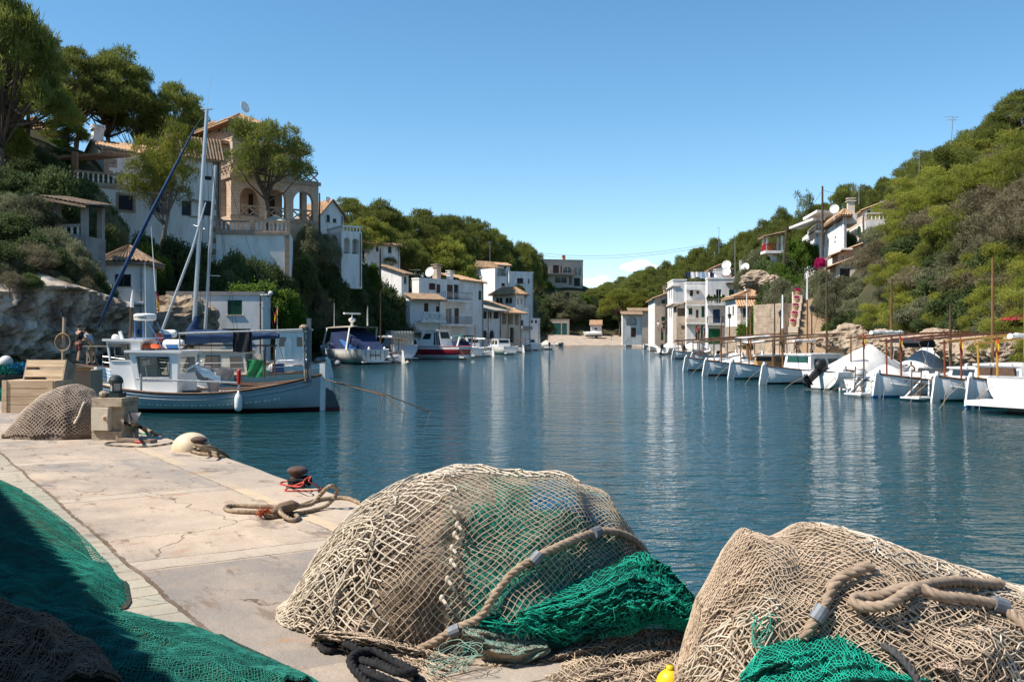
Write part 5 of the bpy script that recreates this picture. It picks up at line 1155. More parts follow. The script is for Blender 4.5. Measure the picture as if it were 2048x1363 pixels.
# ------------------------------------------------------------------ boats
boot_red = (0.10, 0.012, 0.012); boot_green = (0.012, 0.07, 0.05); boot_blue = (0.01, 0.10, 0.26); boot_black = (0.012, 0.012, 0.014)
hull_white = {k: hull_mat('hull_white_over_' + k, (0.70, 0.70, 0.70), v, 0.10, dirt=(.52, .5, .47)) for k, v in (('red', boot_red), ('green', boot_green), ('blue', boot_blue), ('black', boot_black))}
class Hull:
 """x runs from the stern (-L/2) to the bow (+L/2); z = 0 is the waterline"""
 def __init__(s, L, B, H, up=(0.35, 0.55), transom=0.0, draft=0.35, full=2.5, rake=0.0):
  s.L, s.B, s.H, s.up, s.tr, s.draft, s.full, s.rake = L, B, H, up, transom, draft, full, rake
 def beam(s, t):
  if s.tr and t < 0: return s.B / 2 * (1 - (1 - s.tr) * abs(t) ** 2.2)
  return max(s.B / 2 * (1 - abs(t) ** s.full) ** 0.72, 0.02)
 def sheer(s, t): return s.H + (s.up[0] if t < 0 else s.up[1]) * abs(t) ** 2.1
 def keel(s, t): return -s.draft * (1 - abs(t) ** 6 * .6)
 def pt(s, t, side, k):
  b = s.beam(t); zk, zs = s.keel(t), s.sheer(t)
  y = b * (1 - (1 - k) ** 2.3) ** (0.62 if abs(t) < .6 else .62 + .5 * (abs(t) - .6))
  return Vector((t * s.L / 2 + s.rake * k * max(t, 0) ** 4, side * y, zk + (zs - zk) * k))
 def rim(s, side, n=26, inset=0.0, dz=0.0, t0=-1, t1=1):
  out = []
  for i in range(n + 1):
   t = t0 + (t1 - t0) * i / n; p = s.pt(t, side, 1); p.y -= side * min(inset, abs(p.y)); p.z += dz; out.append(p)
  return out
 def hull(s):
  b = MB(); n, m = 26, 9
  for side in (-1, 1): b.grid(lambda u, v: s.pt(2 * u - 1, side, v), n, m)
  if s.tr:
   pts = [s.pt(-1, -1, k / m) for k in range(m + 1)]; qs = [s.pt(-1, 1, k / m) for k in range(m + 1)]
   for i in range(m): b.quad(pts[i], qs[i], qs[i + 1], pts[i + 1])
  return b
 def deck(s, dz=-.06, t0=-1, t1=1, inset=.03):
  b = MB(); l, r = s.rim(-1, 20, inset, dz, t0, t1), s.rim(1, 20, inset, dz, t0, t1)
  for i in range(20): b.quad(l[i], l[i + 1], r[i + 1], r[i])
  return b
 def inner(s, depth=.4, t0=-.8, t1=.8):
  b = MB()
  for side in (-1, 1):
   o = s.rim(side, 20, .06, -.01, t0, t1); i_ = s.rim(side, 20, .10, -depth, t0, t1)
   for k in range(20): b.quad(o[k], o[k + 1], i_[k + 1], i_[k])
  l, r = s.rim(-1, 20, .10, -depth, t0, t1), s.rim(1, 20, .10, -depth, t0, t1)
  for k in range(20): b.quad(l[k], l[k + 1], r[k + 1], r[k])
  return b
 def gunwale(s, r=.035, dz=.01):
  b = MB()
  for side in (-1, 1): b.tube(s.rim(side, 30, 0, dz), r, 6)
  return b
def flag_mesh(p, h=.45, l=.3, dirx=1, droop=.8):
 b = MB()
 for i, (a, c) in enumerate(((0, .25), (.25, .75), (.75, 1))):
  b.mat(0 if i != 1 else 1)
  b.grid(lambda u, v: Vector(p) + Vector((dirx * l * u * (1 - .4 * droop) + .02 * math.sin(9 * u), .05 * math.sin(7 * u + 2), -(a + (c - a) * v) * h - droop * l * u * 1.2)), 5, 2)
 return b
flag_mats = [mat('flag_red', (.55, .03, .03), .8), mat('flag_yellow', (.80, .48, .03), .8)]
def place(pxy, th, end_to_centre=0.0):
 px, py = pxy; p = P(px, py, WY(py)); p.z = 0
 return p + Vector((math.cos(th), math.sin(th), 0)) * end_to_centre
def outboard(t, x, z, tilt=0.0, s=1.0, m=black):
 r_ = Matrix.Rotation(-tilt, 3, 'Y'); o = Vector((x, 0, z))
 def tr(mb): mb.v = [tuple(o + r_ @ (Vector(q) * s)) for q in mb.v]; return mb
 b = MB(); b.grid(lambda u, v: Vector((-.22 + .30 * math.cos(2 * math.pi * u) * (1 - abs(2 * v - 1) ** 3 * .45), .19 * math.sin(2 * math.pi * u) * (1 - abs(2 * v - 1) ** 3 * .4), .12 + .5 * v)), 14, 8)
 b.box((-.22, 0, .60), (.36, .22, .06)); c = tr(b).build('outboard_motor', m, t, smooth=True)
 b = MB(); b.prism([(-.34, -.06, .12), (-.06, -.06, .12), (-.16, -.05, -.75), (-.34, -.05, -.75)], (0, .12, 0)); b.box((-.3, 0, -.5), (.5, .2, .03)); b.lathe((-.24, 0, -.62), [(.02, -.28), (.07, -.15), (.075, .2), (.02, .28)], 8, 'X')
 for k in range(3):
  a = 2.1 * k; b.prism([(-.55, 0, -.62), (-.53, .05 * math.cos(a) + .16 * math.cos(a + .3), -.62 + .16 * math.sin(a + .3)), (-.57, .16 * math.cos(a - .3), -.62 + .16 * math.sin(a - .3))], (-.015, 0, 0))
 tr(b).build('leg', m, c)
 return c
def windowed_cabin(t, x0, x1, w, z0, z1, m=gel, rake=.18, wins=(), roof_over=.08, roof=None, name='cabin', win_m=None, y0=0):
 """cabin with raked ends; wins: list of (u0, u1, v0, v1) on both long sides"""
 b = MB(); h = z1 - z0; hw = w / 2; b.prism([(x0, -hw, z0), (x1, -hw, z0), (x1 - rake, -hw * .92, z1), (x0 + rake * .4, -hw * .92, z1)], (0, 0, 0)) if False else None
 A = [Vector((x0, -hw, z0)), Vector((x1, -hw, z0)), Vector((x1, hw, z0)), Vector((x0, hw, z0))]
 T = [Vector((x0 + rake * .4, -hw * .92, z1)), Vector((x1 - rake, -hw * .92, z1)), Vector((x1 - rake, hw * .92, z1)), Vector((x0 + rake * .4, hw * .92, z1))]
 b.add(A + T, ((0, 1, 5, 4), (1, 2, 6, 5), (2, 3, 7, 6), (3, 0, 4, 7), (4, 5, 6, 7)))
 cab = b.build(name, m, t)
 b = MB(); o = roof_over; Tm = [T[0] + Vector((-o, -o, .001)), T[1] + Vector((o, -o, .001)), T[2] + Vector((o, o, .001)), T[3] + Vector((-o, o, .001))]; b.prism(Tm, (0, 0, .06)); b.build('roof', roof or m, cab)
 for (u0, u1, v0, v1) in wins:
  for sgn, (a0, a1, c1, c0) in ((-1, (A[0], A[1], T[1], T[0])), (1, (A[3], A[2], T[2], T[3]))):
   def pt(u, v): return a0.lerp(a1, u).lerp(c0.lerp(c1, u), v) + Vector((0, sgn * .012, 0))
   b = MB(); q = [pt(u0, v0), pt(u1, v0), pt(u1, v1), pt(u0, v1)]; b.prism(q, (0, sgn * .012, 0)); b.build('window', win_m or pane_m, cab)
 for e in (0, 1):
  a0, a1, c1, c0 = (A[1], A[2], T[2], T[1]) if e else (A[3], A[0], T[0], T[3]); d = Vector((.012 if e else -.012, 0, 0))
  if wins and h > .5:
   b = MB(); q = [a0.lerp(a1, u).lerp(c0.lerp(c1, u), v) + d for (u, v) in ((.1, .5), (.9, .5), (.9, .9), (.1, .9))]; b.prism(q, d); b.build('windscreen', win_m or pane_m, cab)
 return cab
def llaut(label, end, th, L=6.5, B=2.3, H=.62, boot='red', up=(.30, .44), mast=3.8, mast_at=.18, posts=1.75, spars=2, mast_m=None, spar_m=None, cabin=None, rolled=False, flag=False,
   wh_rudder=True, top_white=0.0, group='moored wooden llaut boats along the right quay', name='llaut_boat', centre=None, plat=False, letters=None, cover=None, hullm=None, tilt=0.0, awn=None):
 """double-ended wooden boat; its stern is at the given waterline pixel, its bow lies inland along th"""
 p = centre if centre is not None else place(end, th, L / 2)
 t = thing(name, label, 'boat', p, th, group); h = Hull(L, B, H, up)
 hu = h.hull().build('hull', hullm or hull_white[boot], t, smooth=True)
 h.deck(-.07).build('deck', gel, t); h.gunwale(.04).build('gunwale', rail_w, t)
 b = MB()
 for side in (-1, 1): b.tube([h.pt(-1 + 2 * i / 24, side, .72) + Vector((0, side * .015, 0)) for i in range(1, 24)], .02, 5)
 b.build('rubbing_strake', gel, hu)
 for e in (-1, 1):
  b = MB(); x = e * L / 2; b.prism([(x - e * .06, -.055, -.3), (x + e * .10, -.055, -.3), (x + e * .13, -.055, h.sheer(e) + .06), (x + e * .09, -.05, h.sheer(e) + .20), (x - e * .07, -.05, h.sheer(e) + .17)], (0, .11, 0)); b.build('stem_post', gel if wh_rudder else rail_w, t)
 x = -L / 2 - .11
 b = MB(); b.prism([(x, -.035, -.35), (x - .36, -.035, -.35), (x - .33, -.035, .10), (x - .12, -.035, h.sheer(-1) + .02), (x, -.035, h.sheer(-1) + .10)], (0, .07, 0)); b.build('rudder', hull_white['blue'] if boot == 'blue' else gel, t)
 if plat:
  b = MB(); b.box((x - .1, .75, .14), (1.0, .8, .06)); b.tube([(x + .2, .45, .15), (x + .3, .5, .8)], .03, 5); b.tube([(x - .5, 1.0, .16), (x + .45, .95, .75)], .03, 5); b.build('boarding_platform', gel, t)
  b = MB()
  for yy in (.55, .95): b.tube([(x - .2, yy, .1), (x - .12, yy, 1.25)], .025, 5)
  for i in range(5): b.tube([(x - .19 + .016 * i, .55, .25 + .22 * i), (x - .19 + .016 * i, .95, .25 + .22 * i)], .022, 5)
  b.build('ladder', spar_d, t)
 if posts:
  for i, yy in enumerate((-.42, .42)):
   b = MB(); b.tube([(-L / 2 + .9 + .25 * i, yy, h.H - .3), (-L / 2 + .85 + .25 * i, yy, h.H + posts)], .038, 6); b.build('post', spar_m or spar, t)
 mz = h.H + mast; mx = mast_at * L
 if mast:
  b = MB(); b.tube([(mx, 0, 0), (mx + tilt * mast * .5, 0, mz * .55), (mx + tilt * mast, 0, mz)], [.065, .06, .042], 8); mm = b.build('mast', mast_m or spar, t)
  if top_white: b = MB(); b.tube([(mx + tilt * mast * (1 - top_white), 0, mz - top_white * mast), (mx + tilt * mast, 0, mz + .15)], [.075, .05], 8); b.build('mast_sleeve', gel, mm)
  for s_ in (-1, 1):
   b = MB(); b.tube([(mx + tilt * mast, 0, mz - .3), (mx - .3, s_ * B * .42, h.H + .05)], .008, 3); b.build('shroud', iron, mm)
 for i in range(spars):
  yy = (-.38, .38, 0)[i]; z0 = h.H + posts - .02 + .1 * i
  b = MB(); b.tube([(-L / 2 - .5 - .4 * i, yy, z0 - .1), (0, yy * .7, z0 + .12), (mx + 1.4 + .4 * i, yy * .3, z0 + .22)], [.035, .045, .032], 6); sp = b.build('spar', spar_m or spar, t)
  if rolled and i == 0:
   b = MB(); n = 14; b.tube([(-L * .18 + (mx + .6 + L * .18) * k / n, yy * .6, z0 + .17 + .02 * math.sin(5 * k)) for k in range(n + 1)], [.11 + .025 * math.sin(3.1 * k) for k in range(n + 1)], 8); b.build('furled_awning', canvas_w, sp)
 if awn:
  z0 = h.H + posts + .06; b = MB(); b.grid(lambda u, v: Vector((-L * .36 + L * .5 * u, (v - .5) * B * .8, z0 + .10 * u - .10 * math.sin(math.pi * v) + .03 * math.sin(9 * u))), 12, 6); b.build('awning', awn, t)
  for s_ in (-1, 1): b = MB(); b.lathe((-L * .1, s_ * (B * .5 + .05), .18), [(.02, 0), (.10, .05), (.10, .38), (.02, .44)], 10); b.build('fender', canvas_blue if s_ > 0 else gel, t)
 if cabin: windowed_cabin(t, *cabin['box'], **cabin.get('kw', {}))
 elif name != 'skiff':
  b = MB(); b.box((.1 * L, 0, h.H + .06), (L * .28, B * .45, .26)); b.box((.1 * L, 0, h.H + .20), (L * .29, B * .48, .03)); b.build('hatch', gel, t)
  b = MB(); [b.box((-L * .22 - .5 * k, 0, h.H + .02), (.16, B * .62, .04)) for k in range(3)]; b.build('thwart', rail_w, t)
 if cover:
  b = MB(); x0, x1, zz = cover
  b.grid(lambda u, v: Vector((x0 + (x1 - x0) * u, (2 * v - 1) * (h.beam((x0 + (x1 - x0) * u) * 2 / L) + .05), h.H + .02 + zz * (1 - abs(2 * v - 1) ** 1.6) * (math.sin(math.pi * min(1, u * 1.15 + .04)) ** .6) + .04 * math.sin(17 * u) * (1 - abs(2 * v - 1)))), 18, 10); b.build('tarpaulin', canvas_w, t, smooth=True)
 b = MB()
 for s_ in (-1, 1):
  q = h.pt(-.93, s_, .98); b.tube([q, q + Vector((-.7, s_ * .25, -.55)), q + Vector((-1.3, s_ * .5, -1.35))], .011, 4)
 b.build('mooring_line', ropem, t)
 if flag:
  b = MB(); b.tube([(-L / 2 + .85, -.42, h.H + posts - .1), (-L / 2 + .82, -.42, h.H + posts + .35)], .012, 4); fs = b.build('flagstaff', spar_d, t)
  flag_mesh((-L / 2 + .80, -.44, h.H + posts + .1), .5, .26).build('flag', flag_mats, fs)
 if letters:
  q = h.pt(letters[1], -1, .80); q2 = h.pt(letters[1] + .12, -1, .80); d = (q2 - q); lettering(letters[0], letters[2], black, t, q + Vector((0, -.03, 0)), d, Vector((0, -.18, 1)))
 return t, h
D35 = R(35)
llaut('white double-ended boat with red bottom, farthest out of the right-hand row', (1374, 741), R(38), 6.2, 2.2, .66, 'red', mast=2.6, mast_at=.1, posts=1.5)
llaut('white double-ended boat with red bottom and an orange buoy at its stern', (1414, 751), R(37), 6.2, 2.2, .66, 'red', mast=3.6, posts=1.6, cover=(-1.6, 1.4, .4))
llaut('white double-ended boat with green bottom and a tan wooden deckhouse', (1466, 758), D35, 6.4, 2.3, .66, 'green', mast=4.2, posts=1.75, mast_m=spar, top_white=.45, awn=canvas_w, cabin=dict(box=(-.6, 1.6, 1.5, .72, 1.32), kw=dict(m=mat('tan_ply', (.42, .24, .09), .5, (.34, .19, .07), 3), wins=((.15, .85, .45, .8),), roof=gel)))
llaut('white double-ended boat with a long white cabin and two green-curtained windows', (1530, 768), D35, 6.8, 2.5, .66, 'black', mast=6.0, mast_at=.24, posts=1.7, mast_m=spar_d, cabin=dict(box=(-.9, 2.2, 1.8, .7, 1.5), kw=dict(wins=((.1, .42, .3, .75), (.52, .82, .3, .75)), win_m=mat('green_curtain_glass', (.02, .07, .055), .15), rake=.4)))
llaut('low white boat with a weathered post tucked behind the covered outboard', (1690, 779), R(38), 5.6, 2.1, .62, 'red', mast=4.7, mast_at=.2, posts=1.9, spars=1, rolled=True, flag=True)
llaut('white double-ended boat with blue bottom, ladder and signal flag beside the black bimini', (1758, 795), D35, 6.4, 2.4, .66, 'blue', mast=3.2, mast_at=.3, posts=1.75, spar_m=mat('red_brown_spar', (.20, .06, .03), .5), flag=True, plat=True, letters=('Pequeña', -.55, .26), mast_m=spar_d)
llaut('white double-ended boat lettered EL TIG with a wooden boarding ladder', (1876, 803), D35, 6.4, 2.4, .66, 'green', mast=5.0, mast_at=.1, posts=1.7, spar_m=mat('red_brown_spar', (.20, .06, .03), .5), flag=True, plat=True, letters=('EL TIG', -.72, .22), cabin=dict(box=(-1.2, 1.5, 1.7, .68, 1.22), kw=dict(wins=((.2, .45, .3, .8), (.6, .8, .3, .8)))))
llaut('white double-ended boat lettered FRAN with a blue-footed rudder and yellow post', (1944, 816), D35, 6.4, 2.4, .75, 'blue', mast=3.6, mast_at=.05, posts=1.6, spar_m=mat('yellow_spar', (.5, .26, .05), .5), flag=True, plat=False, letters=('FRAN', -.62, .26), rolled=True, cabin=dict(box=(-1.6, 1.4, 1.8, .75, 1.45), kw=dict(wins=((.15, .4, .25, .8),), win_m=brown_d)))
for i, (px, Y, lab, m_, mt, tw) in enumerate(((1430, 92, 'white boat with a bare mast behind the first boats of the right-hand row', 4.6, spar, 0), (1480, 84, 'white boat with a white-sleeved orange mast behind the tan deckhouse', 5.4, spar, .5), (1535, 79, 'white boat with a tall brown mast moored before the quay lamp', 5.8, spar_d, 0), (1600, 74, 'white boat with twin brown poles in front of the long stone stairs', 6.6, spar, .3), (1385, 112, 'small white boat with a thin mast below the stone-faced porch', 3.2, spar, 0))):
 x = (px - 1024) / F * Y; llaut(lab, None, R(38), 6.0, 2.2, .6, 'black', centre=Vector((x, Y, 0)), mast=m_, mast_m=mt, top_white=tw, mast_at=.15, posts=1.4, spars=1, rolled=i in (1, 3), awn=(canvas_b, None, canvas_w, None, canvas_blue)[i], cover=(-1.6, 1.6, .4) if i in (1, 3) else None)
def motorboat(label, end, th, L=6.5, B=2.5, H=.95, stripe=None, cab=None, hardtop=None, tarp=None, ob=None, group=None, canopy=None, name='motorboat', centre=None, hullm=None, swim=True, arch=None, letters=None, curtain=None, transom_m=None):
 """transom-sterned boat; stern centre at the waterline pixel, bow along th"""
 p = centre if centre is not None else place(end, th, L / 2)
 t = thing(name, label, 'boat', p, th, group); h = Hull(L, B, H, (.06, .35), transom=.88, full=2.2, rake=.5)
 hm = hullm or (hull_mat('striped_hull_' + stripe[0], (.72, .72, .71), boot_black, .04, stripe=(H * .35, H * .80, stripe[1])) if stripe else hull_mat('gelcoat_hull', (.72, .71, .69), (.05, .05, .05), .05))
 h.hull().build('hull', hm, t, smooth=False); h.deck(-.05).build('deck', gel, t); h.gunwale(.04).build('rubbing_strake', gel if not stripe else redm, t)
 x = -L / 2
 if swim:
  b = MB(); b.box((x - .28, 0, .22), (.6, B * .82, .10)); b.build('swim_platform', gel, t)
 if cab: windowed_cabin(t, *cab[0], **cab[1])
 if hardtop:
  x0, x1, z = hardtop[:3]; b = MB()
  b.grid(lambda u, v: Vector((x0 + (x1 - x0) * u, (2 * v - 1) * B * .43, z + .10 * (1 - (2 * v - 1) ** 4) - .08 * u ** 3)), 10, 8); b.prism([(x0, -B * .43, z - .03), (x1, -B * .43, z - .10), (x1, B * .43, z - .10), (x0, B * .43, z - .03)], (0, 0, .03)); ht = b.build('hardtop', hardtop[3], t)
  for s_ in (-1, 1):
   for xx, lean in ((x0 + .2, .5), (x1 - .5, .9)):
    b = MB(); b.prism([(xx, s_ * B * .42, z - .06), (xx + .22, s_ * B * .42, z - .06), (xx + .22 + lean, s_ * B * .45, H - .02), (xx + lean - .05, s_ * B * .45, H - .02)], (0, s_ * .04, 0)); b.build('arch', gel, ht)
 if canopy:
  x0, x1, z0, z1, m, slope = canopy; hw = B * .42
  A = [Vector((x0, -hw, z0)), Vector((x1, -hw, z0)), Vector((x1, hw, z0)), Vector((x0, hw, z0))]; T = [Vector((x0 + slope, -hw * .88, z1)), Vector((x1 - .3, -hw * .88, z1)), Vector((x1 - .3, hw * .88, z1)), Vector((x0 + slope, hw * .88, z1))]
  b = MB(); b.add(A + T, ((0, 1, 5, 4), (1, 2, 6, 5), (2, 3, 7, 6), (3, 0, 4, 7), (4, 5, 6, 7))); b.build('cockpit_cover', m, t)
 if curtain:
  x0, z0, z1 = curtain; b = MB(); b.grid(lambda u, v: Vector((x0 + .05 * math.sin(46 * u), (u - .5) * B * .8, z0 + (z1 - z0) * v)), 46, 2); b.build('curtain', canvas_b, t)
 if tarp:
  zz = tarp[0]; x0, x1 = x + .1, L / 2 - .3; m = tarp[1]; pk = tarp[2] if len(tarp) > 2 else .5
  def fn(u, v):
   xx = x0 + (x1 - x0) * u; w_ = h.beam(xx * 2 / L) + .07; e = 1 - abs(2 * v - 1) ** 1.5
   ridge = (u / pk) ** .9 if u < pk else ((1 - u) / (1 - pk)) ** .9
   return Vector((xx, (2 * v - 1) * w_, h.sheer(xx * 2 / L) + .03 - .22 * (1 - e) ** 6 + zz * e * ridge + .05 * math.sin(13 * u + 4 * v) * e))
  b = MB(); b.grid(fn, 26, 14); b.build('tarpaulin', m, t, smooth=True)
 if ob: outboard(t, x - .12, H * .75, ob[0], ob[1], ob[2] if len(ob) > 2 else black)
 b = MB()
 for s_ in (-1, 1): b.tube([(x, s_ * B * .36, H * .8), (x - .8, s_ * B * .45, H * .3), (x - 1.6, s_ * B * .5, -.3)], .011, 4)
 b.build('mooring_line', ropem, t)
 if letters: lettering(letters[0], letters[1], black, t, (x - .03, 0, letters[2]), (0, -1, 0), (0, 0, 1))
 return t, h
t, h = motorboat('white motorboat under a big peaked white tarpaulin with a large tilted black outboard', (1640, 778), R(33), 6.2, 2.4, .75, tarp=(1.35, canvas_w, .62), ob=(R(-52), 1.22), swim=False, group='covered motorboats on the right')
t, h = motorboat('white motorboat under a rounded white tarpaulin behind the black bimini', (1800, 768), R(33), 6.0, 2.4, .8, tarp=(1.3, canvas_w, .45), swim=False, group='covered motorboats on the right')
b = MB(); b.grid(lambda u, v: Vector((-2.9 + 1.7 * u, (v - .5) * 2.0, 2.15 + .25 * math.sin(math.pi * u) - .5 * max(0, u - .75) * 2)), 8, 4); bm_ = b.build('bimini', mat('black_canvas', (.02, .022, .026), .9), t)
for y in (-.98, .98): b = MB(); [b.tube([(xx, y, .75), (x2, y, 2.2)], .02, 5) for xx, x2 in ((-1.9, -2.85), (-1.7, -1.3), (-2.4, -2.0))]; b.build('bimini_frame', alu, bm_)
t, h = motorboat('white launch with a shrouded outboard lying low beside the blue-bottomed boat', (1722, 787), R(36), 4.6, 1.9, .5, tarp=(.7, canvas_w, .4), ob=(R(-38), 1.1, canvas_w), swim=False)
t, h = motorboat('white motor cruiser cut off by the right edge with a broad swim platform', (2040, 826), R(32), 7.0, 2.6, 1.05, cab=((-.5, 2.2, 2.0, 1.0, 1.7), dict(wins=((.2, .8, .3, .8),))), swim=True)
b = MB(); b.box((-3.95, .1, .32), (1.3, 2.3, .16)); b.build('bathing_platform', gel, t)
t, h = motorboat('white boat with a grey outboard and a canvas-covered bow below the white row house', (1368, 716), R(60), 6.5, 2.4, .9, tarp=(1.1, canvas_w, .6), ob=(R(-35), 1.1))
t, h = motorboat('white speedboat with a black outboard left of the canvas-bowed boat', (1325, 708), R(58), 5.6, 2.2, .8, tarp=(.8, canvas_w, .45), ob=(R(-20), 1.2))
for px, py, lab in ((1300, 702, 'white dinghy with a pale cover, third boat left of the beige row house quay'), (1288, 697, 'small white dinghy nearest the balustraded arch house'), (1252, 692, 'white rowing boat drawn up under the big-arched house'), (1217, 690, 'white rowing boat floating off the far beach under the bare pole'), (1165, 689, 'lone small white boat with a short mast off the far beach'), (1125, 691, 'white rowing boat beside the teal-doored garage')):
 llaut(lab, (px, py), R(70 if px > 1200 else 110), 4.6, 1.8, .5, 'red', mast=(3.4 if px in (1165, 1217, 1252) else 0), posts=0, spars=0, group='little boats at the head of the cove', name='rowing_boat', cover=(-1.2, 1.7, .35) if px in (1300, 1288) else None)
b_t, _ = motorboat('white launch standing on a trailer on the far slipway', None, R(170), 5.0, 2.0, .7, centre=P(1187, 672, 283), tarp=(.5, canvas_w, .5), swim=False, ob=(0, .9))
b_t.location.z = 2.75
tr_ = thing('boat_trailer', 'low boat trailer under the white launch on the slipway', 'trailer', (b_t.location.x, b_t.location.y, 2.05), R(170))
b = MB(); [b.box((0, s_ * .55, .35), (4.4, .1, .1)) for s_ in (-1, 1)]; b.box((-1.2, 0, .35), (.1, 1.2, .1)); b.box((1.6, 0, .35), (.1, 1.2, .1)); b.build('frame', galv, tr_)
for s_ in (-1, 1): b = MB(); b.lathe((-.8, s_ * .85, .28), [(.2, -.09), (.28, -.07), (.28, .07), (.2, .09)], 14, 'Y'); b.build('wheel', black, tr_)
# ------------------------------------------------------------------ boats on the left bank
def fishing_boat():
 Y = 33.6; cxp = 408; L = 8.0
 X = (cxp - 1024) / F * Y
 t = thing('fishing_boat', 'grey-blue wooden fishing boat with a white wheelhouse and radar dome alongside the quay', 'boat', (X, Y, 0), R(178.5))
 h = Hull(L, 2.9, .62, (.58, .42), full=2.6)
 hm = hull_mat('grey_blue_hull', (0.36, 0.41, 0.44), (0.055, 0.010, 0.010), 0.14, dirt=(.22, .27, .30))
 hu = h.hull().build('hull', hm, t, smooth=True)
 b = MB()
 for k_ in (.93, .82):
  b.tube([h.pt(-1 + 2 * i / 30, 1, k_) + Vector((0, .012, 0)) for i in range(1, 30)], .014, 4); b.tube([h.pt(-1 + 2 * i / 30, -1, k_) - Vector((0, .012, 0)) for i in range(1, 30)], .014, 4)
 b.build('strake', mat('strake_grey_paint', (.2, .25, .29), .5), hu)  # strakes in a darker grey-blue than the hull paint
 nd = 138; b = MB(); b.grid(lambda u, v: h.pt(.93 - 1.66 * u, 1, .605 + .05 * (1 - (1 - (.93 - 1.66 * u) ** 2) ** .5) + .05 * v) + Vector((0, .02, 0)), nd, 1)
 b.m = [1 if i % 6 in (0, 1) or i % 6 == 3 else 0 for i in range(nd)]; b.build('painted_stripe', [hm, gel], hu)
 h.gunwale(.045, .02).build('gunwale', rail_w, t)
 h.deck(-.08, -.02, 1, .05).build('foredeck', gel, t); h.deck(-.10, -1, -.86, .05).build('afterdeck', gel, t); h.inner(.34, -.87, .0).build('cockpit', gel, t)
 b = MB(); x = -L / 2; zs = h.sheer(-1)
 b.prism([(x + .05, -.07, -.3), (x - .10, -.07, -.3), (x - .12, -.07, zs + .38), (x + .06, -.07, zs + .38)], (0, .14, 0)); b.build('stern_post', gel, t)
 b = MB(); b.prism([(x - .12, -.04, -.35), (x - .62, -.04, -.35), (x - .60, -.04, .12), (x - .44, -.04, .62), (x - .14, -.04, .78)], (0, .08, 0))
 b.build('rudder', hull_mat('rudder_paint', (.06, .07, .075), (0.09, 0.012, 0.012), 0.12, dirt=(.12, .13, .13)), t)
 b = MB(); b.prism([(L / 2 - .08, -.06, -.3), (L / 2 + .1, -.06, -.3), (L / 2 + .16, -.06, h.sheer(1) + .3), (L / 2 - .05, -.06, h.sheer(1) + .25)], (0, .12, 0)); b.build('stem_post', rail_w, t)
 def lx(px, Yd=Y - .9): return -((px - 1024) / F * Yd - X)
 def lz(py, Yd=Y - .9): return EYE - (py - HOR) / F * Yd
 def house(name, x_aft, x_fwd0, x_fwd1, z0, z1, w, over, win, m=gel):
  hw = w / 2; b = MB(); t0, t1 = (x_aft, x_fwd0), (x_aft - .02, x_fwd1)
  A = [Vector((x_aft, -hw, z0)), Vector((x_fwd0, -hw, z0)), Vector((x_fwd0, hw, z0)), Vector((x_aft, hw, z0))]
  T = [Vector((x_aft - .03, -hw * .97, z1)), Vector((x_fwd1, -hw * .97, z1)), Vector((x_fwd1, hw * .97, z1)), Vector((x_aft - .03, hw * .97, z1))]
  def P2(a0, a1, c1, c0, u, v, o): return a0.lerp(a1, u).lerp(c0.lerp(c1, u), v) + o
  for side, (a0, a1, c1, c0) in ((-1, (A[0], A[1], T[1], T[0])), (1, (A[3], A[2], T[2], T[3]))):
   u0, u1, v0, v1 = win
   us = (0, u0, u1, 1); vs = (0, v0, v1, 1)
   for i in range(3):
    for j in range(3):
     if i == 1 and j == 1: continue
     b.quad(*[P2(a0, a1, c1, c0, u, v, Vector()) for (u, v) in ((us[i], vs[j]), (us[i + 1], vs[j]), (us[i + 1], vs[j + 1]), (us[i], vs[j + 1]))])
  for (a0, a1, c1, c0) in ((A[1], A[2], T[2], T[1]), (A[3], A[0], T[0], T[3])):
   us = (0, .12, .88, 1); vs = (0, .52, .9, 1)
   for i in range(3):
    for j in range(3):
     if i == 1 and j == 1: continue
     b.quad(*[P2(a0, a1, c1, c0, u, v, Vector()) for (u, v) in ((us[i], vs[j]), (us[i + 1], vs[j]), (us[i + 1], vs[j + 1]), (us[i], vs[j + 1]))])
  cab = b.build(name, m, t)
  b = MB(); o = over; b.prism([T[0] + Vector((-.12, -.08, 0)), T[1] + Vector((o, -.08, .02)), T[2] + Vector((o, .08, .02)), T[3] + Vector((-.12, .08, 0))], (0, 0, .075)); b.build('roof', gel, cab)
  g_ = mat('cabin_glass', (.16, .18, .17), .06, spec=.6)
  for side, (a0, a1, c1, c0) in ((-1, (A[0], A[1], T[1], T[0])), (1, (A[3], A[2], T[2], T[3]))):
   u0, u1, v0, v1 = win; b = MB(); e = .035
   fr = [P2(a0, a1, c1, c0, u, v, Vector((0, side * .008, 0))) for (u, v) in ((u0, v0), (u1, v0), (u1, v1), (u0, v1))]
   for p, q in zip(fr, fr[1:] + fr[:1]): b.tube([p, q], .022, 4)
   mid = [(fr[0] + fr[1]) / 2 * .5 + fr[1] * .5, (fr[3] + fr[2]) / 2 * .5 + fr[2] * .5]; b.tube(mid, .014, 4); wf = b.build('window', galv, cab)
   b = MB(); b.quad(*[p - Vector((0, side * .03, 0)) for p in fr]); b.build('pane', glass_clear, wf)
  return cab
 zd = .55
 house('wheelhouse', lx(356), lx(276), lx(258), zd, lz(706), 1.9, .12, (.18, .86, .42, .92))
 house('forward_cabin', lx(276) + .02, lx(222), lx(207), zd + .1, lz(683), 1.5, .10, (.30, .93, .62, .96))
 ya = .95
 zt = lz(700)
 b = MB(); b.grid(lambda u, v: Vector((lx(313) + (lx(252) - lx(313)) * u, .15 + (v - .5) * 1.0, zt + .06 + .16 * math.sin(math.pi * u) ** .35 * math.sin(math.pi * v) ** .35)), 18, 12); b.build('liferaft_cover', orange, t, smooth=True)
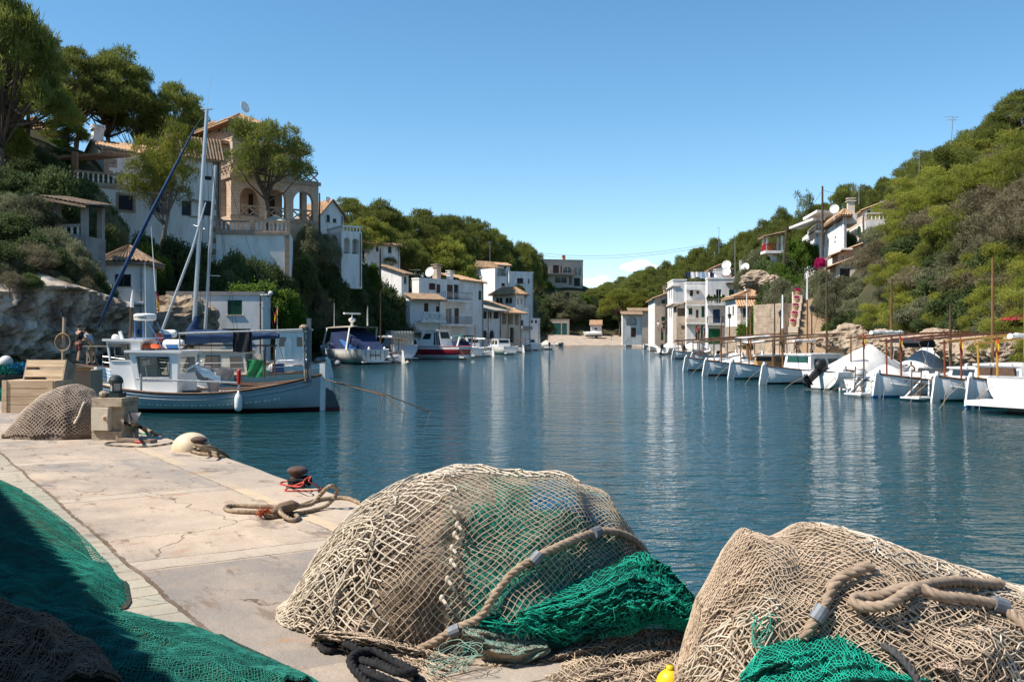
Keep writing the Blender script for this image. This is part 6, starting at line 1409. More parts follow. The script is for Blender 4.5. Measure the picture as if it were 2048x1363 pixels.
 for (x0, x1, yy, zz, r_) in ((356, 316, .35, 688, .16), (324, 291, -.4, 667, .14)):
  b = MB(); pts = [(lx(x0), yy, lz(zz)), (lx(x0) + .08, yy, lz(zz)), (lx(x1) - .08, yy, lz(zz)), (lx(x1), yy, lz(zz))]; b.tube(pts, [r_ * .8, r_, r_, r_ * .8], 14); cn = b.build('raft_canister', gel, t, smooth=False)
  b = MB(); b.tube([((lx(x0) * .8 + lx(x1) * .2), yy, lz(zz)), (lx(x0) * .2 + lx(x1) * .8, yy, lz(zz))], r_ * 1.005, 14, cap=False); b.v = [(p[0], p[1], min(p[2], lz(zz) - .02)) for p in b.v]; b.build('blue_band', mat('band_blue', (.03, .15, .4), .5), cn)
 b = MB(); b.ball((lx(300), .1, lz(674)), (.14, .14, .15), 14, 9); b.build('float', orange, t, smooth=True)
 b = MB(); b.ball((lx(210), .1, lz(675)), (.13, .13, .12), 12, 8); b.box((lx(222), .1, lz(672)), (.09, .1, .35), (0, .3, 0)); b.build('searchlight', gel, t, smooth=False)
 dm = MB(); c = (lx(271), .1, lz(640)); dm.lathe(c, [(.30, 0), (.36, .03), (.375, .15), (.36, .20), (.28, .235), (.05, .245)], 24); d_ = dm.build('radar_dome', gel, t, smooth=False)
 lettering('SIMRAD', .13, black, d_, (lx(269), .1 + .381, lz(633.5)), (-1, 0, 0), (0, 0, 1))
 fb = mat('blue_frame_paint', (.10, .18, .34), .5); b = MB()
 for x0, x1 in ((259, 259), (317, 287)):
  for yy in (-.25, .45): b.tube([(lx(x0), yy, zt), (lx(x1), yy, lz(642))], .024, 6)
 b.tube([(lx(250), .45, lz(676)), (lx(318), .45, lz(676))], .02, 6); b.build('radar_frame', fb, t)
 b = MB(); b.tube([(lx(270), .0, lz(690)), (lx(269), 0, lz(560)), (lx(268.5), 0, lz(520))], [.018, .014, .006], 5); b.build('whip_aerial', gel, t)
 b = MB(); b.tube([(lx(298), .2, lz(612)), (lx(291), .2, lz(520)), (lx(286), .2, lz(447))], [.022, .016, .007], 6); fl = b.build('flagstaff', gel, t)
 flag_mesh((lx(296), .22, lz(578)), .50, .24, -1, 1.0).build('flag', flag_mats, fl)
 b = MB(); b.tube([(lx(243), .2, lz(676)), (lx(246), .2, lz(613))], [.06, .055], 7); b.mat(1); b.tube([(lx(246), .2, lz(613)), (lx(246.5), .2, lz(600)), (lx(248), .2, lz(578))], [.065, .06, .02], 7); b.build('stub_mast', [spar_d, gel], t)
 b = MB(); yr = 1.28
 b.tube([(lx(279), yr - .1, lz(757)), (lx(487), yr, lz(764))], .032, 7)
 for px_, y0, y1 in ((292, 787, 746), (487, 790, 750)): b.tube([(lx(px_), yr, lz(y0)), (lx(px_), yr, lz(y1))], .036, 7)
 b.build('side_rail', galv, t)
 b = MB(); b.tube([(lx(487), yr, lz(766)), (lx(487), yr, lz(756)), (lx(487), yr, lz(740)), (lx(487), yr, lz(737))], [.055, .075, .07, .03], 10); b.build('red_fender_cap', redm, t)
 b = MB(); b.tube([(lx(354), .7, lz(667)), (lx(480), .7, lz(663)), (lx(606), .7, lz(659))], .04, 7); b.tube([(lx(354), -.7, lz(667)), (lx(606), -.7, lz(659))], .035, 6); b.tube([(lx(356), .7, lz(667)), (lx(356), .7, lz(702))], .025, 6); b.tube([(lx(606), -.7, lz(659)), (lx(606), .7, lz(659))], .03, 6)
 b.tube([(lx(608), .6, lz(750)), (lx(606), .7, lz(659))], .03, 6); b.tube([(lx(602), -.6, lz(750)), (lx(602), -.7, lz(659))], .03, 6)
 b.build('canopy_frame', galv, t)
 b = MB(); b.tube([(lx(352), .6, lz(690)), (lx(552), .6, lz(691))], .03, 6); b.tube([(lx(528), .6, lz(691)), (lx(526), .65, lz(757))], .03, 6); b.tube([(lx(534), -.2, lz(691)), (lx(534), -.2, lz(757))], .025, 6); b.build('lower_rail', spar_d, t)
 b = MB(); b.box((lx(616), .55, (lz(636) + lz(765)) / 2), (.13, .13, lz(636) - lz(765))); b.build('net_post', mat('grey_steel', (.12, .14, .16), .5), t)
 b = MB(); [b.tube([(lx(609) + .05 * math.sin(9 * k), .6 + .05 * math.cos(7 * k), lz(664) - .18 * k) for k in range(10)], .035, 5) for k in range(1)]; b.ball((lx(606), .6, lz(655)), (.16, .14, .11), 9, 6); b.build('rope_bundle', ropem, t)
 b = MB()
 for x0, x1, y1 in ((465, 472, 703), (473, 498, 704), (497, 503, 702)): b.grid(lambda u, v: Vector((lx(x0 + (x1 - x0) * u), .74 + .03 * math.sin(7 * u + 3 * v), lz(664 + (y1 - 664) * v))), 6, 8); b.grid(lambda u, v: Vector((lx(x0 + (x1 - x0) * u), .68 + .03 * math.sin(7 * u + 3 * v), lz(664 + (y1 - 664) * v))), 6, 8)
 ok_ = b.build('oilskin', black, t)
 nh = mat('grey_hauler_paint', (.20, .19, .19), .55, (.14, .13, .13), 4)
 b = MB()
 for px_, py_ in ((398, 745), (440, 747)): b.lathe((lx(px_), .45, lz(py_)), [(.05, -.5), (.21, -.48), (.21, -.44), (.10, -.40), (.10, .0), (.22, .04), (.22, .10), (.05, .12)], 20, 'Y')
 b.lathe((lx(419), .4, lz(790)), [(.16, 0), (.17, .25), (.24, .42), (.25, .55), (.1, .6)], 18); b.build('net_hauler', nh, t, smooth=False)
 b = MB(); b.grid(lambda u, v: Vector((lx(390 + 48 * u), .55 + .28 * (v - .5), lz(735 + 26 * u) + .09 * math.sin(math.pi * v) + .04 * math.sin(11 * u + 5 * v))), 14, 8); b.grid(lambda u, v: Vector((lx(388 + 52 * u), .72, lz(731 + 24 * u) - .22 * v + .03 * math.sin(14 * u))), 14, 3); b.build('blue_cloth', mat('faded_blue_cloth', (.25, .36, .45), .9, (.16, .24, .34), 4), t)
 b = MB(); b.tube([(lx(362), .2, lz(738)), (lx(392), .2, lz(723))], .03, 6); b.tube([(lx(362), .5, lz(741)), (lx(392), .5, lz(726))], .03, 6); b.build('hauler_arm', gel, t)
 tb = thing('bucket', 'black rubber tub standing behind the wheelhouse of the fishing boat', 'tub', t.matrix_world @ Vector((0, 0, 0)), 0); bpy.data.objects.remove(tb)
 tw = Matrix.Translation((X, Y, 0)) @ Matrix.Rotation(R(178.5), 4, 'Z')
 def rest(nm, lab, cat, mb, m, x, y, z, smooth=False, group=None):
  o = mb.build(nm, m, None, smooth=smooth); o.location = tw @ Vector((x, y, z)); o.rotation_euler.z = R(178.5); return tag(o, lab, cat, group)
 b = MB(); b.lathe((0, 0, 0), [(.22, 0), (.29, .36), (.31, .37), (.31, .40), (.27, .40), (.21, .04)], 18); rest('tub', 'black rubber tub standing behind the wheelhouse of the fishing boat', 'tub', b, black, lx(373), .3, h.H - .34)
 V, FC = leaf_cloud([((0, 0, .12), (.5, .42, .22)), ((.25, .1, .1), (.35, .3, .16))], 2600, .16, .02, 5, up=.1); k = np_obj('net_heap', V, FC, mat('brown_net_heap', (.30, .23, .19), .95, (.2, .15, .12), 6)); k.location = tw @ Vector((lx(451), .2, h.H - .30)); tag(k, 'heap of brown netting in the cockpit of the fishing boat', 'fishing net')
 bx = thing('buoy_tray', 'white tray heaped with maroon and white floats at the stern of the fishing boat', 'floats', tw @ Vector((lx(520), .25, h.H - .18)), R(178.5))
 b = MB(); b.box((0, 0, .02), (.7, .5, .04)); [b.box((s_ * .34, 0, .07), (.03, .5, .1)) for s_ in (-1, 1)]; [b.box((0, s_ * .24, .07), (.7, .03, .1)) for s_ in (-1, 1)]; b.build('tray', gel, bx)
 mr = mat('maroon_float', (.16, .05, .05), .6); r2 = random.Random(4)
 for i in range(22):
  b = MB(); b.ball((r2.uniform(-.3, .3), r2.uniform(-.2, .2), .12 + .16 * r2.random() * (1 if i > 8 else .3)), .062, 8, 6); b.build('float', gel if i % 5 == 4 else mr, bx, smooth=True)
 gc = thing('green_crate', 'bright green cloth-covered crate hung on the stern of the moored skiff', 'crate', tw @ Vector((lx(490), -.6, lz(757) - .0)), R(178.5))
 b = MB(); b.grid(lambda u, v: Vector((-.26 + .52 * u + .02 * math.sin(9 * v), .26 + .03 * math.sin(8 * u + 5 * v), .58 * v)), 8, 8); b.grid(lambda u, v: Vector((-.26 + .52 * u, .26 - .5 * v, .58 + .03 * math.sin(7 * u))), 6, 4); b.grid(lambda u, v: Vector((-.26, .26 - .5 * u, .58 * v)), 4, 4); b.grid(lambda u, v: Vector((.26, .26 - .5 * u, .58 * v)), 4, 4); b.build('cover', brightg, gc)
 b = MB(); b.box((0, 0, .28), (.46, .46, .5)); b.build('box', black, gc)
 fn = thing('fender', 'white sausage fender hanging on the side of the fishing boat', 'fender', tw @ Vector((lx(490), 1.5, .0)), 0)
 b = MB(); b.lathe((0, 0, .08), [(.02, 0), (.10, .04), (.125, .15), (.125, .42), (.09, .54), (.035, .60), (.03, .66)], 16); b.build('body', gel, fn, smooth=True)
 b = MB(); b.tube([(0, 0, .72), (0, .04, h.H + .08)], .012, 4); b.build('lanyard', ropem, fn)
 b = MB(); b.grid(lambda u, v: Vector((lx(184 + 38 * u), .8 + .05 * math.sin(8 * u), lz(735 + 27 * v) + .04 * math.sin(5 * u))), 10, 12);
 b.m = [1 if (i // 10) in (2, 5, 8) else 0 for i in range(len(b.f))]; b.build('striped_awning', [canvas_w, mat('pale_blue_stripe', (.18, .42, .58), .9)], t)
 b = MB()
 for k in range(3): b.tube([(-L / 2 + .1, 0, h.sheer(-1) - .1), (-L / 2 - 2.2, .2 + .3 * k, .55), (-L / 2 - 4.6 + 1.2 * k, .4 + .9 * k, -.35)], .02, 5)
 b.build('mooring_line', spar_d, t)
 return t
def see_through():
 m, n, b = nodes_of('clear_cabin_glass'); b.inputs['Base Color'].default_value = (.06, .075, .07, 1); b.inputs['Roughness'].default_value = .04
 tr = n.nodes.new('ShaderNodeBsdfTransparent'); tr.inputs[0].default_value = (.85, .9, .87, 1); ms = n.nodes.new('ShaderNodeMixShader'); ms.inputs[0].default_value = .72
 n.links.new(b.outputs[0], ms.inputs[1]); n.links.new(tr.outputs[0], ms.inputs[2]); n.links.new(ms.outputs[0], n.nodes['Material Output'].inputs[0]); return m
glass_clear = see_through()
fishing_boat()
def yacht():
 Y = 44.0; X = (405 - 1024) / F * Y; L = 9.4
 t = thing('sailing_yacht', 'cream-cabined sailing yacht with two silver masts and a blue sail cover', 'yacht', (X, Y, 0), R(180))
 h = Hull(L, 3.0, .80, (.12, .45), transom=.6, full=2.1, rake=.9)
 h.hull().build('hull', hull_mat('cream_and_navy_hull', (.60, .53, .43), (.012, .016, .03), .52), t, smooth=True); h.deck(-.03).build('deck', gel2, t); h.gunwale(.03).build('toe_rail', rail_w, t)
 def lx(px, Yd=Y): return -((px - 1024) / F * Yd - X)
 def lz(py, Yd=Y): return EYE - (py - HOR) / F * Yd
 windowed_cabin(t, lx(508), lx(340), 2.1, .82, lz(702), m=gel2, rake=.5, wins=((.04, .20, .2, .8), (.33, .53, .2, .85), (.62, .78, .2, .85)), name='coachroof', win_m=mat('mesh_window', (.12, .10, .08), .5))
 b = MB(); b.tube([(lx(386), 0, lz(690)), (lx(400), 0, lz(440)), (lx(414), 0, lz(218))], [.10, .095, .075], 10); mm = b.build('main_mast', alu, t)
 b = MB(); b.tube([(lx(414), .0, lz(218)), (lx(418), 0, lz(190)), (lx(424), 0, lz(150))], [.012, .01, .004], 4); b.build('aerial', alu, mm)
 b = MB()
 for y in (455,): b.tube([(lx(399), -.9, lz(y)), (lx(399), .9, lz(y))], .025, 5); b.tube([(lx(386), -.1, lz(450)), (lx(410), .1, lz(458))], .02, 5)
 b.box((lx(413), 0, lz(218)), (.5, .12, .06)); b.build('spreader', alu, mm)
 b = MB(); b.tube([(lx(402), -.6, lz(660)), (lx(412), -.6, lz(490)), (lx(423), -.6, lz(326))], [.075, .07, .06], 8); m2 = b.build('second_mast', alu, t)
 b = MB(); b.tube([(lx(411), -.6, lz(549)), (lx(432), -.6, lz(550))], .02, 5); b.build('spreader', alu, m2)
 b = MB(); b.tube([(lx(323), .1, lz(668)), (lx(386), .1, lz(500)), (lx(413), .1, lz(405))], [.06, .06, .03], 7); b.build('spinnaker_pole', alu, t)
 b = MB(); b.tube([(lx(196), 0, lz(655)), (lx(230), 0, lz(575)), (lx(300), 0, lz(430)), (lx(392), 0, lz(252))], [.05, .085, .085, .035], 8); fj = b.build('furled_jib', canvas_sail, t, smooth=True)
 b = MB(); b.tube([(lx(392), 0, lz(252)), (lx(412), 0, lz(222))], .012, 4); b.build('forestay', iron, t)
 b = MB(); n = 26
 pts = [(lx(375 + 182 * k / n), .02, lz(674 + 0 * k) - .02) for k in range(n + 1)]
 def cov(u, v):
  a = 2 * math.pi * v; px_ = 374 + 184 * u; top = 656 + 10 * u; bot = 690 - 14 * u; c_ = (top + bot) / 2; hgt = (lz(top) - lz(bot)) / 2
  return Vector((lx(px_), .20 * math.cos(a) * (1 - .3 * u), lz(c_) + hgt * math.sin(a) + .02 * math.sin(23 * u + 3 * a)))
 b.grid(cov, n, 12)
 def collar(u, v):
  a = 2 * math.pi * v; e = (1 - u); return Vector((lx(386 + 6 * u - 2 * math.sin(6 * u)) - .28 * (1 - u) * 0 + (.14 + .22 * (1 - u) ** 1.6) * math.cos(a), (.13 + .03 * math.sin(9 * u + a)) * math.sin(a), lz(668 - 36 * u)))
 b.grid(collar, 10, 12); b.build('sail_cover', canvas_sail, t, smooth=True)
 b = MB(); b.tube([(lx(380), 0, lz(672)), (lx(556), 0, lz(671))], .06, 6); b.build('boom', alu, t)
 b = MB()
 for (x0, y0, x1, y1, yy) in ((413, 220, 440, 745, 1.2), (413, 220, 380, 745, -1.2), (413, 220, 570, 720, .2), (423, 330, 500, 745, .9), (423, 330, 468, 745, -.9), (520, 545, 558, 655, .1)): b.tube([(lx(x0), 0, lz(y0)), (lx(x1), yy, lz(y1))], .010, 3)
 b.build('rigging', iron, t)
 b = MB()
 for side in (-1, 1):
  rl = h.rim(side, 14, .05, .0, -.95, .8); b.tube([q + Vector((0, 0, .55)) for q in rl], .012, 4); b.tube([q + Vector((0, 0, .3)) for q in rl], .009, 4)
  for q in rl[::2]: b.tube([q, q + Vector((0, 0, .56))], .014, 4)
 b.build('guard_rail', alu, t)
 b = MB(); b.grid(lambda u, v: Vector((lx(476 + 26 * u), (v - .5) * 1.7, lz(693 + 22 * u ** 1.5) + .12 * math.sin(math.pi * v))), 8, 8); b.build('sprayhood', canvas_blue, t, smooth=True)
 b = MB(); b.box((lx(515), 0, lz(730)), (.35, .4, 1.0)); b.ball((lx(560), .9, 1.15), (.3, .16, .2)); b.build('cockpit_locker', gel2, t)
 b = MB(); b.box((lx(566), .9, 1.12), (.45, .3, .4)); b.build('blue_bag', canvas_sail, t)
 b = MB(); b.tube([(lx(493), 1.52, .75), (lx(493), 1.56, .2)], [.13, .11], 10); b.build('fender', black, t)
yacht()
llaut('small white skiff moored between the fishing boat and the yacht, stern post high', None, R(200), 5.0, 1.8, .62, 'black', centre=Vector(((515 - 1024) / F * 38.5, 38.5, 0)), mast=0, posts=0, spars=0, group=None, name='skiff', hullm=hull_mat('pale_grey_hull', (.45, .46, .46), (.02, .02, .02), .1))
tL4, _ = llaut('white fishing boat with an upright little wheelhouse behind the canopy frame', None, R(195), 4.6, 2.1, .75, 'red', centre=Vector(((575 - 1024) / F * 60, 60, 0)), mast=0, posts=0, spars=0, group=None, name='wheelhouse_boat', cabin=dict(box=(-1.1, .75, 1.5, .7, 2.75), kw=dict(wins=((.1, .32, .58, .85), (.68, .9, .58, .85)), rake=.1, name='wheelhouse')))
b = MB(); b.prism([(-.25, .78, .8), (.2, .78, .8), (.2, .76, 2.1), (.1, .75, 2.3), (-.15, .75, 2.3), (-.25, .76, 2.1)], (0, .03, 0)); b.build('door', gel, tL4)
b = MB(); b.tube([(.6, 0, 2.8), (.6, 0, 4.3)], .025, 5); fs = b.build('flagstaff', alu, tL4); flag_mesh((.58, 0, 4.2), .6, .3, 1, 1.0).build('flag', flag_mats, fs)
dg = thing('inflatable_dinghy', 'grey inflatable dinghy tied beside the motor cruiser', 'dinghy', P(652, 722, 79) * 1, R(-68)); dg.location.z = .1
b = MB()
def pont(sy): return [(1.55, sy * .62, .30), (.9, sy * .66, .28), (0, sy * .66, .28), (-.9, sy * .60, .36), (-1.45, sy * .35, .48), (-1.6, 0, .52)]
b.tube([(1.95, .62, .28)] + pont(1) + pont(-1)[::-1][1:] + [(1.95, -.62, .28)], [.10, .24, .24, .24, .24, .23, .22, .23, .24, .24, .24, .24, .10], 14); b.build('tube', rubber, dg, smooth=True)
b = MB(); b.box((1.45, 0, .32), (.06, 1.0, .5)); b.box((0, 0, .14), (2.9, .95, .06)); b.build('floor', mat('dark_grey_floor', (.07, .09, .11), .6), dg)
b = MB(); b.box((.2, 0, .5), (.25, 1.1, .04)); b.build('seat', gel, dg); outboard(dg, 1.75, .5, 0, .8) if False else None
def cruiser():
 t, h = motorboat('white motor cruiser with a cream hardtop and navy cockpit cover lettered SENNA', (750, 728), R(128), 9.6, 3.3, 1.25, hardtop=(-3.0, 2.0, 3.35, gel2), group='motor cruisers moored stern-out on the left', name='motor_cruiser', hullm=hull_mat('cruiser_hull', (.74, .72, .68), (.05, .05, .05), .12), letters=('SENNA', .34, .78))
 b = MB(); hw = 1.3
 A = [(-4.6, -hw, 1.25), (1.6, -hw, 1.3), (1.6, hw, 1.3), (-4.6, hw, 1.25)]; T = [(-3.0, -hw * .9, 2.3), (-1.0, -hw * .9, 3.25), (1.2, -hw * .85, 3.2), (1.2, hw * .85, 3.2), (-1.0, hw * .9, 3.25), (-3.0, hw * .9, 2.3)]
 b.add(A + T, ((0, 1, 6, 5, 4), (1, 2, 7, 6), (2, 3, 9, 8, 7), (3, 0, 4, 9), (4, 5, 8, 9), (5, 6, 7, 8))); b.build('cockpit_cover', canvas_blue, t)
 b = MB(); [b.prism([(-4.5, s_ * 1.36, 1.25), (-2.2, s_ * 1.36, 1.25), (-.6, s_ * 1.33, 2.2), (-1.2, s_ * 1.33, 2.2)], (0, s_ * .03, 0)) for s_ in (-1, 1)]; b.build('blue_screen', mat('bright_blue_canvas', (.05, .16, .45), .8), t)
 b = MB(); b.add([(1.5, -1.35, 1.3), (4.2, -.75, 1.45), (4.2, .75, 1.45), (1.5, 1.35, 1.3), (1.3, -1.1, 2.2), (2.6, -.7, 2.0), (2.6, .7, 2.0), (1.3, 1.1, 2.2)], ((0, 1, 5, 4), (1, 2, 6, 5), (2, 3, 7, 6), (4, 5, 6, 7), (3, 0, 4, 7))); cs = b.build('cabin', gel, t)
 b = MB(); b.prism([(1.9, -1.29, 1.62), (3.3, -.98, 1.62), (2.9, -.93, 1.9), (1.9, -1.19, 1.95)], (0, -.02, 0)); b.build('window', pane_m, cs)
 b = MB(); b.tube([(-.6, 0, 3.5), (-.6, 0, 3.75)], .12, 8); b.lathe((-.6, 0, 3.75), [(.1, 0), (.28, .12), (.34, .3), (.2, .42), (.02, .46)], 14); b.build('searchlight', gel, t)
 b = MB(); b.box((-.6, 0, 4.6), (.22, 2.2, .16), (0, 0, .35)); b.tube([(-.6, 0, 3.9), (-.6, 0, 4.55)], .05, 6); b.build('radar_scanner', gel, t)
 for (x, y, z) in ((.6, 1.2, 5.6), (-1.6, -1.1, 5.3), (-1.2, -1.25, 5.1)):
  b = MB(); b.tube([(x, y, 3.3), (x, y, z)], [.03, .012], 5); b.build('whip_aerial', gel, t)
 b = MB()
 for y in (-1.0, -.55, -.05, .5, .95): b.tube([(-4.83, y, 1.22), (-4.86, y, .42)], .02, 4)
 b.build('boarding_strap', black, t)
 b = MB(); [b.ball((-4.6, s_ * 1.1, 1.38), (.12, .12, .18)) for s_ in (-1, .45)]; b.build('cleat', gel, t)
 b = MB(); b.tube([(.3 + 4.4 * k / 10, 1.5 - 1.0 * (k / 10) ** 2, 1.8 + .25 * k / 10) for k in range(11)], .02, 5); b.tube([(.3 + 4.4 * k / 10, -1.5 + 1.0 * (k / 10) ** 2, 1.8 + .25 * k / 10) for k in range(11)], .02, 5); b.build('pulpit_rail', alu, t)
cruiser()
llaut('white boat with a tall varnished mast moored behind the cream-topped cruiser', None, R(130), 6.4, 2.3, .7, 'red', centre=Vector(((768 - 1024) / F * 96, 96, 0)), mast=6.2, mast_at=.1, posts=1.6, spars=1, rolled=True, group=None)
g_ = 'motor cruisers moored stern-out on the left'
motorboat('white cuddy boat with a pleated beige curtain across its cockpit', (812, 720), R(112), 7.0, 2.9, 1.5, cab=((-2.2, 1.8, 2.3, 1.5, 3.0), dict(wins=((.6, .95, .3, .85),), win_m=canvas_w, rake=1.4)), curtain=(-2.32, 1.4, 3.0), group=g_, hullm=hull_mat('cuddy_hull', (.62, .63, .66), (.05, .05, .05), .1))
motorboat('white pilothouse boat with a dark red band along its side', (930, 718), R(150), 7.6, 2.8, 1.35, stripe=('red', (.30, .02, .035)), cab=((-1.5, 1.9, 2.2, 1.35, 3.15), dict(wins=((.03, .10, .1, .88), (.13, .20, .1, .88), (.24, .32, .1, .88), (.5, .9, .45, .8)), rake=1.2, roof_over=.2)), group=g_)
llaut('small open boat with an outboard squeezed between the cream-topped cruiser and cuddy boat', (795, 722), R(115), 4.4, 1.7, .6, 'black', mast=0, posts=1.6, spars=1, group=None)
motorboat('white speedboat with a green bimini and navy cover beside the red-banded boat', (955, 714), R(135), 6.4, 2.5, 1.05, canopy=(-1.2, 1.2, 1.0, 1.9, canvas_blue, .7), hardtop=(-1.5, .6, 2.5, mat('teal_canvas', (.03, .16, .14), .8)), group=g_)
for px, py, lab, ms, m_ in ((985, 712, 'white llaut with bare spars next to the green-topped speedboat', 3.4, spar), (1008, 707, 'white llaut with a tall orange mast under the brown tiled porch', 5.6, spar), (1046, 704, 'white llaut with a long boom moored below the column porch', 4.6, spar), (1062, 701, 'little white llaut at the corner of the white annexe', 3.8, spar_d)):
 llaut(lab, (px, py), R(125), 6.0, 2.1, .62, 'black', mast=ms, mast_m=m_, posts=1.4, spars=1, rolled=px in (985,), group='llauts along the left quay')
for px, py, lab, hgt in ((905, 716, 'white launch with a folded canopy hidden between two cruisers', 4.0), (968, 703, 'white boat with slim mast before the dark-roofed house', 6.0)):
 llaut(lab, (px, py - 6), R(125), 6.0, 2.1, .62, 'black', mast=hgt, mast_m=spar, posts=1.3, spars=1, group='llauts along the left quay')
for px, py, th, lab, kw in ((1022, 709, 118, 'white cabin boat with dark windows squeezed in before the column porch', dict(cab=((-1.2, 1.4, 1.9, 1.0, 2.1), dict(wins=((.1, .45, .35, .85), (.55, .85, .35, .85)), rake=.6)))), (905, 717, 122, 'white launch with a grey cover between the red-banded and cuddy boats', dict(tarp=(1.0, canvas_b, .5))), (866, 713, 115, 'white hardtop boat half hidden behind the red-banded pilothouse boat', dict(hardtop=(-1.6, 1.0, 3.0, gel), canopy=(-1.5, 1.0, 1.2, 2.7, canvas_w, .5))), (968, 711, 128, 'white cabin cruiser with a tall windscreen right of the green-topped speedboat', dict(cab=((-1.0, 1.6, 2.0, 1.0, 2.3), dict(wins=((.1, .4, .35, .85), (.5, .9, .35, .85)), rake=.9)))), (842, 716, 125, 'white hardtop cruiser filling the gap left of the red-banded boat', dict(hardtop=(-1.8, 1.2, 3.0, gel), cab=((-1.0, 1.8, 2.0, 1.0, 2.2), dict(wins=((.1, .9, .4, .85),), rake=1.0)))), (1072, 700, 110, 'white half-cabin boat before the white annexe', dict(cab=((-.8, 1.2, 1.8, .9, 1.9), dict(wins=((.15, .85, .35, .85),), rake=.7))))): motorboat(lab, (px, py), R(th), 6.2, 2.5, 1.05, group=g_, **kw)
motorboat('white boat under a domed cover with a black outboard, last of the left row', (1098, 698), R(100), 5.4, 2.6, .8, tarp=(.9, gel2, .4), ob=(0, 1.2), group=g_)
motorboat('white speedboat with a dark bimini just behind the dome-covered boat', (1085, 694), R(120), 5.8, 2.3, .9, hardtop=(-1.0, .8, 2.3, black), group=g_)
for px, py, c_, lab in ((1266, 1, redm, ''),): pass
for px, py, m, lab in ((1437, 749, yellow, 'orange-yellow mooring buoy beside the red-bottomed boats'), (1365, 711, redm, 'red mooring buoy at the bow of the canvas-bowed boat'), (815, 728, canvas_b, 'pale mooring buoy floating by the cuddy boat'), (574, 818, mat('buoy_blue', (.02, .2, .5), .5), 'little blue float under the stern of the fishing boat')):
 p = P(px, py, WY(py)); p.z = 0; b = MB(); b.ball((0, 0, .12), .19 if px > 600 else .1, 14, 9); b.lathe((0, 0, .28), [(.04, 0), (.03, .08), (.01, .09)], 8); tag(b.build('mooring_buoy', m, None, smooth=True, loc=p), lab, 'buoy')
# ------------------------------------------------------------------ things on the quay
def netmat(name, c, c2, rough=0.95, sc=9): return mat(name, c, rough, c2, sc, 0.4, 0.62, spec=0.12)
n_cream = netmat('cream_cord', (.62, .535, .43), (.44, .37, .29)); n_tan = netmat('tan_twine', (.54, .42, .31), (.40, .305, .22)); n_teal = netmat('teal_twine', (.02, .44, .30), (.014, .30, .21))
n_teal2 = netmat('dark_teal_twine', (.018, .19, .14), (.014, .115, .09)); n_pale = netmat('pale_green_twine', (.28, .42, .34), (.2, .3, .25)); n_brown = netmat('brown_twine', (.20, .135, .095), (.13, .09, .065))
n_blue = netmat('blue_twine', (.03, .20, .38), (.02, .13, .26))
core_tan = mat('packed_tan_netting', (.32, .245, .18), .95, (.18, .14, .10), 14, .4, .6, bump=.9, bscale=70, spec=.1)
core_teal = mat('packed_teal_netting', (.012, .11, .08), .95, (.01, .06, .045), 12, .4, .6, bump=.9, bscale=80, spec=.1)
core_teal2 = mat('packed_green_netting', (.025, .34, .24), .95, (.05, .19, .145), 7, .4, .62, bump=.9, bscale=80, spec=.1)
core_blue = mat('packed_blue_netting', (.04, .28, .50), .95, (.02, .13, .25), 12, .4, .6, bump=.9, bscale=80, spec=.1)
core_brown = mat('packed_brown_netting', (.10, .07, .05), .95, (.05, .035, .025), 12, .4, .6, bump=.9, bscale=70, spec=.1)
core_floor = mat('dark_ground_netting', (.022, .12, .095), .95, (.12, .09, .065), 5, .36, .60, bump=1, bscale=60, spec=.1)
core_beige = mat('packed_beige_netting', (.50, .40, .30), .95, (.36, .28, .21), 8, .4, .6, bump=.9, bscale=80, spec=.1)
def drape(S, W, H, cell, seed=0, jit=.25, u=(0, 1), v=(0, 1), lift=0.0, step=None, keep=None, sag=0.0):
 """diamond netting over a surface S(u, v) -> points, normals; W and H are its rough size in metres"""
 w0, w1, h0, h1 = u[0] * W, u[1] * W, v[0] * H, v[1] * H
 rs_ = np.random.RandomState(seed); paths = []; st = step or cell / 2; lines = []
 for fam in (1, -1):
  lo = (w0 - h1) if fam == 1 else (w0 + h0); hi = (w1 - h0) if fam == 1 else (w1 + h1)
  for c in np.arange(lo, hi, cell):
   b_ = np.arange(h0, h1 + st, st); a_ = c + b_ if fam == 1 else c - b_
   ok = (a_ >= w0) & (a_ <= w1)
   if ok.sum() >= 3: lines.append((a_[ok], b_[ok], ((np.round(b_[ok] / st).astype(int) % 2) * 2 - 1) * fam))
 a_ = np.concatenate([l[0] for l in lines]); b_ = np.concatenate([l[1] for l in lines])
 ja = fbm(a_ * .3 / cell, b_ * .3 / cell, seed + 1.5, 3) * cell * jit * 5; jb = fbm(a_ * .3 / cell, b_ * .3 / cell, seed + 7.5, 3) * cell * jit * 5
 P_, N_ = S(np.clip((a_ + ja) / W, 0, 1), np.clip((b_ + jb) / H, 0, 1)); P_ = P_ + N_ * (lift + lift * .5 * rs_.rand(len(P_)))[:, None]
 kk = np.ones(len(a_), bool) if keep is None else keep(a_ / W, b_ / H)
 at = 0
 for l in lines:
  n_ = len(l[0]); idx = at + np.where(kk[at:at + n_])[0]; at += n_
  if len(idx) < 3: continue
  for seg in np.split(idx, np.where(np.diff(idx) > 1)[0] + 1):
   if len(seg) > 2: paths.append(P_[seg])
 return paths
def surf(fn, e=1e-3):
 def S(u, v):
  u = np.asarray(u, float); v = np.asarray(v, float)
  p = fn(u, v); du = fn(np.clip(u + e, 0, 1), v) - fn(np.clip(u - e, 0, 1), v); dv = fn(u, np.clip(v + e, 0, 1)) - fn(u, np.clip(v - e, 0, 1))
  n = np.cross(du, dv); n /= np.linalg.norm(n, axis=1)[:, None] + 1e-9
  n = np.where((n[:, 2:3] < -0.35), -n, n); return p, n
 return S
